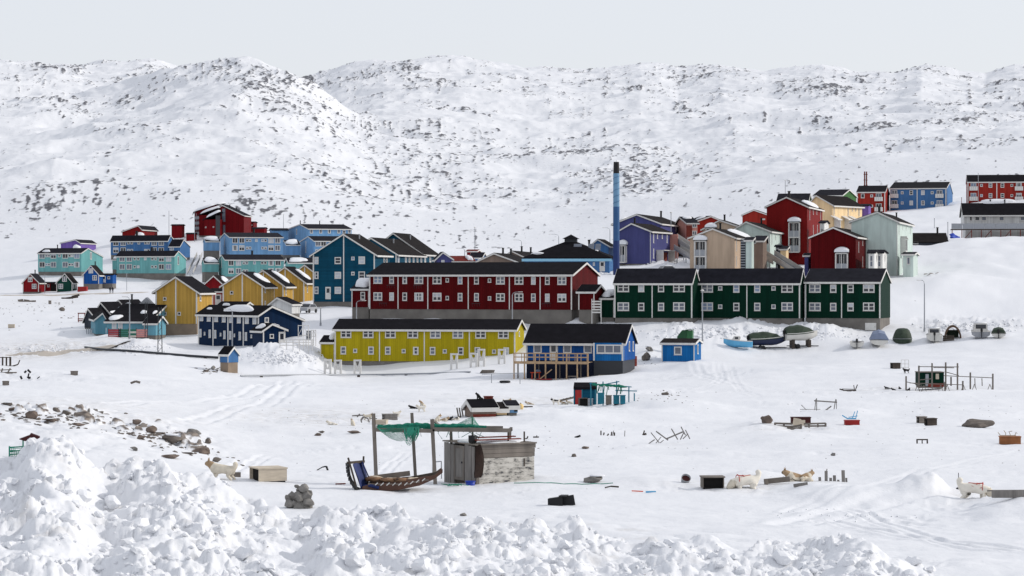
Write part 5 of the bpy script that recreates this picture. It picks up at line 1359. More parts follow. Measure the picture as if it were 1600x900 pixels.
# red and blue blocks with balconies
def balc(label, wallc, x0, x1, d, phi, yb, ye, yr, xs, bal, sml, sgl, trims, rows, found=3, W=None):
    b = Vol(None, x0, x1, d, phi, yb, ye, wallc, 'roof_black', xs=xs, W=W, yr=yr, name='apartment_block', label=label, cat='apartment block', group='balcony blocks on the right ridge', oe=.25, og=.12, found=found)
    b.edges(.25)
    for x in trims: b.corner('F', x, .25)
    for y in rows:
        for x in bal:
            b.win('F', x, y, 9, 8, 2, 1); b.balcony(x, y + 7.6, 12.5)
        for x in sml: b.win('F', x, y, 4, 4, 1, 1)
        for x in sgl: b.win('F', x, y, 5.6, 7, 1, 2)
    return b
balc('scarlet block with balconies left of the blue balcony block', 'scarlet', 1338.7, 1383, 735, -12, 333, 300.3, 291, 1389.5, (1373,), (1362,), (), (), (306, 322)).win('F', 1348, 306, 5.6, 7, 1, 1)
balc('blue two-storey block with white balconies on the right ridge', 'blue2', 1390.3, 1478.5, 742, -12, 328, 294.4, 285.2, 1488.5, (1397.5, 1468), (1409.7, 1456.5), (1423.8, 1442), (1433,), (301, 317))
balc('scarlet block with white balconies at the right edge above the white house', 'scarlet', 1511.8, 1620, 735, -8, 318, 284, 274, None, (1521, 1592), (1533.5, 1581), (1547.6, 1566.3), (1557.5,), (289.5, 305.5), W=10)
t = thing('flue_stack', 'thin rust red flue stack rising behind the scarlet block', 'chimney', at(1352.5, 760), 0)
z1 = (HZ - 268) / F * 760 - t.location.z
for x in (-.28, .28):
    m = MB(); m.tube([(x, 0, -1), (x, 0, z1)], .2, 8); m.build('pipe', M['rust'], t)
for k in range(4):
    m = MB(); m.box(-.6, -.3, z1 * (.5 + k * .14), .6, .3, z1 * (.5 + k * .14) + .15); m.build('bracket', M['rust'], t)
# white house on stilts at the right edge
b = Vol(None, 1506, 1640, 590, -6, 350, 335, 'white', 'roof_black', W=10, yr=318.5, name='house', label='white single-storey house on stilts with a long railed deck at the right edge', cat='house', oe=.6, found=0)
for x, w, gl in ((1517, 4, 'glass_dark'), (1527, 8, 'glass_dark'), (1537.5, 8, 'glass_grey'), (1565, 8, 'glass_grey'), (1598, 8, 'glass_grey')): b.win('F', x, 341.5, w, 7, 1, 1, gl)
b.pipe(.33, .0, h=.7); b.pipe(.5, .0, h=.7); b.snow(.2, .62, -.25, .06, th=.5, seed=81)
m = MB(); m.box(.4, .4, -4, b.L - .4, b.W - .4, -.1); b.put(m, 'basement_wall', WALLS['white'])
dk = thing('raised_deck', 'long grey railed deck on dark posts round the white house at the right edge', 'deck', b.world(b.pu(1485), -3.2, -1.15), b.ph)
LL = b.L + 3
m = MB(); m.box(0, 0, -.25, LL, 3.1, -.02); m.build('deck_floor', M['dark_wood'], dk)
for k in range(9):
    m = MB(); m.box(k * LL / 9 + .03, -.05, .0, (k + 1) * LL / 9 - .03, -.0, 1.25); m.build('rail_panel', M['galvanised'], dk)
for k in range(11):
    m = MB(); x = .2 + k * (LL - .4) / 10; m.box(x - .09, .15, -4, x + .09, .33, -.26); m.build('post', M['rust'], dk)
    if k % 2: 
        m = MB(); m.bar((x, .24, -3.0), (x + (LL - .4) / 10, .24, -.4), .14); m.build('brace', M['rust'], dk)
t = thing('tarp_heap', 'bright blue tarpaulin heap at the left end of the white house deck', 'tarpaulin', at(1490, 578), 0)
m = MB(); v, f = lump(1.5, 12, 3, .5, .55, True); m.add([p + Vector((0, 0, .2)) for p in v], f, 0, False); m.build('sheet', mat('tarp_bright', rgb(44, 72, 168), .6, var=.25), t)
b = Vol(None, 1424, 1480, 565, -4, 384, 379, 'slate', 'roof_brown', W=9, yr=365.5, rf=.6, name='house', label='low brown roof sunk in the snow below the blue balcony block', cat='house', oe=.3, trims=False)
b.pipe(.78, .2, h=1.5, r=.22); b.win('F', 1431, 379.5, 8, 4, 1, 1, 'glass_grey')
# dark red house and tall mint house
b = Vol(None, 1267, 1337, 460, -14, 430, 370.3, 'red', 'roof_brown', xs=1379, ridge='v', ax=1302, ay=356, ye2=370, name='terrace_house', label='dark red gabled house with a snow-capped balcony above the right end of the green row', cat='house', group='tall gabled houses on the right', oe=.4)
b.bay('F', 1306, 1325.5, 396, 425, 1, 1.2)
for x, y, h in ((1341.5, 386, 1.9), (1347.7, 380, .9), (1353.5, 380, .9), (1360, 385, 1.9), (1365.5, 380, .9), (1372, 385, 1.9), (1347.7, 409, 1.9), (1354, 409, 1.9)): b.win('R', x, y, .55, h, 1, 1, 'curtain', metres=True)
for x0, x1, d in ((1357, 1366, 456), (1369, 1379, 462)):
    a = Vol(b.root, x0, x1, d, -14, 432, 396, 'white', 'roof_felt', xs=x1 + 7, yr=392, rf=.2, prefix='porch_', found=0, oe=.2, trims=False)
    a.win('F', (x0 + x1) / 2, 408, 5, 18, 1, 2, 'glass_grey'); a.win('R', x1 + 3.5, 403, .9, 1.2, 1, 1, 'glass_dark', metres=True)
b.snow(.75, 1.0, .0, .9, 'R', .25, 76)
b = Vol(None, 1330, 1402, 475, -14, 450, 346, 'mint', 'roof_brown', xs=1426, ridge='v', ax=1371, ay=332, ye2=346.3, name='terrace_house', label='tall pale mint gabled house at the right end of the terrace', cat='house', group='pale mint gabled houses', oe=.4, found=1.5)
b.edges(.1); b.pipe(.1, .0, 'R', .9, .22); b.pipe(.8, .3, 'R', .8, .15)
for x, y, h in ((1404.5, 358, 2.2), (1410.5, 355, 1.0), (1416, 355, 1.0), (1422, 357, 2.0), (1404.5, 410, 1.9), (1410, 410, 1.9)): b.win('R', x, y, .5, h, 1, 1, 'curtain', metres=True)
p, rz = b._place('R', 1407, 399); m = MB(); m.box(0, -1.0, 0, .1, -.01, 3.4); m.box(3.3, -1.0, 0, 3.4, -.01, 3.0); m.box(.1, -1, 0, 3.3, -.9, .9); m.prism([(-.1, 3.5), (-.1, 3.6), (3.6, 3.15), (3.6, 3.05)], 'y', -1.2, 0); b.put(m, 'balcony', M['white_paint']).matrix_local = Matrix.Translation(p) @ Matrix.Rotation(rz, 4, 'Z')
k = MB(); k.box(.3, -.06, .1, 3.1, -.004, 2.8); b.put(k, 'glazing', M['glass_grey']).matrix_local = Matrix.Translation(p) @ Matrix.Rotation(rz, 4, 'Z')
a = Vol(b.root, 1411, 1427, 470, -14, 440, 398, 'mint', 'roof_felt', xs=1434, yr=395.5, prefix='wing_', found=2, oe=.3)
a.win('F', 1419.5, 407.5, 5, 11, 1, 1, 'glass_grey')
b = Vol(None, 1257, 1263, 468, -14, 432, 400, 'indigo', 'roof_felt', xs=1267.5, yr=397, name='shed', label='narrow indigo stairwell against the left corner of the dark red gabled house', cat='building', oe=.15, found=0)
# ================================================================== STREET FURNITURE AND PIPES
def lamp(px, y0, y1, d, label, arm=0, name='street_lamp'):
    """pole from ground pixel y0 up to y1; arm: reach in px, sign = side"""
    p = at(px, d); t = thing(name, label, 'street lamp' if arm or name == 'street_lamp' else 'pole', p, 0, None)
    k = d / F; h = (HZ - y1) * k - p.z
    m = MB(); m.tube([(0, 0, -.8), (0, 0, h * .5), (0, 0, h * (.93 if arm else 1))], [.11, .09, .07], 8); m.build('pole', M['galvanised'], t)
    m = MB(); m.tube([(0, 0, -.3), (0, 0, .5)], .16, 8); m.build('base', M['galvanised'], t)
    if arm:
        a = arm * k; m = MB(); m.tube([(0, 0, h * .92), (a * .15, 0, h * .975), (a * .5, 0, h), (a, 0, h + .02)], .05, 6); m.build('arm', M['galvanised'], t)
        m = MB(); s_ = 1 if a > 0 else -1; m.loft([[(a + x * s_, y * w, h - .02 + z) for y, z in ((-.14, 0), (-.1, .1), (.1, .1), (.14, 0))] for x, w in ((-.1, .5), (.15, 1), (.5, 1), (.62, .5))], closed=True, caps=True); m.build('lamp_head', M['white_paint'], t)
    else:
        m = MB(); m.loft([[(r * math.cos(q), r * math.sin(q), h + z) for q in [2 * math.pi * i / 10 for i in range(10)]] for r, z in ((.08, 0), (.26, .05), (.26, .14), (.05, .28))], closed=True, caps=True); m.build('lamp_head', M['white_paint'], t)
    return t
lamp(557, 503, 470, 403, 'street lamp with its arm to the right before the red block annex', 9)
lamp(800.5, 501, 456.5, 398, 'street lamp with its arm to the right before the middle of the dark red block', 10)
lamp(1097.5, 527, 455, 374, 'tall straight street lamp in front of the green row')
lamp(1444.5, 520, 438, 392, 'tall curved street lamp standing alone right of the green row', -6)
lamp(501, 521, 482, 412, 'short straight street lamp left of the yellow block')
lamp(453.5, 494, 473, 425, 'short street lamp beside the white shed')
lamp(363, 542, 483, 384, 'street lamp in front of the navy block', -7)
lamp(202.5, 533, 464, 400, 'street lamp in front of the light blue school', -6)
lamp(742, 402, 356, 700, 'thin far lamp mast on the plateau left of centre')
lamp(726, 410, 388, 560, 'curved far street lamp above the red-brown roof', -9)
lamp(815, 402, 375, 600, 'curved far street lamp left of the pyramid roof', -9)
lamp(873, 392, 366, 640, 'curved far street lamp above the pyramid roof cupola', -12)
lamp(953, 380, 356, 620, 'far lamp post just left of the chimney stack', -8)
lamp(1048.5, 370, 333, 525, 'lamp post between the two indigo houses')
lamp(443, 366, 336, 880, 'thin far pole above the light blue blocks')
lamp(1227, 305, 283, 700, 'thin far pole behind the tall brick-red house')
def mast(px, y0, y1, d, w, label):
    p = at(px, d); k = d / F; h = (HZ - y1) * k - p.z; t = thing('lattice_mast', label, 'mast', p, R(10))
    for x in (-w, w):
        for y in (-w, w):
            m = MB(); m.tube([(x, y, -.6), (x * .7, y * .7, h)], .06, 5); m.build('leg', M['dark_metal'], t)
    n = int(h / .7); m = MB()
    for i in range(n):
        for sx, sy, ex, ey in ((-w, -w, w, -w), (-w, w, w, w), (-w, -w, -w, w), (w, -w, w, w)):
            a = 1 - .3 * i / n; b_ = 1 - .3 * (i + 1) / n
            if i % 2: sx, sy, ex, ey = ex, ey, sx, sy
            m.bar((sx * a, sy * a, h * i / n), (ex * b_, ey * b_, h * (i + 1) / n), .035)
    m.build('lattice', M['dark_metal'], t, kind='stuff')
mast(250, 553, 480, 382, .32, 'dark lattice mast in the snow before the leftmost ochre house')
mast(228.5, 524, 472, 405, .2, 'thin dark lattice mast by the right end of the light blue school')
for px, y0, y1, d, lab in [(264, 356, 330, 870, 'thin flagpole on the slope above the left hillside blocks'), (1528.5, 318, 271, 728, 'white flagpole in front of the scarlet block at the right edge'), (304, 376, 333, 842, 'pale pole at the left corner of the maroon complex'), (198, 452, 428, 700, 'thin pole on the slope below the turquoise block'), (1408, 372, 350, 640, 'thin pole on the snow slope below the blue balcony block'), (1502.5, 325, 309, 700, 'short rusty pole left of the scarlet block at the right edge'),
                             (70, 450, 430, 712, 'thin pole between the red and green cottages'), (1481, 366, 348, 600, 'thin pole left of the white house deck'), (1460, 362, 342, 640, 'thin leaning pole on the slope left of the white house')]:
    p = at(px, d); t = thing('pole', lab, 'pole', p); h = (HZ - y1) * d / F - p.z
    m = MB(); m.tube([(0, 0, -.5), (0, 0, h)], .075, 6); m.build('shaft', M['rust' if 'rusty' in lab else 'galvanised'], t)
    m = MB(); m.tube([(0, 0, h), (0, 0, h + .15)], .12, 6); m.build('cap', M['galvanised'], t)
# white pipe stands before the yellow block
for i, (px, y0, h, lab) in enumerate([(512, 585, 21, 'white pipe stand, first at the left end of the yellow block'), (528, 586, 21, 'white pipe stand, second from the left end of the yellow block'), (558.5, 586, 21, 'white pipe stand, third from the left end of the yellow block'),
                                      (709.5, 577, 22, 'white pipe stand standing apart under the fifth bay of the yellow block'), (740, 574, 20, 'white pipe stand, shorter one of the close pair before the yellow block'), (752, 573, 25, 'tall white pipe stand of the close pair before the yellow block'), (784, 569, 21, 'white pipe stand at the right end of the yellow block')]):
    p = hit(px, y0); k = p.y / F; t = thing('pipe_stand', lab, 'pipe stand', p, R(-8), 'white pipe stands before the yellow block')
    w = 9 * k / 2; H = h * k
    for x in (-w, w):
        m = MB(); m.box(x - .14, -.12, -.5, x + .14, .12, H); m.build('leg', M['white_paint'], t)
    m = MB(); m.box(-w - .13, -.15, H + .004, w + .13, .15, H + .24); m.build('cap_beam', M['white_paint'], t); m = MB(); m.box(-w + .14, -.1, H * .37, w - .14, .1, H * .47); m.build('crossbar', M['white_paint'], t)
    for s_ in (-1, 1):
        m = MB(); m.bar((s_ * w * .85, 0, H), (s_ * .1, 0, H * .46), .15); m.build('brace', M['white_paint'], t)
# the district pipeline
def pipeline(label, pts, r, gap=4):
    P3 = [hit(a, b_) for a, b_ in pts]; o = P3[0].copy(); t = thing('pipeline', label, 'pipeline', o)
    m = MB(); m.tube([p - o + Vector((0, 0, r + .04)) for p in P3], r, 8); m.build('pipe', M['dark_metal' if r > .15 else 'galvanised'], t)
    for i in range(len(P3) - 1):
        A, B_ = P3[i], P3[i + 1]; n = max(1, int((B_ - A).length / gap))
        for j in range(n):
            q = A.lerp(B_, (j + .5) / n); q = Vector((q.x, q.y, min(q.z, gz(q.x, q.y))))
            m = MB(); m.box(-.2, -.2, -.6, .2, .2, .05 + (A.lerp(B_, (j + .5) / n).z - q.z)); m.build('support', M['dark_wood'], t, loc=q - o)
pipeline('dark insulated pipeline curving down from the road to the tiny blue hut', [(133, 545), (160, 548), (200, 550.5), (250, 554.5), (300, 558.5), (341, 561)], .17)
pipeline('dark insulated pipeline running right from the tiny blue hut past the yellow block', [(376, 589.5), (440, 588.5), (520, 587.5), (600, 587), (670, 585.5), (735, 583)], .12, 7)
# substation frames left of the yellow block
for px, y0, h, w, lab in [(474, 548, 40, 16, 'tall white steel frame behind the navy porch railing'), (490, 540, 24, 7, 'narrow white steel frame nearer the yellow block, with thin legs'), (537, 534, 0, 0, '')]:
    if not h: continue
    p = hit(px, y0); k = p.y / F; t = thing('steel_frame', lab, 'steel frame', p)
    for x in (-w / 2, 0, w / 2):
        m = MB(); m.tube([(x * k, 0, -.5), (x * k, 0, h * k)], .05, 6); m.build('post', M['white_paint'], t)
    for z in (.98, .6):
        m = MB(); m.tube([(-w / 2 * k, 0, h * k * z), (w / 2 * k, 0, h * k * z)], .05, 6); m.build('crossbar', M['white_paint'], t)
    for s_ in (-1, 1):
        m = MB(); m.bar((s_ * w / 2 * k, 0, h * k * .6), (0, 0, h * k * .97), .06); m.build('brace', M['white_paint'], t)
t = prop('transformer_box', 'grey metal box behind the white ramp railing', 'box', 482, 531)
m = MB(); m.box(-.35, -.3, -.2, .35, .3, 1.3); m.build('body', M['galvanised'], t)
m = MB(); m.box(-.4, -.35, 1.304, .4, .35, 1.38); m.build('lid', M['dark_metal'], t)
for k in range(3):
    m = MB(); m.box(-.25, -.33, .3 + k * .25, .25, -.303, .4 + k * .25); m.build('louvre', M['dark_metal'], t)
# ploughed road on the left
def strip(name, label_pts, w0, mt, lift=.03):
    pts = [hit(a, b_) for a, b_ in label_pts]; m = MB(); secs = []
    out = []
    for i in range(len(pts) - 1):
        for q in range(6): out.append(pts[i].lerp(pts[i + 1], q / 6))
    out.append(pts[-1])
    for i, p in enumerate(out):
        t = (out[min(i + 1, len(out) - 1)] - out[max(i - 1, 0)]); n = Vector((-t.y, t.x, 0)).normalized()
        row = []
        for j in range(7):
            q = p + n * w0 * (j / 6 - .5); row.append((q.x, q.y, gz(q.x, q.y) + lift * (1 if 0 < j < 6 else -3)))
        secs.append(row)
    m.loft(secs); o = m.build(name, mt); o['kind'] = 'structure'; return o
road_m = mat('packed_road_snow', rgb(176, 168, 158), .9, var=.22, vscale=.5, bump=.05, bscale=1.5)
strip('road', [(20, 555.5), (70, 552.5), (110, 549.5), (150, 545.5), (185, 540.5)], 6.0, road_m, .10)
strip('road', [(2, 461.5), (60, 461.5), (110, 460.5), (160, 459), (210, 458), (240, 457)], 6.0, road_m, .06)

# ================================================================== BOATS
def loft_boat(L, W, H, bow_up=.35, n=9):
    """hull sections from stern (x=0) to bow (x=L): returns list of half rings port to starboard"""
    secs = []
    for i in range(n):
        s_ = i / (n - 1); w = W / 2 * (1 - max(0, (s_ - .35) / .65) ** 2.2) + .02
        kz = .12 * H + (H * .55) * max(0, (s_ - .6) / .4) ** 2; top = H * (.86 + bow_up * s_ ** 2)
        secs.append([(s_ * L, -w, top), (s_ * L, -w * .92, kz + (top - kz) * .45), (s_ * L, -w * .5, kz + .08 * H), (s_ * L, 0, kz), (s_ * L, w * .5, kz + .08 * H), (s_ * L, w * .92, kz + (top - kz) * .45), (s_ * L, w, top)])
    return secs
def motor(t, x, z, s_=1.0):
    m = MB(); m.loft([[(x - .28 + u, v * w, z + zz) for u, v in ((0, -.16), (.36, -.16), (.42, 0), (.36, .16), (0, .16))] for w, zz in ((.7, .15), (1, .25), (1, .55), (.6, .68))], closed=True, caps=True); m.build('outboard_motor', M['black_paint'], t)
    m = MB(); m.box(x - .2, -.06, z - .55, x - .02, .06, z + .16); m.box(x - .32, -.03, z - .75, x + .02, .03, z - .552); m.build('motor_leg', M['dark_metal'], t)
def boat(label, px, py, L, W, H, rz, hull, cover=None, ch=.6, cab=None, mot=True, trailer=True, group='boats laid up in the snow', snow=False, name='boat', sx=1.0, lift=0.0):
    p = hit(px, py); t = thing(name, label, 'boat', p, R(rz), group)
    z0 = (.35 if trailer else -.15) + lift
    m = MB(); secs = loft_boat(L, W, H); secs = [[(x - L / 2, y, z + z0) for x, y, z in q] for q in secs]
    m.loft(secs, sm=True); m.add(secs[0], [tuple(range(7))]); m.build('hull', hull, t)
    m = MB(); m.loft([[q[0], (q[0][0], q[0][1] * .86, q[0][2] - .02), (q[0][0], 0, q[0][2] - .12), (q[6][0], q[6][1] * .86, q[6][2] - .02), q[6]] for q in secs]); m.build('deck', M['white_paint'] if hull is not M['white_paint'] else M['galvanised'], t)
    for s_ in (0, 6):
        m = MB(); m.tube([Vector(q[s_]) + Vector((0, 0, .02)) for q in secs], .05, 6); m.build('gunwale', M['white_paint'], t)
    if cover:
        m = MB(); rows = []
        for i, q in enumerate(secs[:-1]):
            s_ = i / 8; hh = ch * (math.sin(math.pi * min(1, .22 + s_ * .9)) ** .7) + .05 * math.sin(i * 2.3)
            w = q[6][1] * 1.03; z = q[6][2]
            rows.append([(q[0][0], -w, z - .14), (q[0][0], -w, z + .05), (q[0][0], -w * .62, z + hh * .8), (q[0][0], 0, z + hh), (q[0][0], w * .62, z + hh * .8), (q[0][0], w, z + .05), (q[0][0], w, z - .14)])
        m.loft(rows, caps=True, sm=False); m.build('tarpaulin', cover, t)
    if cab:
        c0, c1, chh = cab; xa, xb = -L / 2 + c0 * L, -L / 2 + c1 * L; z = H * .9 + z0; w = W * .4
        m = MB(); m.loft([[(xa, -w, z - .1), (xa + .05, -w * .85, z + chh), (xa + .05, w * .85, z + chh), (xa, w, z - .1)], [(xb - .35, -w, z - .1), (xb - .45, -w * .8, z + chh * .95), (xb - .45, w * .8, z + chh * .95), (xb - .35, w, z - .1)], [(xb, -w * .7, z - .1), (xb - .02, -w * .65, z + .02), (xb - .02, w * .65, z + .02), (xb, w * .7, z - .1)]], caps=True, sm=False); m.build('cabin', M['white_paint'], t)
        m = MB(); m.box(xa - .02, -w * .72, z + chh * .35, xa + .02, w * .72, z + chh * .85); m.build('cabin_window', M['glass_dark'], t)
        for s_ in (-1, 1):
            m = MB(); m.box(xa + .25, s_ * w * .93 - .02, z + chh * .4, xb - .6, s_ * w * .93 + .02, z + chh * .8); m.build('cabin_window', M['glass_dark'], t)
    if lift > .2:
        for x in (-L * .28, L * .22):
            m = MB(); m.box(x - .2, -.7, -.3, x + .2, .7, z0 + H * .2); m.build('cradle', M['dark_wood'], t)
    if mot: motor(t, -L / 2 - .05, H * .75 + z0)
    if trailer:
        m = MB()
        for y in (-.5, .5): m.box(-L * .42, y - .05, .12, L * .5, y + .05, .24)
        m.build('trailer_frame', M['dark_metal'], t)
        for y in (-.75, .75):
            m = MB(); m.tube([(-L * .15, y - .09, .2), (-L * .15, y + .09, .2)], .3, 14); m.build('wheel', M['black_paint'], t)
        m = MB(); m.box(-.9, -.8, -.1, -.4, .8, .115); m.build('chock', M['dark_wood'], t)
    if snow:
        m = MB(); v, f = lump(.5, int(px), 2, .3, .35); m.add([Vector((q.x * 1.9, q.y * W * .8, q.z + H + z0 + snow)) for q in v], f, 0, True); m.build('snow_cover', SNOWCAP, t)
    t.scale = (sx, sx, sx)
    return t
mat('hull_blue', rgb(96, 168, 208), .5, var=.1, vscale=1); mat('hull_navy', rgb(26, 36, 66), .4, var=.15, vscale=1); mat('hull_white', rgb(200, 198, 192), .45, var=.1, vscale=1); mat('hull_grey', rgb(150, 152, 156), .5, var=.15)
mat('canvas_grey', rgb(120, 130, 152), .7, var=.15, vscale=2); mat('canvas_brown', rgb(92, 72, 58), .7, var=.2, vscale=2)
boat('small light blue open boat lying tilted in the snow, leftmost of the laid-up boats', 1153, 544.5, 4.2, 1.9, 1.2, 172, M['hull_blue'], cab=(.42, .74, .75), mot=False, trailer=False)
boat('navy motorboat under an olive tarpaulin, bow to the right, on a trailer', 1199, 545.5, 5.6, 2.1, 1.25, 10, M['hull_navy'], M['tarp_green'], 1.05)
boat('white motorboat under an olive tarpaulin standing high on a trailer', 1252, 543, 5.0, 2.0, 1.35, 12, M['hull_white'], M['tarp_green'], 1.25, lift=.45)
boat('small snowed-up white boat seen from its stern, first right of the green row', 1339, 543, 4.2, 2.0, 1.0, 82, M['hull_white'], mot=True, trailer=False, snow=.1)
boat('white boat with a grey canvas hood seen from its stern', 1372.5, 539.5, 4.6, 2.6, 1.2, 85, M['hull_white'], M['canvas_grey'], 1.35, mot=False, trailer=False)
boat('white cabin motorboat seen from its stern beside the tall curved lamp', 1459.5, 533.5, 5.0, 2.3, 1.2, 82, M['hull_white'], cab=(.28, .75, 1.0), snow=.9, trailer=False)
boat('large snowed-in grey cabin boat near the right end of the boats', 1531, 527.5, 5.2, 2.6, 1.2, 85, M['hull_grey'], cab=(.2, .7, 1.2), snow=1.1, trailer=False)
boat('small dark and white boat half covered by snow, rightmost of the laid-up boats', 1560, 527, 4.4, 2.0, .95, 80, M['hull_white'], M['tarp_green'], .8, snow=.4, trailer=False)
# upright boat completely wrapped
p = hit(1410, 535); t = thing('covered_boat', 'boat wrapped completely in a dark green tarpaulin', 'boat', p, R(-5), 'boats laid up in the snow')
m = MB(); rows = []
for i in range(9):
    s_ = i / 8; zz_ = 2.2 * (1 - s_) if i < 8 else 0
for zc, w in ((-.2, 1.36), (.5, 1.4), (1.2, 1.22), (1.75, .98), (2.0, .7), (2.06, .3)):
    rows.append([(w * math.cos(q) * (1 + .05 * math.sin(9 * q + zc)), w * 1.6 * math.sin(q) * (1 + .04 * math.cos(7 * q)), zc) for q in [2 * math.pi * j / 28 for j in range(28)]])
m.loft(rows, closed=True); m.add(rows[-1], [tuple(range(28))], 0, True); m.build('tarpaulin', M['tarp_green'], t)
m = MB(); m.tube([Vector(q) * 1.02 for q in rows[1]] + [Vector(rows[1][0]) * 1.02], .03, 5); m.build('rope', M['galvanised'], t)
# brown hooped shelter
p = hit(1489, 530); t = thing('hooped_shelter', 'brown hooped canvas shelter between the boats with a wooden crate before it', 'shelter', p, R(-8))
m = MB(); rows = []
for y in (-.2, 2.2):
    rows.append([(1.25 * math.cos(q), y, 2.05 * math.sin(q)) for q in [math.pi * j / 12 for j in range(13)]])
m.loft(rows); rows2 = [[(x * .84, y, z * .84) for x, y, z in q] for q in rows]; m.loft(rows2)
for a, b_ in ((rows[0], rows2[0]), (rows[1], rows2[1])): m.loft([a, b_])
m.build('canopy', M['canvas_brown'], t)
m = MB(); m.box(-.9, 1.9, -.2, .9, 2.0, 1.3); m.build('back_wall', M['tarp_green'], t)
t = prop('crate', 'weathered wooden crate in front of the brown hooped shelter', 'crate', 1482, 532.5, R(-6))
for k in range(3):
    m = MB(); m.box(-.8, -.4, -.1 + k * .3, .8, .4, .17 + k * .3); m.build('plank', M['dark_wood'], t)

# ================================================================== DOGS
def dog_mesh(name, pose, cols):
    if pose == 'stand': J = {'pelvis': (-.32, 0, .50), 'mid': (0, 0, .52), 'chest': (.25, 0, .50), 'neck': (.38, 0, .64), 'head': (.50, 0, .73), 'muz': (.64, 0, .69), 't1': (-.44, 0, .56), 't2': (-.52, 0, .68), 't3': (-.42, 0, .77)}
    elif pose == 'graze': J = {'pelvis': (-.32, 0, .50), 'mid': (0, 0, .52), 'chest': (.24, 0, .48), 'neck': (.36, 0, .42), 'head': (.47, 0, .33), 'muz': (.56, 0, .22), 't1': (-.44, 0, .58), 't2': (-.50, 0, .72), 't3': (-.38, 0, .80)}
    elif pose == 'lie': J = {'pelvis': (-.34, 0, .18), 'mid': (-.02, 0, .20), 'chest': (.25, 0, .22), 'neck': (.38, 0, .34), 'head': (.50, 0, .42), 'muz': (.64, 0, .38), 't1': (-.46, .05, .12), 't2': (-.58, .12, .08), 't3': (-.66, .22, .08)}
    else: J = {'pelvis': (-.22, 0, .20), 'mid': (-.08, 0, .34), 'chest': (.08, 0, .46), 'neck': (.17, 0, .60), 'head': (.29, 0, .68), 'muz': (.43, 0, .63), 't1': (-.34, 0, .10), 't2': (-.48, .04, .06), 't3': (-.58, .08, .08)}
    rad = {'pelvis': .165, 'mid': .165, 'chest': .195, 'neck': .15, 'head': .125, 'muz': .06, 't1': .09, 't2': .115, 't3': .085}
    E = [('pelvis', 'mid'), ('mid', 'chest'), ('chest', 'neck'), ('neck', 'head'), ('head', 'muz'), ('pelvis', 't1'), ('t1', 't2'), ('t2', 't3')]
    for s_, n in ((-1, 'l'), (1, 'r')):
        if pose in ('stand', 'graze'):
            o = .04 * s_
            H = [(-.32, .10, .38), (-.25, .11, .29), (-.40, .11, .17), (-.36, .11, .03)]; Fq = [(.24, .10, .36), (.21, .11, .26), (.23, .11, .12), (.26, .11, .03)]
        elif pose == 'lie':
            o = 0; H = [(-.32, .15, .14), (-.14, .19, .16), (-.30, .20, .05), (-.14, .20, .035)]; Fq = [(.24, .13, .16), (.16, .15, .06), (.34, .14, .045), (.46, .14, .035)]
        else:
            o = 0; H = [(-.22, .12, .16), (-.02, .16, .20), (-.18, .16, .06), (-.02, .16, .03)]; Fq = [(.12, .10, .42), (.11, .11, .28), (.13, .11, .12), (.16, .11, .03)]
        for pre, Q, root, rr_ in (('h', H, 'pelvis', (.105, .07, .045, .05)), ('f', Fq, 'chest', (.085, .06, .045, .05))):
            last = root
            for i, (x, y, z) in enumerate(Q):
                k = pre + n + str(i); J[k] = (x + (o if pre == 'h' else -o), y * s_, z); rad[k] = rr_[i]; E.append((last, k)); last = k
    names = list(J); idx = {k: i for i, k in enumerate(names)}
    me = bpy.data.meshes.new('dog_skeleton'); me.from_pydata([J[k] for k in names], [(idx[a], idx[b_]) for a, b_ in E], [])
    o = bpy.data.objects.new('dog_skeleton', me); COL.objects.link(o)
    md = o.modifiers.new('skin', 'SKIN'); md.use_smooth_shade = True
    sl = me.skin_vertices[0].data if len(me.skin_vertices) else None
    if sl:
        for k in names:
            r = rad[k]; sl[idx[k]].radius = (r, r); sl[idx[k]].use_root = (k == 'pelvis')
    sb = o.modifiers.new('sub', 'SUBSURF'); sb.levels = 1; sb.render_levels = 1
    dg = bpy.context.evaluated_depsgraph_get()
    m2 = bpy.data.meshes.new_from_object(o.evaluated_get(dg))
    bpy.data.objects.remove(o)
    # ears, added to the same mesh
    bm = bmesh.new(); bm.from_mesh(m2)
    hx, hy, hz = J['head']
    for s_ in (-1, 1):
        b0 = [bm.verts.new((hx - .05, s_ * .035, hz + .07)), bm.verts.new((hx + .02, s_ * .03, hz + .075)), bm.verts.new((hx - .02, s_ * .085, hz + .06)), bm.verts.new((hx - .025, s_ * .065, hz + .20))]
        for a, b_, c in ((0, 1, 3), (1, 2, 3), (2, 0, 3), (0, 2, 1)): bm.faces.new((b0[a], b0[b_], b0[c]))
    bmesh.ops.recalc_face_normals(bm, faces=bm.faces)
    for f in bm.faces: f.smooth = True
    # coat patches by region
    for f in bm.faces:
        c = f.calc_center_median(); d = Vector((c.x - hx, 0, c.z - hz)).length
        if (c - Vector(J['muz'])).length < .055: f.material_index = 2
        elif cols[1] is not None and (d < .19 or (cols[3] and abs(c.y) < .2 and c.z > J['mid'][2] - .0 and -.34 < c.x < .2)): f.material_index = 1
    bm.to_mesh(m2); bm.free()
    for c in (cols[0], cols[1] or cols[0], cols[2]): m2.materials.append(c)
    m2.name = name
    return m2
mat('fur_cream', rgb(204, 195, 178), .9, var=.16, vscale=6, bump=.01, bscale=40); mat('fur_white', rgb(222, 216, 204), .9, var=.1, vscale=6, bump=.01, bscale=40); mat('fur_tan', rgb(158, 134, 106), .9, var=.2, vscale=6, bump=.01, bscale=40); mat('fur_black', rgb(30, 28, 28), .9, var=.2, vscale=6); mat('nose_dark', rgb(30, 26, 26), .5)
_dm = {}
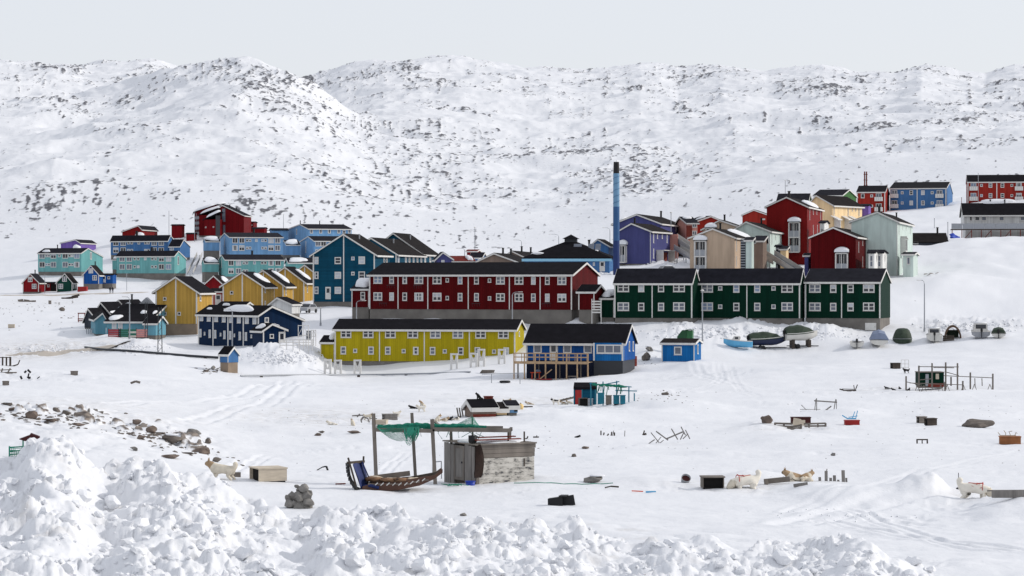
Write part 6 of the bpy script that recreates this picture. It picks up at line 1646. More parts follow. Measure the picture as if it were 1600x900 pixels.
def dog(label, px, py, pose, coat, rz, s_=1.0, group='sled dogs', lift=0.0, harness=False):
    k = (pose, coat)
    if k not in _dm:
        c = {'cream': (M['fur_cream'], M['fur_tan'], M['nose_dark'], False), 'white': (M['fur_white'], M['fur_cream'], M['nose_dark'], False), 'tan': (M['fur_cream'], M['fur_tan'], M['nose_dark'], True), 'black': (M['fur_black'], None, M['nose_dark'], False), 'pied': (M['fur_white'], M['fur_black'], M['nose_dark'], True)}[coat]
        _dm[k] = dog_mesh('dog', pose, c)
    p = hit(px, py)
    if p.y > 140: s_ *= .62
    o = bpy.data.objects.new('dog', _dm[k]); COL.objects.link(o); o.location = p + Vector((0, 0, lift - .03)); o.rotation_euler = (0, 0, R(rz)); o.scale = (s_, s_, s_)
    tag(o, label, 'dog', group)
    if harness:
        m = MB(); zc = .53; 
        for x, rx in ((.22, .185), (.05, .16)):
            m.tube([(x, rx * .92 * math.sin(q), zc - .02 + rx * .9 * math.cos(q)) for q in [math.pi * (-.62 + 1.24 * j / 10) for j in range(11)]], .012, 5)
        for y in (-.1, .1): m.tube([(.22, y, zc + .12), (.05, y, zc + .105), (-.2, y * .3, zc + .125)], .011, 5)
        m.tube([(.2, -.165, zc + .0), (.05, -.15, zc - .04), (-.1, -.15, zc + .05)], .011, 5)
        m.build('harness', mat('harness_red', rgb(170, 60, 48), .8) if 'harness_red' not in M else M['harness_red'], o)
    return o
dog('cream dog with a tan head standing behind the snow bank, left of the plywood box', 347, 749, 'stand', 'cream', 172, 1.15, lift=-.16)
dog('white dog in a red harness with its head down beside the dark open box', 1163, 762, 'graze', 'white', 196, 1.3, harness=True, lift=-.33)
dog('tan and white dog lying behind the half buried plank, looking left', 1243, 752, 'lie', 'tan', 200, 1.0)
dog('tan dog curled up just right of the dog looking left', 1256, 751.5, 'lie', 'tan', 30, .85)
dog('white dog in a red harness with its tail up, sniffing at the right edge', 1524, 778, 'graze', 'white', -14, 1.25, harness=True, lift=-.24)
dog('black dog standing by the white frame near the distant crates', 1416, 583.5, 'stand', 'black', 190, 1.15)
dog('black and white dog standing left of the turquoise fishing hut, facing left', 868, 632.5, 'stand', 'pied', 176, 1.1)
dog('tan dog lying beside the black and white dog', 881, 631.5, 'lie', 'tan', 160, 1.0)
dog('cream dog lying nearest the turquoise fishing hut', 890, 630.5, 'lie', 'cream', 150, 1.0)
dog('white dog standing on the open snow left of the dark roofed hut', 658, 644, 'stand', 'white', 175, 1.1)
dog('tan headed dog sitting just behind the standing white dog', 659, 634, 'sit', 'tan', 200, 1.0)
dog('dark dog lying just left of the standing white dog', 645, 638.5, 'lie', 'black', 180, 1.0)
dog('cream dog sitting behind the draped net', 684, 659, 'sit', 'cream', 20, 1.1)
dog('tan dog lying behind the draped net, between a sitting and a black dog', 693, 658.5, 'lie', 'tan', 0, 1.1)
dog('black dog lying behind the draped net', 701, 656.5, 'lie', 'black', 10, .9)
dog('pied dog lying rightmost of the dogs behind the draped net', 713, 656, 'lie', 'pied', 20, .9)
dog('cream dog standing left of the grey open crate behind the rack', 575, 657, 'stand', 'cream', 0, 1.0)
dog('cream dog sitting in front of the overturned tub left of the rack', 551, 665.5, 'sit', 'cream', 120, 1.0)
dog('grey-white dog lying far left of the rack posts', 518, 664, 'lie', 'white', 190, 1.0)
dog('pale dog standing just right behind the box on the dark roofed hut', 792, 632, 'stand', 'cream', 10, 1.05)
dog('tan dog lying on the snow right of the dark roofed hut', 827, 632.5, 'lie', 'tan', 180, 1.05)
dog('tan dog lying behind the green pen beside a boulder', 620, 651, 'stand', 'white', 15, .9)
# ================================================================== THINGS ON THE SNOW
def plankbox(t, w, dp, h, mt, n=3, open_face=None, th=.04, roof=True, name='plank'):
    """box of horizontal planks; open_face 'L','F' or None leaves that side open and dark inside"""
    for k in range(n):
        z0, z1 = h * k / n + .006, h * (k + 1) / n - .006
        if open_face != 'F':
            m = MB(); m.box(-w / 2, -dp / 2, z0, w / 2, -dp / 2 + th, z1); m.build(name, mt, t)
        m = MB(); m.box(-w / 2, dp / 2 - th, z0, w / 2, dp / 2, z1); m.build(name, mt, t)
    for s_ in (-1, 1):
        if open_face == ('L' if s_ < 0 else 'R'): continue
        x = s_ * w / 2; m = MB(); m.box(min(x, x - s_ * th), -dp / 2 + th + .002, .006, max(x, x - s_ * th), dp / 2 - th - .002, h - .006); m.build('side', mt, t)
    if roof:
        m = MB(); m.box(-w / 2 - .03, -dp / 2 - .03, h, w / 2 + .03, dp / 2 + .03, h + .05); m.build('top', mt, t)
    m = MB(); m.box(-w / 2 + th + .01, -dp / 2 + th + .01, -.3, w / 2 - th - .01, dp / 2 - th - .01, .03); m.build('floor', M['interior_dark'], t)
    if open_face:  # near-black block fills the box, standing in for the shade inside
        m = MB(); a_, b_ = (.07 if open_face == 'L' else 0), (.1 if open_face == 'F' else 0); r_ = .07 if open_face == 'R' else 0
        m.box(-w / 2 + th + .012 + a_ * w, -dp / 2 + th + .012 + b_ * dp, .031, w / 2 - th - .012 - r_ * w, dp / 2 - th - .012, h - .012); m.build('shade_block', M['interior_dark'], t)
    return t
def crate(label, px, py, wpx, hpx, rz=0, mt='dark_wood', open_face='L', n=2, name='crate', cat='crate', asp=.8):
    p = hit(px, py); k = p.y / F; t = thing(name, label, cat, p, R(rz), 'boxes and crates on the snow')
    w = wpx * k; plankbox(t, w, w * asp, hpx * k, M[mt], n, open_face); return t
mat('orange_wood', rgb(140, 92, 58), .85, var=.3, vscale=3); mat('maroon_wood', rgb(64, 30, 28), .85, var=.3, vscale=3)
# ---- big plywood box
crate('plywood box lying with its dark open end to the left, behind the snow bank', 419, 750.5, 46, 19, 24, 'plywood', 'L', 1, asp=1.0)
crate('dark open-fronted wooden box sunk in the snow, right of the upturned tub', 1113, 762, 34, 16, 4, 'old_wood', 'F', 2, asp=.8)
crate('brown crate behind another, left of the two crates above the tiny bench', 1440, 661, 13, 9, 16, 'old_wood', 'L')
crate('darker crate in front, right of the two crates above the tiny bench', 1454, 664.5, 16, 10, 16, 'dark_wood', 'L')
crate('small distant crate with a dark opening beside the white frame', 1399, 576, 13, 8.5, 14, 'dark_wood', 'L')
crate('grey crate with a dark opening behind the left end of the rack', 609, 657, 21, 9, 16, 'grey_wood', 'L')
crate('pale brown box lying in the snow below the grey crate', 596, 663.5, 18, 6, -10, 'stone_red' if False else 'plywood', None)
crate('dark crate with an open front before the turquoise fishing hut', 911, 634, 13, 11, 12, 'dark_wood', 'F')
crate('pale open crate standing right beside the dark open crate', 922, 634, 8, 10, 8, 'galvanised', 'R')
crate('small crate far left on the open snow, alone', 116, 586, 11, 5.5, 12, 'old_wood', 'L')
crate('pair of boards nailed as a box at the far left edge', 9, 602, 9, 6, 0, 'old_wood', 'R')
crate('low rust brown crate near the right end of the black dogs and hut', 747, 0 + 600, 2, 2, 0, 'rust', None) if False else None
crate('small pale crate on the slope below the green cottage', 78, 475, 4, 5, 0, 'old_wood', None, asp=.9)
crate('small straw coloured crate on the snow left of the dark roofs', 18, 512, 10, 5, 6, 'plywood', None)
# white frame
t = prop('wire_frame', 'square white wire frame standing behind the black dog', 'frame', 1414, 575, R(5)); k = t.location.y / F
for x in (-6, 0, 6):
    m = MB(); m.box(x * k - .03, 0, -.2, x * k + .03, .06, 12.5 * k); m.build('upright', M['white_paint'], t)
for z in (.5, 6, 12.2):
    m = MB(); m.box(-6 * k, -.03, z * k, 6 * k, -.001, z * k + .06); m.build('crossbar', M['white_paint'], t)
# ---- upturned tub, black bin, bucket
p = hit(1071, 754); t = thing('tub', 'brown tub tilted in the snow left of the dark open box', 'tub', p, R(10)); k = p.y / F
m = MB(); n = 18; rg = lambda r, z: [(r * math.cos(2 * math.pi * i / n), r * math.sin(2 * math.pi * i / n), z) for i in range(n)]
m.loft([rg(.16, 0), rg(.2, .28), rg(.185, .28), rg(.15, .03)], closed=True); m.add(rg(.15, .03), [tuple(range(n))]); o = m.build('body', M['hull_grey'], t); o.rotation_euler = (R(48), 0, 0); o.location = (0, .08, .02)
m = MB(); m.add(rg(.183, .2), [tuple(range(n))]); o2 = m.build('inside', M['maroon_wood'], o)
p = hit(872, 790); t = thing('fish_tub', 'black plastic tub lying on its side on the trodden snow', 'tub', p, R(-12)); k = p.y / F
m = MB(); w = 30 * k; h = 15 * k
m.loft([[(-w / 2, -.17, .02), (-w / 2, .17, .02), (-w / 2, .17, h * .7), (-w / 2, -.17, h * .7)], [(w * .28, -.22, -.03), (w * .28, .22, -.03), (w * .28, .22, h * .95), (w * .28, -.22, h * .95)]], closed=True, caps=True, sm=False); m.build('body', M['black_paint'], t)
m = MB(); m.box(w * .1, -.26, h * .93, w * .48, .26, h * 1.06); m.bar((w * .46, 0, h * 1.0), (w * .56, 0, -.02), .5, .05, up=(0, 1, 0)); m.build('flap', M['black_paint'], t)
# ---- cairn
p = hit(466, 794); t = thing('cairn', 'grey cairn of piled boulders rising behind the snow bank', 'cairn', p); k = p.y / F
for i, (x, z, r, fl) in enumerate([(-14, 3, 8, .85), (-4, 2, 9, .8), (8, 1, 12, .95), (16, 6, 9, .9), (-15, 11, 6.5, .8), (-8, 15, 6.5, 1.3), (1, 13, 9.5, .95), (11, 16, 9, .8), (3, 25, 5.5, .8), (9, 28, 7.5, .85), (-2, 30, 3.6, .6), (18, 18, 6, .8), (2, -6, 12, .9), (14, -8, 10, .9)]):
    v, f = lump(r * k * 1.28, 100 + i, 2, .12, fl, True); m = MB(); m.add(v, f, 0, False)
    o = m.build('stone', M['stone_grey'], t); o.location = (x * k, (i % 3 - 1) * .05 - .04 * (i % 2), z * k + .08); o.rotation_euler = (i * .7, i * .4, i * 1.3)

# ---- the weathered shack
D0 = hit(745, 757).y
b = Vol(None, 743, 833.5, D0, 30, 757, 696, 'white', None, anchor='L', xs=694.5, yr=696, rf=.5, found=0, name='shack', label='weathered grey plank shack with a peeling white panel and a hanging dark hide', cat='shack')
for o in list(b.root.children): bpy.data.objects.remove(o)
L_, W_, H_ = b.L, b.W, b.h
core = MB(); core.box(.05, .05, -.2, L_ - .05, W_ - .05, H_ - .06); b.put(core, 'inner_wall', M['dark_wood'])
peel = bpy.data.materials.new('peeling_paint'); peel.use_nodes = True
nt = peel.node_tree; N = nt.nodes
co = N.new('ShaderNodeTexCoord'); mp = N.new('ShaderNodeMapping'); mp.inputs['Scale'].default_value = (1.5, 1.5, 4.2); n1 = N.new('ShaderNodeTexNoise'); n1.inputs['Scale'].default_value = 1.5; n1.inputs['Detail'].default_value = 9; n1.inputs['Roughness'].default_value = .72
nt.links.new(co.outputs['Object'], mp.inputs[0]); nt.links.new(mp.outputs[0], n1.inputs[0])
cr = N.new('ShaderNodeValToRGB'); cr.color_ramp.elements[0].position = .43; cr.color_ramp.elements[0].color = rgb(196, 192, 184); cr.color_ramp.elements[1].position = .62; cr.color_ramp.elements[1].color = rgb(48, 50, 56)
e = cr.color_ramp.elements.new(.53); e.color = rgb(168, 164, 156)
nt.links.new(n1.outputs[0], cr.inputs[0]); nt.links.new(cr.outputs[0], N['Principled BSDF'].inputs['Base Color']); N['Principled BSDF'].inputs['Roughness'].default_value = .8
m = MB(); m.box(.16, -.03, -.15, L_ + .02, .045, H_ * .66); b.put(m, 'peeling_panel', peel)
for k in range(3):
    z0 = H_ * (.67 + .11 * k); m = MB(); m.box(.1, -.035 - .012 * (k % 2), z0, L_ + .04 + .05 * (k == 2), .045, z0 + H_ * .105); b.put(m, 'plank', M['old_wood'])
m = MB(); m.box(L_ * .82, -.06, H_ * .42, L_ * .84, -.031, H_ * .62); b.put(m, 'dark_batten', M['dark_wood'])
m = MB(); m.box(.02, -.045, -.2, .15, .04, H_ * .98); b.put(m, 'corner_post', M['old_wood'])
# left face: planks, panel door
ys_ = np.linspace(W_, 0, 10)
for k in range(9):
    y0, y1 = ys_[k + 1] + .008, ys_[k] - .008
    if 3 <= k <= 5: continue
    m = MB(); m.box(-.02 - .012 * (k % 2), max(y0, .05), -.2, .045, y1, H_ - .03 * (k % 3)); b.put(m, 'plank', M['grey_wood'])
y0, y1 = ys_[6] + .01, ys_[3] - .01
m = MB(); m.box(-.03, y0, .1, .04, y1, H_ * .95)
dr = b.put(m, 'door', M['grey_wood'])
for q in ((y0, y0 + .1, .1, H_ * .95), (y1 - .1, y1, .1, H_ * .95)):
    m = MB(); m.box(-.055, q[0], q[2], -.032, q[1], q[3]); m.build('stile', M['old_wood'], dr)
for q in (.1, H_ * .88):
    m = MB(); m.box(-.05, y0 + .102, q, -.032, y1 - .102, q + .12); m.build('cross_rail', M['old_wood'], dr)
m = MB(); m.box(-.1, y0 + .12, H_ * .5, -.055, y0 + .16, H_ * .55); m.build('handle', M['dark_metal'], dr)
# roof boards and snow on it
for k in range(6):
    y0 = -.12 + (W_ + .2) * k / 6; m = MB(); m.box(-.06, y0, H_ + .005 * k, L_ + .1, y0 + (W_ + .2) / 6 - .015, H_ + .05 + .005 * k); b.put(m, 'roof_board', M['old_wood'])
v, f = lump(1, 5, 3, .25, .12); m = MB(); m.add([Vector((q.x * L_ * .5 + L_ * .5, q.y * W_ * .5 + W_ * .5, q.z * .9 + H_ + .06)) for q in v], f, 0, True); b.put(m, 'snow_patch', SNOWCAP)
for k, (xa, xb, y, z) in enumerate([(.1, L_ * .8, .05, .18), (.3, L_ * .76, .3, .27)]):
    m = MB(); m.box(xa, y, H_ + z, xb, y + .2, H_ + z + .045)
    o = m.build('loose_board', M['rust'], None); o.name = 'loose_board'; o.location = b.root.location; o.rotation_euler = b.root.rotation_euler
    tag(o, ['long rust brown board lying along the front of the shack roof', 'second rust brown board lying behind on the shack roof'][k], 'board', 'boards on the shack roof')
for x in (L_ * .62, L_ * .9):
    m = MB(); m.box(x, .3, H_ + .05, x + .05, .35, H_ + .48); b.put(m, 'roof_peg', M['dark_wood'])
hide = MB(); rows = []
for i in range(9):
    s_ = i / 8; w = .18 + .26 * math.sin(min(1, s_ * 1.5) * 1.45) * (1 if s_ < .9 else .55)
    rows.append([(x * w + .06 + .08 * math.sin(s_ * 3), -.09 - .05 * math.sin(x * 2.6 + s_ * 4) - .03 * (1 - s_), H_ + .05 - s_ * H_ * .86) for x in (-.5, -.3, -.1, .1, .3, .5)])
hide.loft(rows); rows2 = [[(x, y + .05, z) for x, y, z in q] for q in rows]; hide.loft([q[::-1] for q in rows2]); hide.loft([rows[-1], rows2[-1]])
o = hide.build('hide', mat('dark_hide', rgb(36, 21, 15), .8, var=.4, vscale=5, bump=.03, bscale=9)); o.location = b.root.location; o.rotation_euler = b.root.rotation_euler
tag(o, 'dark brown hide hanging over the front corner of the shack', 'hide')
t = thing('pot', 'black pot standing on the left end of the shack roof', 'pot', b.world(.1, .42, H_ + .08))
n = 16; m = MB(); m.loft([rg(.15, 0), rg(.175, .06), rg(.175, .3), rg(.16, .3), rg(.15, .06)], closed=True); m.add(rg(.15, 0), [tuple(range(n))]); m.build('body', M['black_paint'], t)
m = MB(); m.tube([(.18, 0, .25), (.24, 0, .25), (.24, 0, .16), (.18, 0, .14)], .014, 5); m.build('handle', M['black_paint'], t)
p = hit(735, 758.5); t = thing('blue_tub', 'small bright blue tub at the foot of the shack door', 'tub', p + Vector((0, -.1, -.03)))
m = MB(); m.loft([rg(.17, 0), rg(.2, .2), rg(.19, .2), rg(.16, .03)], closed=True); m.add(rg(.16, .03), [tuple(range(n))]); m.build('body', mat('plastic_blue', rgb(36, 62, 158), .45), t)
m = MB(); m.tube([Vector(q) + Vector((0, 0, .2)) for q in rg(.205, 0)] + [Vector(rg(.205, 0)[0]) + Vector((0, 0, .2))], .016, 5); m.build('rim', M['plastic_blue'], t)

# ---- drying rack over the sled
D1 = D0 + .6; kk = D1 / F
rk = thing('drying_rack', 'grey timber drying rack on tall posts with green nets, over the sled and the shack', 'drying rack', at(640, D1))
def rp(px, py, d=D1): return Vector(((px - CX) / F * d, d, (HZ - py) / F * d)) - rk.location
for (xa, ya, xb, yb, dd, w) in [(583.5, 646, 588.5, 746, 0, .15), (643.5, 645, 650, 744, 1.5, .13), (675, 655, 680.5, 748, 0, .15), (704.5, 672, 708, 742, 1.5, .12), (738, 650, 739.5, 700, .9, .08), (797, 669, 796, 712, 1.2, .11)]:
    a, b_ = rp(xa, ya, D1 + dd), rp(xb, yb, D1 + dd); b_.z = min(b_.z, gz((rk.location + b_).x, (rk.location + b_).y) - rk.location.z - .2)
    m = MB(); m.bar(a, b_, w, w * .8, up=(0, 1, 0)); m.build('post', M['old_wood'], rk)
for (xa, ya, xb, yb, dd, w, h) in [(584, 671.5, 679, 673.5, -.1, .1, .15), (676, 671, 798, 672.5, -.1, .1, .16), (588, 667, 786, 668, 1.5, .08, .12), (799, 670, 797, 672, 0, .1, .14)]:
    m = MB(); m.bar(rp(xa, ya, D1 + dd), rp(xb, yb, D1 + dd + (.8 if xa == 799 else 0)), w, h); m.build('beam', M['old_wood'], rk)
m = MB(); m.bar(rp(676, 656), rp(688, 666, D1 + .8), .08); m.build('brace', M['grey_wood'], rk)
m = MB(); m.bar(rp(583, 646, D1 - .12), rp(584, 684, D1 - .12), .1); m.build('splint', M['old_wood'], rk)
# nets: real meshes of thin cords
def net(name, rows, label):
    """rows: list of polylines; cords run both ways"""
    m = MB()
    for q in rows: m.tube(q, .0075, 3, caps=False)
    for j in range(len(rows[0])): m.tube([q[j] for q in rows], .0075, 3, caps=False)
    for i in range(len(rows) - 1):
        for j in range(len(rows[0]) - 1):
            if (i + j) % 2 == 0: m.tube([rows[i][j], rows[i + 1][j + 1]], .006, 3, caps=False)
    o = m.build(name, M['net_green']); tag(o, label, 'net', 'green fishing nets on the rack'); return o
rr = random.Random(3)
def rpw(px, py, d): return Vector(((px - CX) / F * d, d, (HZ - py) / F * d))
rows = []
for i in range(13):
    s_ = i / 12; row = []
    for j in range(34):
        u = j / 33; px = 589 + 66 * u; sag = (14 * math.sin(math.pi * u) ** .8 * (1 + .5 * u)) + 9 * max(0, 1 - ((u - .78) / .12) ** 2)
        py = 667 + s_ * sag * 1.25 + rr.uniform(-.4, .4); row.append(rpw(px + rr.uniform(-.4, .4), py, D1 - .18 + .1 * math.sin(u * 9 + s_ * 4)))
    rows.append(row)
net('fishing_net', rows, 'thin green net hanging in a sagging curtain under the left half of the rack')
rows = []
for i in range(10):
    s_ = i / 9; row = []
    for j in range(26):
        u = j / 25; px = 702 + 52 * u; pk = 17 * max(0, 1 - abs((px - 738.5) / (36 if px < 738.5 else 12))) ** 1.2
        row.append(rpw(px + rr.uniform(-.4, .4), 667 - s_ * pk + rr.uniform(-.3, .3), D1 + .9 - .6 * (1 - s_)))
    rows.append(row)
net('fishing_net', rows, 'thin green net drawn up to a point on the rack pole above the shack')
bundle = MB(); pts = []
for j in range(40):
    u = j / 39; pts.append(rpw(590 + 170 * u, 666 + .8 * math.sin(u * 14) + rr.uniform(-.4, .4), D1 + .25 + .1 * math.sin(u * 7)))
bundle.tube(pts, [(.05 + .075 * math.sin(math.pi * min(1, .06 + j / 39)) * (1 + .35 * math.sin(j * 1.9))) for j in range(40)], 9)
for q in range(26):
    u = rr.uniform(.05, .95); a = rpw(590 + 170 * u, 667, D1 + .1); bundle.tube([a, a + Vector((rr.uniform(-.25, .25), -.12, rr.uniform(-.28, -.05))), a + Vector((rr.uniform(-.3, .3), -.12, rr.uniform(-.5, -.1)))], .012, 4)
o = bundle.build('net_roll', mat('net_dark', rgb(26, 112, 92), .85, var=.4, vscale=9, bump=.03, bscale=25)); tag(o, 'thick rolled green net lying along the top of the rack', 'net', 'green fishing nets on the rack')
hang = MB()
for q in range(16):
    px = rr.gauss(641, 5); L2 = rr.uniform(8, 24); a = rpw(px, 668, D1 - .16)
    hang.tube([a, a + Vector((rr.uniform(-.05, .05), -.03, -L2 * kk * .5)), a + Vector((rr.uniform(-.15, .12), -.03, -L2 * kk))], [.03, .045, .012], 5)
o = hang.build('net_tangle', M['net_green']); tag(o, 'tangled green net tail dangling from the middle of the left beam', 'net', 'green fishing nets on the rack')
p = hit(710, 760); t = thing('net_scrap', 'thin green net cord trailing on the snow at the foot of the shack', 'net', p)
m = MB()
for q in range(9):
    a = Vector((rr.uniform(-.4, .3), rr.uniform(-.15, .1), .04)); m.tube([a, a + Vector((rr.uniform(-.3, .3), rr.uniform(-.1, .1), .06)), a + Vector((rr.uniform(-.5, .5), rr.uniform(-.1, .1), -.01))], .012, 4)
m.build('cord', M['net_green'], t)
p = hit(890, 757); t = thing('net_scrap', 'long pale green cord lying across the snow right of the shack', 'net', p)
m = MB(); m.tube([(x * .25, .1 * math.sin(x * 1.7), gz(p.x + x * .25, p.y + .1 * math.sin(x * 1.7)) - p.z + .02) for x in range(-9, 8)], .016, 4); m.build('cord', M['net_green'], t)

# ---- the big dog sled
D2 = hit(620, 766).y; ks = D2 / F
sl = thing('dog_sled', 'long dog sled with a blue back cover, loaded with hides, under the drying rack', 'sled', hit(620, 766), R(4))
S = lambda px, py: ((px - 620) * ks, (766 - py) * ks)
def runner(y):
    prof = [(566, 768), (580, 767), (620, 765), (655, 758), (678, 748), (691, 738)]
    m = MB(); up_ = [(S(a, b_ - (13 if 570 < a < 660 else 9 if a <= 570 else 6))) for a, b_ in prof]; dn = [S(*q) for q in prof]
    vs = []; fs = []
    for yy in (y - .03, y + .03):
        vs += [(a, yy, c) for a, c in up_] + [(a, yy, c) for a, c in dn]
    n_ = len(prof)
    for i in range(n_ - 1):
        fs += [(i, i + 1, n_ + i + 1, n_ + i), (2 * n_ + i, 3 * n_ + i, 3 * n_ + i + 1, 2 * n_ + i + 1), (i, 2 * n_ + i, 2 * n_ + i + 1, i + 1), (n_ + i, n_ + i + 1, 3 * n_ + i + 1, 3 * n_ + i)]
    fs += [(0, n_, 3 * n_, 2 * n_), (n_ - 1, 3 * n_ - 1, 4 * n_ - 1, 2 * n_ - 1)][:1]
    m.add(vs, fs); m.build('runner', mat('runner_brown', rgb(84, 60, 50), .7, var=.25, vscale=3) if 'runner_brown' not in M else M['runner_brown'], sl)
    # lashings
    for i in range(9):
        x, z = S(588 + i * 9.2, 755 - (0 if i < 6 else (i - 5) * 2.2)); m = MB(); m.bar((x - .07, y - .045, z - .06), (x + .05, y - .045, z + .05), .035); m.build('lashing', M['white_paint'], sl)
for y in (-.42, .42): runner(y)
# curled tail of the runners with dark treads
for y in (-.42, .42):
    pts = [S(*q) for q in ((568, 768), (557, 764), (549, 752), (545, 738), (544, 726))]
    m = MB(); m.tube([(a, y, c) for a, c in pts], [.075, .075, .07, .06, .05], 6); m.build('curved_runner', M['black_paint'], sl)
    for i in range(10):
        s_ = i / 9 * (len(pts) - 1); j = min(int(s_), len(pts) - 2); a = [pts[j][q] + (pts[j + 1][q] - pts[j][q]) * (s_ - j) for q in (0, 1)]
        m = MB(); m.box(a[0] - .1, y - .07, a[1] - .02, a[0] + .02, y + .07, a[1] + .035); m.build('tread', M['dark_metal'], sl)
for px, y in ((544.5, -.42), (565.5, .38)):
    x0, z0 = S(px, 768); x1, z1 = S(px + (3 if y > 0 else -.5), 714); m = MB(); m.bar((x0 + (.3 if y < 0 else 0), y, z0 + .25), (x1, y, z1), .075); m.build('upstand', M['dark_wood'], sl)
m = MB(); x0, z0 = S(543, 722); x1, z1 = S(569, 722); m.bar((x0, -.42, z0), (x1, .38, z1), .09); m.build('handlebar', M['dark_wood'], sl)
m = MB(); xa, za = S(551, 724); xb, zb_ = S(566, 722); xc, zc = S(579, 764); xd, zd = S(560, 766)
m.loft([[(xa, -.36, za), (xb, .36, zb_)], [((xa + xd) / 2 + .1, -.42, (za + zd) / 2), ((xb + xc) / 2 + .02, .42, (zb_ + zc) / 2)], [(xd + .1, -.42, zd + .1), (xc, .42, zc)]])
m.loft([[(xa, -.36, za - .03), (xb, .36, zb_ - .03)][::-1], [(xd + .1, -.42, zd + .07), (xc, .42, zc - .03)][::-1]]); m.build('back_cover', M['tarp_blue'], sl)
m = MB(); m.bar((xb, .2, zb_), (xc + .12, .2, zc), .16, .05); m.build('side_strap', M['tarp_blue'], sl)
for k in range(7):
    xa = S(575 + k * 14, 0)[0]; z = S(0, 756 - (0 if k < 5 else (k - 4) * 3))[1]; m = MB(); m.box(xa, -.46, z, xa + .26, .46, z + .04); m.build('slat', M['old_wood'], sl)
m = MB(); xa, za = S(572, 763); m.tube([(xa - .1, -.3, za + .1), (xa + .2, -.45, za + .14), (xa + .5, -.46, za + .05)], .07, 6); m.build('blue_wrap', M['tarp_blue'], sl)
tq = [mat('hide_%s' % n_, c, .9, var=.3, vscale=7, bump=.02, bscale=20) for n_, c in (('brown', rgb(120, 92, 70)), ('pale', rgb(186, 172, 152)), ('dark', rgb(74, 58, 48)))]
for i in range(14):
    px_ = 578 + (i + rr.random()) * 70 / 14; a, z = S(px_, 752 - rr.uniform(0, 6)); r = rr.uniform(.17, .27)
    v, f = lump(r, 300 + i, 2, .5, .5); m = MB(); m.add([Vector((q.x * 1.5, q.y * 1.4, q.z * .8)) for q in v], f, 0, True)
    o = m.build('hide', tq[i % 3]); o.location = sl.location + Vector((a, rr.uniform(-.32, .3), z)); o.rotation_euler = (0, 0, rr.uniform(0, 6))
    tag(o, '%s hide %s of the load on the sled' % (('brown', 'pale', 'dark')[i % 3], ('left, by the blue cover', 'at the left end, next inward', 'at the left end, third inward', 'left of the middle, lower', 'left of the middle, upper', 'left of the middle, beside the centre', 'in the middle, left one', 'in the middle, centre one', 'in the middle, right one', 'right of the middle, beside the centre', 'right of the middle, upper', 'right of the middle, lower', 'toward the right end, inner one', 'at the right end, outermost')[i]), 'hide', 'hides heaped on the sled')
for i, (xa, xb, ya, yb, y) in enumerate([(583, 640, 748, 741, .38), (640, 690, 748, 739, .3), (650, 676, 752, 742, -.1)]):
    a, b_ = S(xa, ya), S(xb, yb); m = MB(); m.bar((a[0], y, a[1]), (b_[0], y + .05, b_[1]), .05, .2 if i == 0 else .1, up=(0, 0, 1))
    o = m.build('loose_board', M['old_wood' if i == 0 else 'dark_wood']); o.location = sl.location
    tag(o, ['wide grey board standing along the far side of the sled load', 'dark pole sticking out past the right end of the sled', 'short dark board lying across the right end of the sled'][i], 'board')
t = prop('folding_stool', 'grey tube frame leaning between the sled and the shack', 'frame', 683, 748, R(5)); k = t.location.y / F
for x in (-7, 7):
    m = MB(); m.tube([(x * k, 0, -.1), (x * k * .95, 0, 27 * k)], .025, 6); m.build('leg', M['galvanised'], t)
m = MB(); m.tube([(-7 * k, 0, 26 * k), (7 * k, 0, 27 * k)], .025, 6); m.build('crossbar', M['galvanised'], t)

# ---- dark roofed dog hut with a box on it
D3 = hit(757, 652).y
b = Vol(None, 739, 775, D3, 18, 652, 639, 'brown', 'roof_black', anchor='L', W=2.0, yr=628.5, found=.3, name='dog_hut', label='low pale hut with a black roof half sunk in snow behind the shack', cat='hut', oe=.15, og=.15)
m = MB(); m.box(.0, -.03, -.1, b.L, -.004, b.h * .35); b.put(m, 'base_board', M['rust'])
o = bpy.data.objects.new('dog', _dm[('sit', 'black')] if ('sit', 'black') in _dm else _dm.setdefault(('sit', 'black'), dog_mesh('dog', 'sit', (M['fur_black'], None, M['nose_dark'], False)))); COL.objects.link(o)
o.location = b.world(b.L * .42, b.r, b.hr + .2); o.scale = (.62,) * 3; o.rotation_euler = (0, 0, R(200)); tag(o, 'black dog sitting on the ridge of the low black roofed hut', 'dog', 'sled dogs')
t = thing('box', 'brown wooden box standing behind the ridge of the low black roofed hut', 'box', b.world(b.L * 1.0, b.W * .9, b.h * .7), b.ph); plankbox(t, .55, .5, .95, M['rust'], 3, None)
b2 = Vol(None, 776, 792, D3 + .8, 18, 648, 641, 'cream', 'roof_brown', anchor='L', W=1.8, yr=633, found=.3, name='dog_hut', label='small pale hut with a brown roof joined to the black roofed hut', cat='hut', oe=.12, og=.1)
b3 = Vol(None, 793, 809, D3 + 1.2, 14, 645, 636.5, 'sky', 'roof_felt', anchor='L', W=1.8, yr=630, found=.3, name='dog_hut', label='small light blue kennel with a dark flat roof right of the brown roofed hut', cat='hut', oe=.1, og=.1)
m = MB(); p_, _ = b3._place('F', 806, 641); m.box(p_.x - .12, -.03, p_.z - .1, p_.x + .12, -.002, p_.z + .16); b3.put(m, 'opening', M['interior_dark'])
t = thing('round_buoy', 'pale yellow round buoy at the right end of the blue kennel', 'buoy', hit(813.5, 640)); v, f = lump(.24, 9, 3, .02, 1.05); m = MB(); m.add([q + Vector((0, 0, .2)) for q in v], f, 0, True); m.build('ball', mat('buoy_yellow', rgb(220, 190, 130), .5), t); m = MB(); m.tube([(0, 0, .42), (0, 0, .5)], .05, 6); m.build('eye', M['dark_metal'], t)
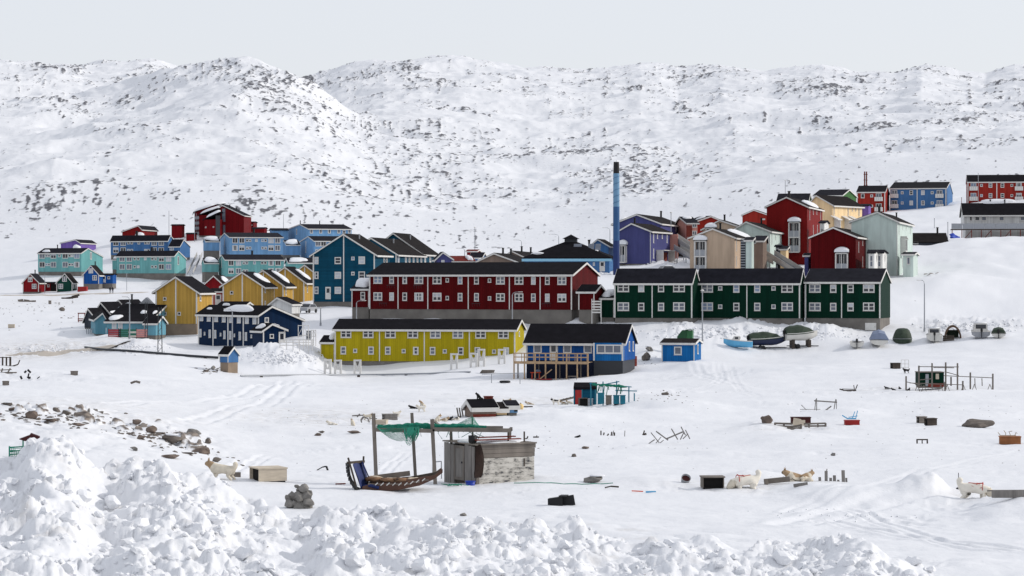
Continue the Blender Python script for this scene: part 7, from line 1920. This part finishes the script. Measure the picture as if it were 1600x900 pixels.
t = prop('plank', 'dark plank lying in the snow right of the round buoy', 'plank', 823, 636.5, R(3)); m = MB(); m.box(-.5, -.1, .0, .5, .1, .08); m.build('board', M['dark_wood'], t)
t = prop('pallet', 'grey slatted pallet leaning upright left of the black roofed hut', 'pallet', 721, 651, R(10))
for k in range(3):
    m = MB(); m.bar((-.22 + k * .17, 0, 0), (-.3 + k * .17, .2, .62), .1, .03, up=(0, 1, 0)); m.build('slat', M['old_wood'], t)
# ---- turquoise fishing hut
D4 = hit(935, 632).y; k4 = D4 / F
b = Vol(None, 897, 931, D4, -4, 632, 608.5, 'teal', 'roof_black', W=1.8, yr=601.5, rf=.75, found=.2, name='fishing_hut', label='turquoise fishing hut with a dark red door and a net rack beside it', cat='hut', oe=.12, og=.05, trims=False)
m = MB(); m.box(b.pu(899), -.03, .0, b.pu(909), -.003, b.h - .05); b.put(m, 'door', M['red_paint'])
for x in (897, 909.5, 930):
    m = MB(); u = b.pu(x); m.box(u - .04, -.05, -.1, u + .04, -.032, b.h + .02); b.put(m, 'trim_board', M['teal_paint'])
rk2 = thing('net_rack', 'turquoise pole rack with green nets right of the turquoise fishing hut', 'rack', hit(955, 632), 0)
for x, h in ((-30, 32), (-12, 33), (8, 34), (26, 26), (34, 16)):
    m = MB(); m.tube([(x * k4, 0, -.2), (x * k4, 0, h * k4)], .05, 6); m.build('post', M['teal_paint'], rk2)
for xa, za, xb, zb_ in ((-32, 30, 30, 25), (-14, 28, 12, 33), (6, 20, 38, 19)):
    m = MB(); m.tube([(xa * k4, .02, za * k4), (xb * k4, .02, zb_ * k4)], .045, 6); m.build('pole', M['teal_paint'], rk2)
m = MB(); rr2 = random.Random(8)
m.tube([(x * k4, .0, (29 - .06 * (x + 30) + rr2.uniform(-1, 1)) * k4) for x in range(-28, 24, 3)], [.06 + .1 * rr2.random() for x in range(-28, 24, 3)], 6)
for q in range(14):
    x = rr2.uniform(-26, 16); m.tube([(x * k4, -.05, 28 * k4), ((x + rr2.uniform(-3, 3)) * k4, -.05, (28 - rr2.uniform(5, 16)) * k4)], .03, 4)
m.build('net', M['net_dark'], rk2)
for i, (px, w, h, mt, lab) in enumerate([(939, 10, 17, 'teal_paint', 'turquoise barrel box right of the fishing hut'), (951, 9, 13, 'old_wood', 'brown box between turquoise boxes under the net rack'), (963, 9, 13, 'teal_paint', 'second turquoise box under the net rack'), (973, 8, 13, 'teal_paint', 'rightmost turquoise box under the net rack')]):
    crate(lab, px, 631.5, w, h, 0, mt, None, 2, asp=.9)
t = prop('sled', 'grey upturned sled leaning left of the turquoise fishing hut', 'sled', 888, 628, R(15))
for y in (-.2, .2):
    m = MB(); m.bar((-.8, y, .1), (.7, y, .42), .05, .14); m.build('runner', M['old_wood'], t)
for k in range(5):
    m = MB(); m.bar((-.7 + k * .32, -.25, .2 + k * .068), (-.7 + k * .32, .25, .2 + k * .068), .1, .03); m.build('slat', M['old_wood'], t)
# ---- green pen at the right
D5 = hit(1480, 607).y; k5 = D5 / F
b = Vol(None, 1437, 1475, D5, 4, 603, 582, 'green', None, anchor='L', W=1.8, yr=582, found=.2, name='green_hut', label='dark green plank hut inside the fenced dog yard at the right', cat='hut', trims=False)
m = MB(); m.box(-.05, -.05, b.h, b.L + .05, b.W + .05, b.h + .06); b.put(m, 'roof', M['old_wood'])
m = MB(); m.box(b.pu(1446), -.03, 0, b.pu(1451), -.003, b.h * .88); b.put(m, 'door', M['galvanised']); m = MB(); m.box(b.pu(1462), -.03, b.h * .5, b.pu(1467), -.003, b.h * .9); b.put(m, 'board_patch', M['plywood'])
m = MB(); m.box(b.pu(1450), -.035, -.1, b.L, -.004, b.h * .2); b.put(m, 'base_board', M['rust'])
yd = thing('dog_yard', 'open yard of grey posts and rails round the dark green hut', 'fence', hit(1480, 610), R(2))
Y = lambda px, py: Vector(((px - 1480) * k5, 0, (610 - py) * k5))
for px, y0, y1, dy in ((1435.5, 604, 572, -.2), (1455.5, 604, 568, -.3), (1477, 606, 567, -.2), (1497, 607, 568.5, .3), (1415, 608, 588, -.4), (1518, 606, 583, .6), (1553, 607, 585, .6), (1471.5, 613, 596, -1.5), (1489, 601, 590, .9), (1500, 611, 595, -1.2)):
    a, c = Y(px, y0 + 3), Y(px, y1); a.y = c.y = dy; m = MB(); m.bar(a, c, .13); m.build('post', M['old_wood'], yd)
for q in ((1435, 573.5, 1497, 574, -.3), (1458, 575, 1490, 575.5, -.2), (1478, 582, 1498, 587.5, 0), (1477, 588, 1553, 591.5, .6), (1416, 597, 1440, 602, -.4), (1436, 594, 1456, 592, -.3), (1418, 598, 1500, 601, -1.3), (1525, 592, 1525.5, 606, .6), (1536, 592, 1536.5, 604, .6)):
    a, c = Y(q[0], q[1]), Y(q[2], q[3]); a.y = c.y = q[4]; m = MB(); m.bar(a, c, .07); m.build('rail', M['old_wood'], yd)
for px in (1430, 1440, 1466, 1476, 1501, 1524, 1548):
    for s_ in (-4, 4):
        a, c = Y(px + s_, 612), Y(px, 601); a.y = c.y = -1.2 if px < 1510 else .5; m = MB(); m.bar(a, c, .05); m.build('strut', M['old_wood'], yd)
for i, px in enumerate((1386, 1396, 1406, 1420)):
    dog(['dark dog curled in the snow, leftmost of those by the yard fence', 'dark dog curled second by the yard fence', 'dark dog curled third by the yard fence', 'dark dog curled nearest the yard corner post'][i], px, 608 + (i % 2) * 2, 'lie', 'black', 180 - 40 * i, .8)
# ---- other scattered things
def planks(name, label, cat, px, py, bars, mt='old_wood', rz=0, group=None):
    p = hit(px, py); k = p.y / F; t = thing(name, label, cat, p, R(rz), group)
    for (x0, z0, x1, z1, w, *dy) in bars:
        y = dy[0] if dy else 0; m = MB(); m.bar((x0 * k, y, z0 * k), (x1 * k, y + .05, z1 * k), w * k, w * k * .6, up=(0, 1, 0)); m.build('plank', M[mt], t)
    return t
planks('broken_rack', 'collapsed rack of grey crossed poles sticking up from the snow', 'poles', 1045, 692, [(-35, -4, -22, 5, 1.6), (-22, -3, -12, 9, 1.2), (-28, 16, -15, 0, 1.4), (-20, 18, -1, 4, 2), (-4, 6, 22, 17, 2.2), (4, 22, 14, 5, 1.8), (19, 25, 26, 12, 1.6), (18, 5, 24, 17, 1.6), (26, 20, 33, 6, 1.6), (22, 6, 30, 14, 1.4), (-16, -2, -8, 4, 1.2)], 'grey_wood')
planks('pole_rack', 'thin empty rack of grey poles on the open snow', 'rack', 1290, 641, [(-17, 0, -15, 17, 1.2), (-13, -2, -13, 18, 1.2, .4), (13, 0, 16, 17, 1.2), (18, -2, 18, 16, 1.0, .4), (-18, 14.5, 18, 12, 2), (-2, -2, 9, 6, 2), (-38, 8, -30, 0, 1), (-40, 1, -8, 1, .8)], 'grey_wood')
planks('timber_pile', 'low pile of snow dusted timbers by the maroon box on the open snow', 'timber', 1252, 668, [(-42, 6.5, -14, 5.5, 3), (-40, 2.5, -16, 1.5, 3, -.2), (-41, -1, -41, 7, 3), (-27, -1, -27, 6, 3), (-24, 1, -1, 4, 3.4, -.6), (-22, -2, -3, 0, 3.4, -.7), (-2, -2, -2, 6, 3, -.6), (4, 5.5, 38, 6.5, 2.6), (5, 2, 38, 2.5, 2.6), (12, -1, 12, 6, 2.4), (26, -1, 26, 6, 2.4), (38, -1, 38, 7, 3)], 'old_wood')
crate('dark maroon box with a pale sheet leaning on it in the low timber pile', 1251, 663, 30, 10, 0, 'maroon_wood', None, 1, asp=.5)
t = prop('pale_sheet', 'pale board sheet leaning against the maroon box', 'board', 1250, 664.5, 0); k = t.location.y / F; m = MB(); m.bar((-7 * k, -.45, 0), (-5 * k, -.38, 11 * k), 12 * k, .04, up=(0, 1, 0)); m.bar((2 * k, -.47, 0), (2 * k, -.39, 8.5 * k), 10 * k, .04, up=(0, 1, 0)); m.build('sheet', M['plywood'], t)
planks('dog_sled', 'small dark empty dog sled on the open snow below the boats', 'sled', 1328, 611.5, [(-16, 3, -8, .5, 2), (-8, .5, 10, .5, 2.4), (8, .5, 12, 10, 1.4), (8, 1, 7, 9, 1.2, .4), (-12, 3, 8, 2.4, 1, .3)], 'dark_wood')
planks('dog_sled', 'small blue-railed dog sled lying on top of the low red crate', 'sled', 1332, 655, [(-16, 6, -8, 1, 1.8), (-8, 1, 6, 1, 2), (0, 2, 4, 12, 1.2), (6, 1, 9, 13, 1.2, .3), (-6, 3, 8, 5, 1.2)], 'hull_blue')
crate('low red crate under the small blue-railed sled', 1331, 664, 23, 6.5, 0, 'red_paint', None, 2, asp=.5)
planks('bench', 'tiny dark bench with snow on it on the open snow', 'bench', 1441, 693, [(-9, 6, 9, 6, 2), (-8, -1, -8, 6, 2.2), (0, -1, 0, 6, 1.6), (8, -1, 8, 6, 2.2)], 'dark_wood')
t = crate('rusty orange crate with antlers on top at the right edge', 1578, 694, 32, 11, -6, 'orange_wood', None, 2, asp=.6)
pl = prop('antlers', 'pale reindeer antlers lying on the rusty orange crate', 'antlers', 1574, 693); k = pl.location.y / F; m = MB()
for x0, pts in ((-10, [(-14, 17), (-10, 12)]), (-2, [(-2, 16), (-5, 20)]), (6, [(3, 18), (8, 19)]), (12, [(14, 17), (16, 15)])): m.tube([(x0 * k, .1, 11.5 * k)] + [(a * k, .1, c * k) for a, c in pts], .025, 5)
m.tube([(-11 * k, .1, 12 * k), (14 * k, .1, 12 * k)], .03, 5); m.build('tines', M['plywood'], pl)
planks('stake_row', 'row of grey stakes of uneven height standing in the snow near the dogs', 'stakes', 1303, 752, [(-22, 0, -22, 6, 4), (-12, -3, -12, 16, 4.5), (-12, 14, -10.5, 19, 1.5), (-5, -4, -5, 5, 4), (1, -5, 1, 9, 4.5), (7, -6, 7, 2, 3.5), (15, -6, 14.5, 17, 5), (20, -6, 19.5, 5, 3), (22, -5, 32, -3.5, 3)], 'grey_wood')
planks('half_buried_plank', 'thick weathered plank half buried beside the white harnessed dog', 'plank', 1212, 757, [(-18, 4, 22, 8, 8), (-18, 4, -13, 5, 7, -.2), (-14, -2, -14, 6, 3, -.1)], 'old_wood')
planks('half_buried_plank', 'short grey plank poking from the snow below the lying tan dogs', 'plank', 1250, 760, [(-10, 1, 12, 4, 5)], 'grey_wood')
planks('half_buried_plank', 'long grey weathered board with a dark top edge at the right edge', 'plank', 1590, 777, [(-40, 5, 60, 5, 12), (-48, 10, 60, 11, 2, -.04)], 'grey_wood')
planks('signal_stick', 'thin stick with a dark stone at its foot left of the sniffing dog', 'stick', 1498, 765, [(0, 0, 0, 26, 1), (-3, 0, 6, 4, 5)], 'dark_metal')
planks('driftwood', 'dark curved scrap of wood on the snow left of the sled', 'wood', 504, 735, [(-9, 0, 0, 5, 1.6), (0, 5, 6, 6, 2), (6, 6, 8, 0, 3)], 'black_paint')
planks('driftwood', 'flat dark board lying in the snow in front of the sled tail', 'wood', 532, 757, [(-8, 0.5, 8, 1, 2)], 'rust')
planks('driftwood', 'low scrap of boards on the snow left of the plywood box', 'wood', 367, 745, [(-8, 3, 9, 3, 8)], 'old_wood')
planks('driftwood', 'dark flat wedge of board on the open snow right of the shack', 'wood', 903, 684, [(-5, 0, 4, 3, 3)], 'black_paint')
planks('driftwood', 'brown and pale looped rope scrap on the snow near the tub', 'rope', 957, 763, [(-12, 1, -2, 3, 2), (-2, 3, 10, 2, 2.5)], 'dark_wood')
planks('driftwood', 'orange and blue rope scrap lying on the trodden snow', 'rope', 1005, 769, [(-18, 2, 0, 1, 1.6)], 'orange_paint')
planks('driftwood', 'blue rope end beside the orange rope scrap', 'rope', 1017, 770, [(-8, 1, 8, 1, 2.6)], 'hull_blue')
for i, (px, py, bars, lab) in enumerate([(941, 680, [(-2, 0, -2, 7, 2), (2, 0, 3, 4, 2)], 'short pair of stakes left of the far stake cluster'), (955, 681, [(-6, 0, -4, 3, 2), (0, 0, 1, 6, 2), (5, 0, 5, 5, 2.4), (2, 0, 4, 8, 1)], 'cluster of short dark stakes on the open snow'), (976, 682, [(0, 0, .5, 9, 1)], 'single thin stake right of the stake cluster'), (1007, 680, [(-2, 0, 0, 7, 2), (-3, 0, 3, 2, 3)], 'tan stump and stick left of the collapsed rack'), (826, 686, [(-3, 0, -1, 4, 2), (-7, 0, -2, 1, 1.4)], 'tiny dark scrap right of the shack roof'), (838, 684, [(-5, 1, 4, 1, 2), (0, 1, 1, 4, 1)], 'tiny row of dark scraps beyond the shack')]):
    planks('stakes', lab, 'stakes', px, py, bars, 'dark_wood')
planks('sled_parts', 'dark upright slatted sled parts at the left edge', 'sled', 10, 572, [(-14, -2, 8, -1, 3), (8, -1, 18, 2, 2), (18, 2, 21, 9, 1.6), (-12, 0, -12, 14, 2.4), (-6, 0, -6, 14, 2.4), (0, 0, 0, 14, 2.4), (6, 0, 6, 14, 3), (-14, 13, 7, 13, 1.4)], 'dark_wood')
planks('sled_parts', 'grey wooden trestle in the snow just below the dark slatted sled parts', 'sled', 8, 583, [(-14, 0, 18, 0, 2.5), (-6, 0, -4, 7, 2), (4, 0, 8, 7, 2), (-10, 4, 10, 5, 1.4)], 'old_wood')
planks('scrap_heap', 'dark slanted black scraps standing in the snow at the left', 'scrap', 42, 593, [(-4, 10, -1, 13, 3), (1, 15, 6, 10, 3), (2, 4, 3, 9, 2.2), (-10, 5, -8, 0, 3), (0, 3, 6, 3, 2), (2, 3, 6, -1, 3), (16, 1, 20, 4, 1.6)], 'black_paint')
planks('half_buried_plank', 'bent grey board poking from the open snow left of centre', 'plank', 211, 600, [(-7, 1, 1, 4, 3.5), (1, 4, 8, 2, 3.5)], 'old_wood')
for i, (px, py, w, lab) in enumerate([(571, 661, 4, 'pale overturned tub among scraps left of the rack'), (560, 652, 3, 'grey tube scraps behind the pale overturned tub')]):
    planks('tub_scrap', lab, 'scrap', px, py, [(-7, 4, -3, 9, 3), (-3, 9, 4, 6, 2), (4, 6, 6, 0, 2), (-7, 4, -6, 0, 2), (6, 7, 18, 6, 1.6)] if i == 0 else [(-10, 2, 10, 3, 2), (2, 3, 18, 1, 1.4), (-2, 0, 2, 5, 2)], 'grey_wood')
planks('rubble', 'long heap of grey boards and planks in the snow below the green cottage', 'timber', 110, 467, [(-12, 0, 12, 3, 3), (2, 3, 14, 6, 3), (-14, 1, 4, 1, 2)], 'dark_wood')
planks('rubble', 'heap of pale and grey scrap boards in the snow at the far left', 'timber', 42, 472, [(-12, 0, 14, 1, 3), (-14, 2, -6, 3, 3), (-5, 3, 4, 2, 2)], 'old_wood')
# teal netted frame behind the bank at the left
p = hit(34, 714, 95); t = thing('netted_stand', 'turquoise netted frame with a dark cap showing behind the snow bank at the left', 'frame', p, R(8)); k = p.y / F
for x, h in ((-19, 17), (2, 27), (14, 20)):
    m = MB(); m.bar((x * k, 0, -.5), (x * k, 0, h * k), 2.2 * k); m.build('post', M['net_green'], t)
for z in (4, 9, 15):
    m = MB(); m.bar((-19 * k, .02, z * k), (24 * k, .02, (z + 2) * k), 2.0 * k); m.build('rail', M['net_green'], t)
m = MB()
for i in range(15):
    x = -19 + i * 2.6; m.tube([(x * k, -.03, 0), ((x + 1) * k, -.05, (13 + 3 * math.sin(i)) * k)], .012, 4)
for i in range(5): m.tube([(-19 * k, -.04, (2 + i * 3) * k), (0, -.06, (1 + i * 3) * k), (20 * k, -.04, (3 + i * 3) * k)], .012, 4)
m.build('net', M['net_green'], t)
m = MB(); m.prism([(-4 * k, 28 * k), (5 * k, 25 * k), (18 * k, 25 * k), (28 * k, 30 * k), (27 * k, 32 * k), (14 * k, 37 * k), (12 * k, 34 * k)], 'y', -.2, .3); m.build('cap', mat('cap_maroon', rgb(62, 26, 26), .8, var=.3), t)
# parked truck beside the white shed and a car on the hill
def car(label, p, rz, body, roofc='white_paint', s_=1.0):
    t = thing('parked_car', label, 'car', p, R(rz), 'parked cars')
    m = MB(); m.prism([(-2.1, .35), (-2.1, .85), (-1.2, .98), (-.7, 1.5), (1.0, 1.52), (1.9, .98), (2.1, .8), (2.1, .35)], 'y', -.85, .85); m.build('body', body, t)
    for y in (-.86, .86):
        m = MB(); m.prism([(-.95, 1.0), (-.6, 1.42), (.95, 1.44), (1.55, 1.0)], 'y', y - .01, y + .01); m.build('side_window', M['glass_dark'], t)
        for x in (-1.35, 1.35):
            w_ = MB(); w_.tube([(x, y - .1, .34), (x, y + .06, .34)], .34, 14); w_.build('wheel', M['black_paint'], t)
    m = MB(); v, f = lump(1, 3, 2, .2, .14); m.add([Vector((q.x * 1.0 + .2, q.y * .75, q.z + 1.56)) for q in v], f, 0, True); m.build('snow_cover', SNOWCAP, t)
    m = MB(); m.prism([(-1.18, .99), (-.74, 1.46), (-.76, 1.47), (-1.21, 1.0)], 'y', -.7, .7); m.build('windscreen', M['glass_dark'], t)
    t.scale = (s_,) * 3; return t
car('grey-blue car with a snow covered roof between the white shed and the tall teal house', hit(481, 489), 70, M['hull_grey'])
car('dark car parked below the small dark red shed on the left hill', at(275, 838), 10, M['black_paint'])
car('blue-grey car half hidden by snow right of the lower indigo house', at(1040, 470), 20, M['hull_grey'])
# two people on the left road
def person(label, px, py, rz, coat):
    J = [(0, 0, .92), (0, 0, 1.2), (0, 0, 1.42), (0, 0, 1.55), (0, .02, 1.68), (.1, 0, .88), (.11, .02, .48), (.11, -.02, .06), (.11, .1, .03), (-.1, 0, .88), (-.11, -.08, .48), (-.11, -.02, .06), (-.11, .1, .03), (.2, 0, 1.38), (.26, .03, 1.1), (.26, .12, .86), (-.2, 0, 1.38), (-.26, -.03, 1.1), (-.26, .06, .86)]
    rad = [.15, .15, .16, .06, .105, .1, .075, .05, .045, .1, .075, .05, .045, .075, .055, .04, .075, .055, .04]
    E = [(0, 1), (1, 2), (2, 3), (3, 4), (0, 5), (5, 6), (6, 7), (7, 8), (0, 9), (9, 10), (10, 11), (11, 12), (2, 13), (13, 14), (14, 15), (2, 16), (16, 17), (17, 18)]
    me = bpy.data.meshes.new('sk'); me.from_pydata(J, E, []); o = bpy.data.objects.new('sk', me); COL.objects.link(o); o.modifiers.new('s', 'SKIN'); s_ = o.modifiers.new('u', 'SUBSURF'); s_.levels = 1; s_.render_levels = 1
    for i, r in enumerate(rad): me.skin_vertices[0].data[i].radius = (r, r); me.skin_vertices[0].data[i].use_root = i == 0
    m2 = bpy.data.meshes.new_from_object(o.evaluated_get(bpy.context.evaluated_depsgraph_get())); bpy.data.objects.remove(o)
    m2.materials.clear(); m2.materials.append(coat); m2.materials.append(mat('skin_tone', rgb(176, 132, 108), .7) if 'skin_tone' not in M else M['skin_tone']); m2.name = 'person'
    for f in m2.polygons:
        if f.center.z > 1.58 and f.center.y > .06 and f.center.z < 1.74: f.material_index = 1
        f.use_smooth = True
    p = bpy.data.objects.new('person', m2); COL.objects.link(p); p.location = hit(px, py); p.rotation_euler = (0, 0, R(rz)); tag(p, label, 'person', 'people walking on the left road')
mat('coat_dark', rgb(34, 34, 44), .8)
person('person in dark clothes walking on the road below the blue cottage, left one', 172, 458.5, 160, M['coat_dark'])
person('person in dark clothes walking on the road below the blue cottage, right one', 176, 458.5, 170, M['coat_dark'])

# ================================================================== STONES
def stone(label, px, py, wpx, hpx, seed, mt='stone', rz=0, dmin=84, name='boulder', snowy=False):
    p = hit(px, py, dmin); k = p.y / F; v, f = lump(1, seed, 3, .22, 1, True); m = MB()
    m.add([Vector((q.x * wpx * k * .56, q.y * wpx * k * .42, q.z * hpx * k * .62 + hpx * k * .34)) for q in v], f, 0, False)
    o = m.build(name, M[mt]); o.location = p; o.rotation_euler = (0, 0, R(rz)); tag(o, label, 'boulder', 'boulders in the snow')
    if snowy:
        v, f = lump(1, seed + 5, 2, .3, 1); m = MB(); m.add([Vector((q.x * wpx * k * .3 + wpx * k * .05, q.y * wpx * k * .3 - wpx * k * .16, q.z * hpx * k * .14 + hpx * k * .8)) for q in v], f, 0, True); m.build('snow_patch', SNOWCAP, o)
    return o
ST = [('large grey-brown rounded boulder alone at the right of the open snow', 1526, 668, 48, 16, 'stone'), ('brown boulder left of the low timber pile', 1199, 661, 24, 13, 'stone_red'), ('snow-topped grey boulder between the tub and the shack', 926, 753, 44, 12, 'stone_grey'), ('small grey stone poking out beyond the shack', 897, 714, 11, 5, 'stone'), ('flat brown stones far beyond the black tub', 915, 701, 14, 4, 'stone_red'),
      ('round dark boulder in the snow beside the scrap at far left', 96, 486, 9, 7, 'stone'), ('pale leaning boulder behind the blue house', 1010, 563, 16, 13, 'stone'), ('snow-capped grey boulder above the pale leaning one', 1015, 548, 16, 8, 'stone_grey'), ('grey stones on the snow ridge right of the net rack', 1039, 617, 15, 6, 'stone'), ('low snow-dusted stone left of the stake row', 1302, 712, 9, 6, 'stone_grey'),
      ('large pale boulder on the left outcrop with a reddish foot', 48, 654, 22, 17, 'stone_red'), ('upright grey boulder on the crest of the left outcrop', 88, 645, 12, 10, 'stone'), ('sloping grey boulder right of the upright one on the crest', 104, 649, 18, 9, 'stone'), ('thin upright stone of the group of three on the crest', 139, 646, 6, 10, 'stone_grey'), ('low stone right of the thin upright stone', 148, 647, 9, 7, 'stone_grey'), ('flat stone, rightmost of the group of three on the crest', 157, 647, 13, 5, 'stone'),
      ('large rounded brown boulder in the middle of the left outcrop', 239, 676, 21, 13, 'stone_red'), ('pointed stone below the large rounded brown boulder', 220, 686, 18, 8, 'stone_red'), ('pointed grey stone at the upper middle of the left outcrop', 187, 663, 11, 9, 'stone_grey'), ('dark broken stone right of the pointed grey one', 213, 662, 18, 9, 'stone_red'), ('long slanting slab running down right in the left outcrop', 265, 690, 36, 14, 'stone'), ('dark jagged stones at the right shoulder of the outcrop', 302, 681, 30, 12, 'stone_grey'), ('rounded stone at the right shoulder of the outcrop', 325, 693, 16, 11, 'stone'), ('reddish slab low at the right end of the outcrop', 318, 709, 40, 11, 'stone_red'), ('grey slab beside the reddish slab at the outcrop end', 302, 706, 26, 9, 'stone'), ('pale low slab at the bottom of the outcrop', 268, 716, 32, 6, 'stone_red'), ('grey stone alone below the outcrop end, behind the cream dog', 338, 722, 17, 8, 'stone'),
      ('dark wet stone low on the outcrop beside the bank', 210, 703, 16, 7, 'stone_grey'), ('low brown slab at the upper left of the outcrop', 80, 659, 20, 6, 'stone_red'), ('flat brown slab left of the middle of the outcrop', 122, 665, 24, 5, 'stone_red'), ('flat stone at the left edge on the crest', 12, 633, 22, 5, 'stone'), ('brown flat stone near the left edge of the outcrop', 20, 642, 16, 6, 'stone_red'), ('dark low stone on the crest between boulders', 118, 644, 8, 4, 'stone_grey'),
      ('brown half-buried stone at the left above the bank', 497, 681, 14, 5, 'stone_red'), ('pale brown stone right of it on the open snow', 503, 676, 10, 4, 'stone'), ('long flat reddish stone on the snow left of the rack', 555, 677, 22, 5, 'stone_red'),
      ('grey stone poking from the pile of snow beneath the shack side', 725, 806, 16, 5, 'stone_grey'), ('rubble stone beside the concrete plinth of the tiny hut', 333, 577, 12, 6, 'stone_grey'), ('dark rubble stone left of the tiny hut plinth', 322, 581, 10, 5, 'stone')]
for i, (lab, px, py, w, h, mt) in enumerate(ST): stone(lab, px, py, w, h, 500 + i, mt, i * 37, snowy=('snow-' in lab or (px < 350 and py < 720 and i % 2 == 0)), dmin=95 if px < 350 and py > 630 else 84)
# scree: countless little stones of the outcrop and elsewhere
rs = random.Random(21); m = MB(); small = [lump(1, 900 + i, 1, .3, .6, True) for i in range(6)]
def scatter(m, n, px, py, sx, sy, s0, s1, slope=0.0):
    for i in range(n):
        a = rs.gauss(px, sx); c = rs.gauss(py, sy) + (a - px) * slope
        if c < 470 or a < -60: continue
        p = hit(a, c, 95 if a < 360 else 84); k = p.y / F; v, f = small[rs.randrange(6)]; s_ = rs.uniform(s0, s1) ** 1.3 * k; ca, sa = math.cos(i * 1.7), math.sin(i * 1.7); e = rs.uniform(1.0, 2.2)
        m.add([p + Vector((q.x * ca * e - q.y * sa, q.x * sa * .6 * e + q.y * ca, q.z * .9)) * s_ for q in v], f, 0, False)
scatter(m, 130, 70, 652, 55, 7, 1.0, 3.4, .05); scatter(m, 150, 260, 690, 48, 7, 1.0, 3.8, .28); scatter(m, 60, 170, 668, 60, 7, .8, 2.6, .15); scatter(m, 70, 1250, 705, 220, 30, .4, 1.1); scatter(m, 40, 1480, 650, 90, 25, .4, 1.1); scatter(m, 40, 640, 700, 160, 30, .4, 1.0); scatter(m, 40, 330, 579, 10, 3, 1, 2.6); scatter(m, 60, 520, 655, 90, 14, .5, 1.2); scatter(m, 50, 860, 690, 90, 12, .5, 1.2); scatter(m, 40, 1040, 622, 24, 5, .6, 1.6); scatter(m, 40, 1240, 640, 160, 30, .5, 1.1); scatter(m, 60, 120, 500, 70, 14, .6, 1.8); scatter(m, 50, 40, 478, 60, 8, .6, 1.6); scatter(m, 20, 1010, 566, 12, 4, .6, 1.4); scatter(m, 30, 1455, 445, 40, 20, .5, 1.3); scatter(m, 40, 460, 395, 16, 16, .6, 2.2) if False else None
o = m.build('scree', M['stone']); o['kind'] = 'stuff'
# loose lumps of the ploughed bank
rs = random.Random(33); m = MB(); sl_ = [lump(1, 700 + i, 2, .42, .8, True) for i in range(10)]; sb_ = [lump(1, 720 + i, 1, .45, .8, True) for i in range(6)]
cand = []
while len(cand) < 5200:
    a = rs.uniform(-250, 1520); d = rs.uniform(50, 82)
    cand.append((a, d))
A_ = np.array(cand); zb0 = (HZ - base_py(A_[:, 0], A_[:, 1])) / F * A_[:, 1]; zp0 = pile_shape(A_[:, 0], A_[:, 1]); ok = ((zp0 - zb0) > .12) & (fbm((A_[:, 0] - CX) / F * A_[:, 1] / 2.3 + 11, A_[:, 1] / 1.9, 3) > -.12)
A_ = A_[ok]; Zs = ground_z((A_[:, 0] - CX) / F * A_[:, 1], A_[:, 1])
for (a, d), z in zip(A_, Zs):
    r = min(.32, .042 * math.exp(rs.gauss(.55, .65))); v, f = (sl_[rs.randrange(10)] if r > .13 else sb_[rs.randrange(6)])
    c = Vector(((a - CX) / F * d, d, z + r * .12)); q0 = rs.uniform(0, 6.28); ca, sa = math.cos(q0), math.sin(q0); e = rs.uniform(.8, 1.3)
    m.add([c + Vector((q.x * ca * e - q.y * sa, q.x * sa * e + q.y * ca, q.z)) * r for q in v], f, 0, r < .09)
lump_snow = snow_material('snow_lumps', bump=.03, bscale=7, dirt=False)
o = m.build('snow_lumps', lump_snow); o['kind'] = 'stuff'
m = MB()
for (a, d), z in list(zip(A_, Zs))[::14]:
    c = Vector(((a - CX) / F * d + .1, d - .1, float(gz((a - CX) / F * d + .1, d - .1)))); v, f = small[rs.randrange(6)]; r = rs.uniform(.015, .045)
    m.add([c + q * r for q in v], f, 0, False)
o = m.build('road_grit', M['stone_grey']); o['kind'] = 'stuff'
# shovelled lumps round the town
m = MB()
for px, py, w, h, n in [(1150, 520, 150, 9, 240), (1520, 512, 80, 9, 200), (450, 560, 60, 9, 160), (1025, 411, 40, 3, 110), (945, 424, 16, 7, 60), (215, 546, 34, 6, 90), (1290, 527, 60, 4, 60), (70, 548, 60, 5, 60), (1060, 530, 60, 5, 60), (1310, 806, 120, 10, 50)]:
    for i in range(n):
        a = rs.gauss(px, w * .5); c = rs.gauss(py, h * .5)
        if c < 405: continue
        p = hit(a, c); r = rs.uniform(.08, .34) if p.y > 150 else rs.uniform(.02, .06); v, f = sb_[rs.randrange(6)]
        m.add([p + q * r + Vector((0, 0, r * .1)) for q in v], f, 0, True)
o = m.build('snow_clods', lump_snow); o['kind'] = 'stuff'
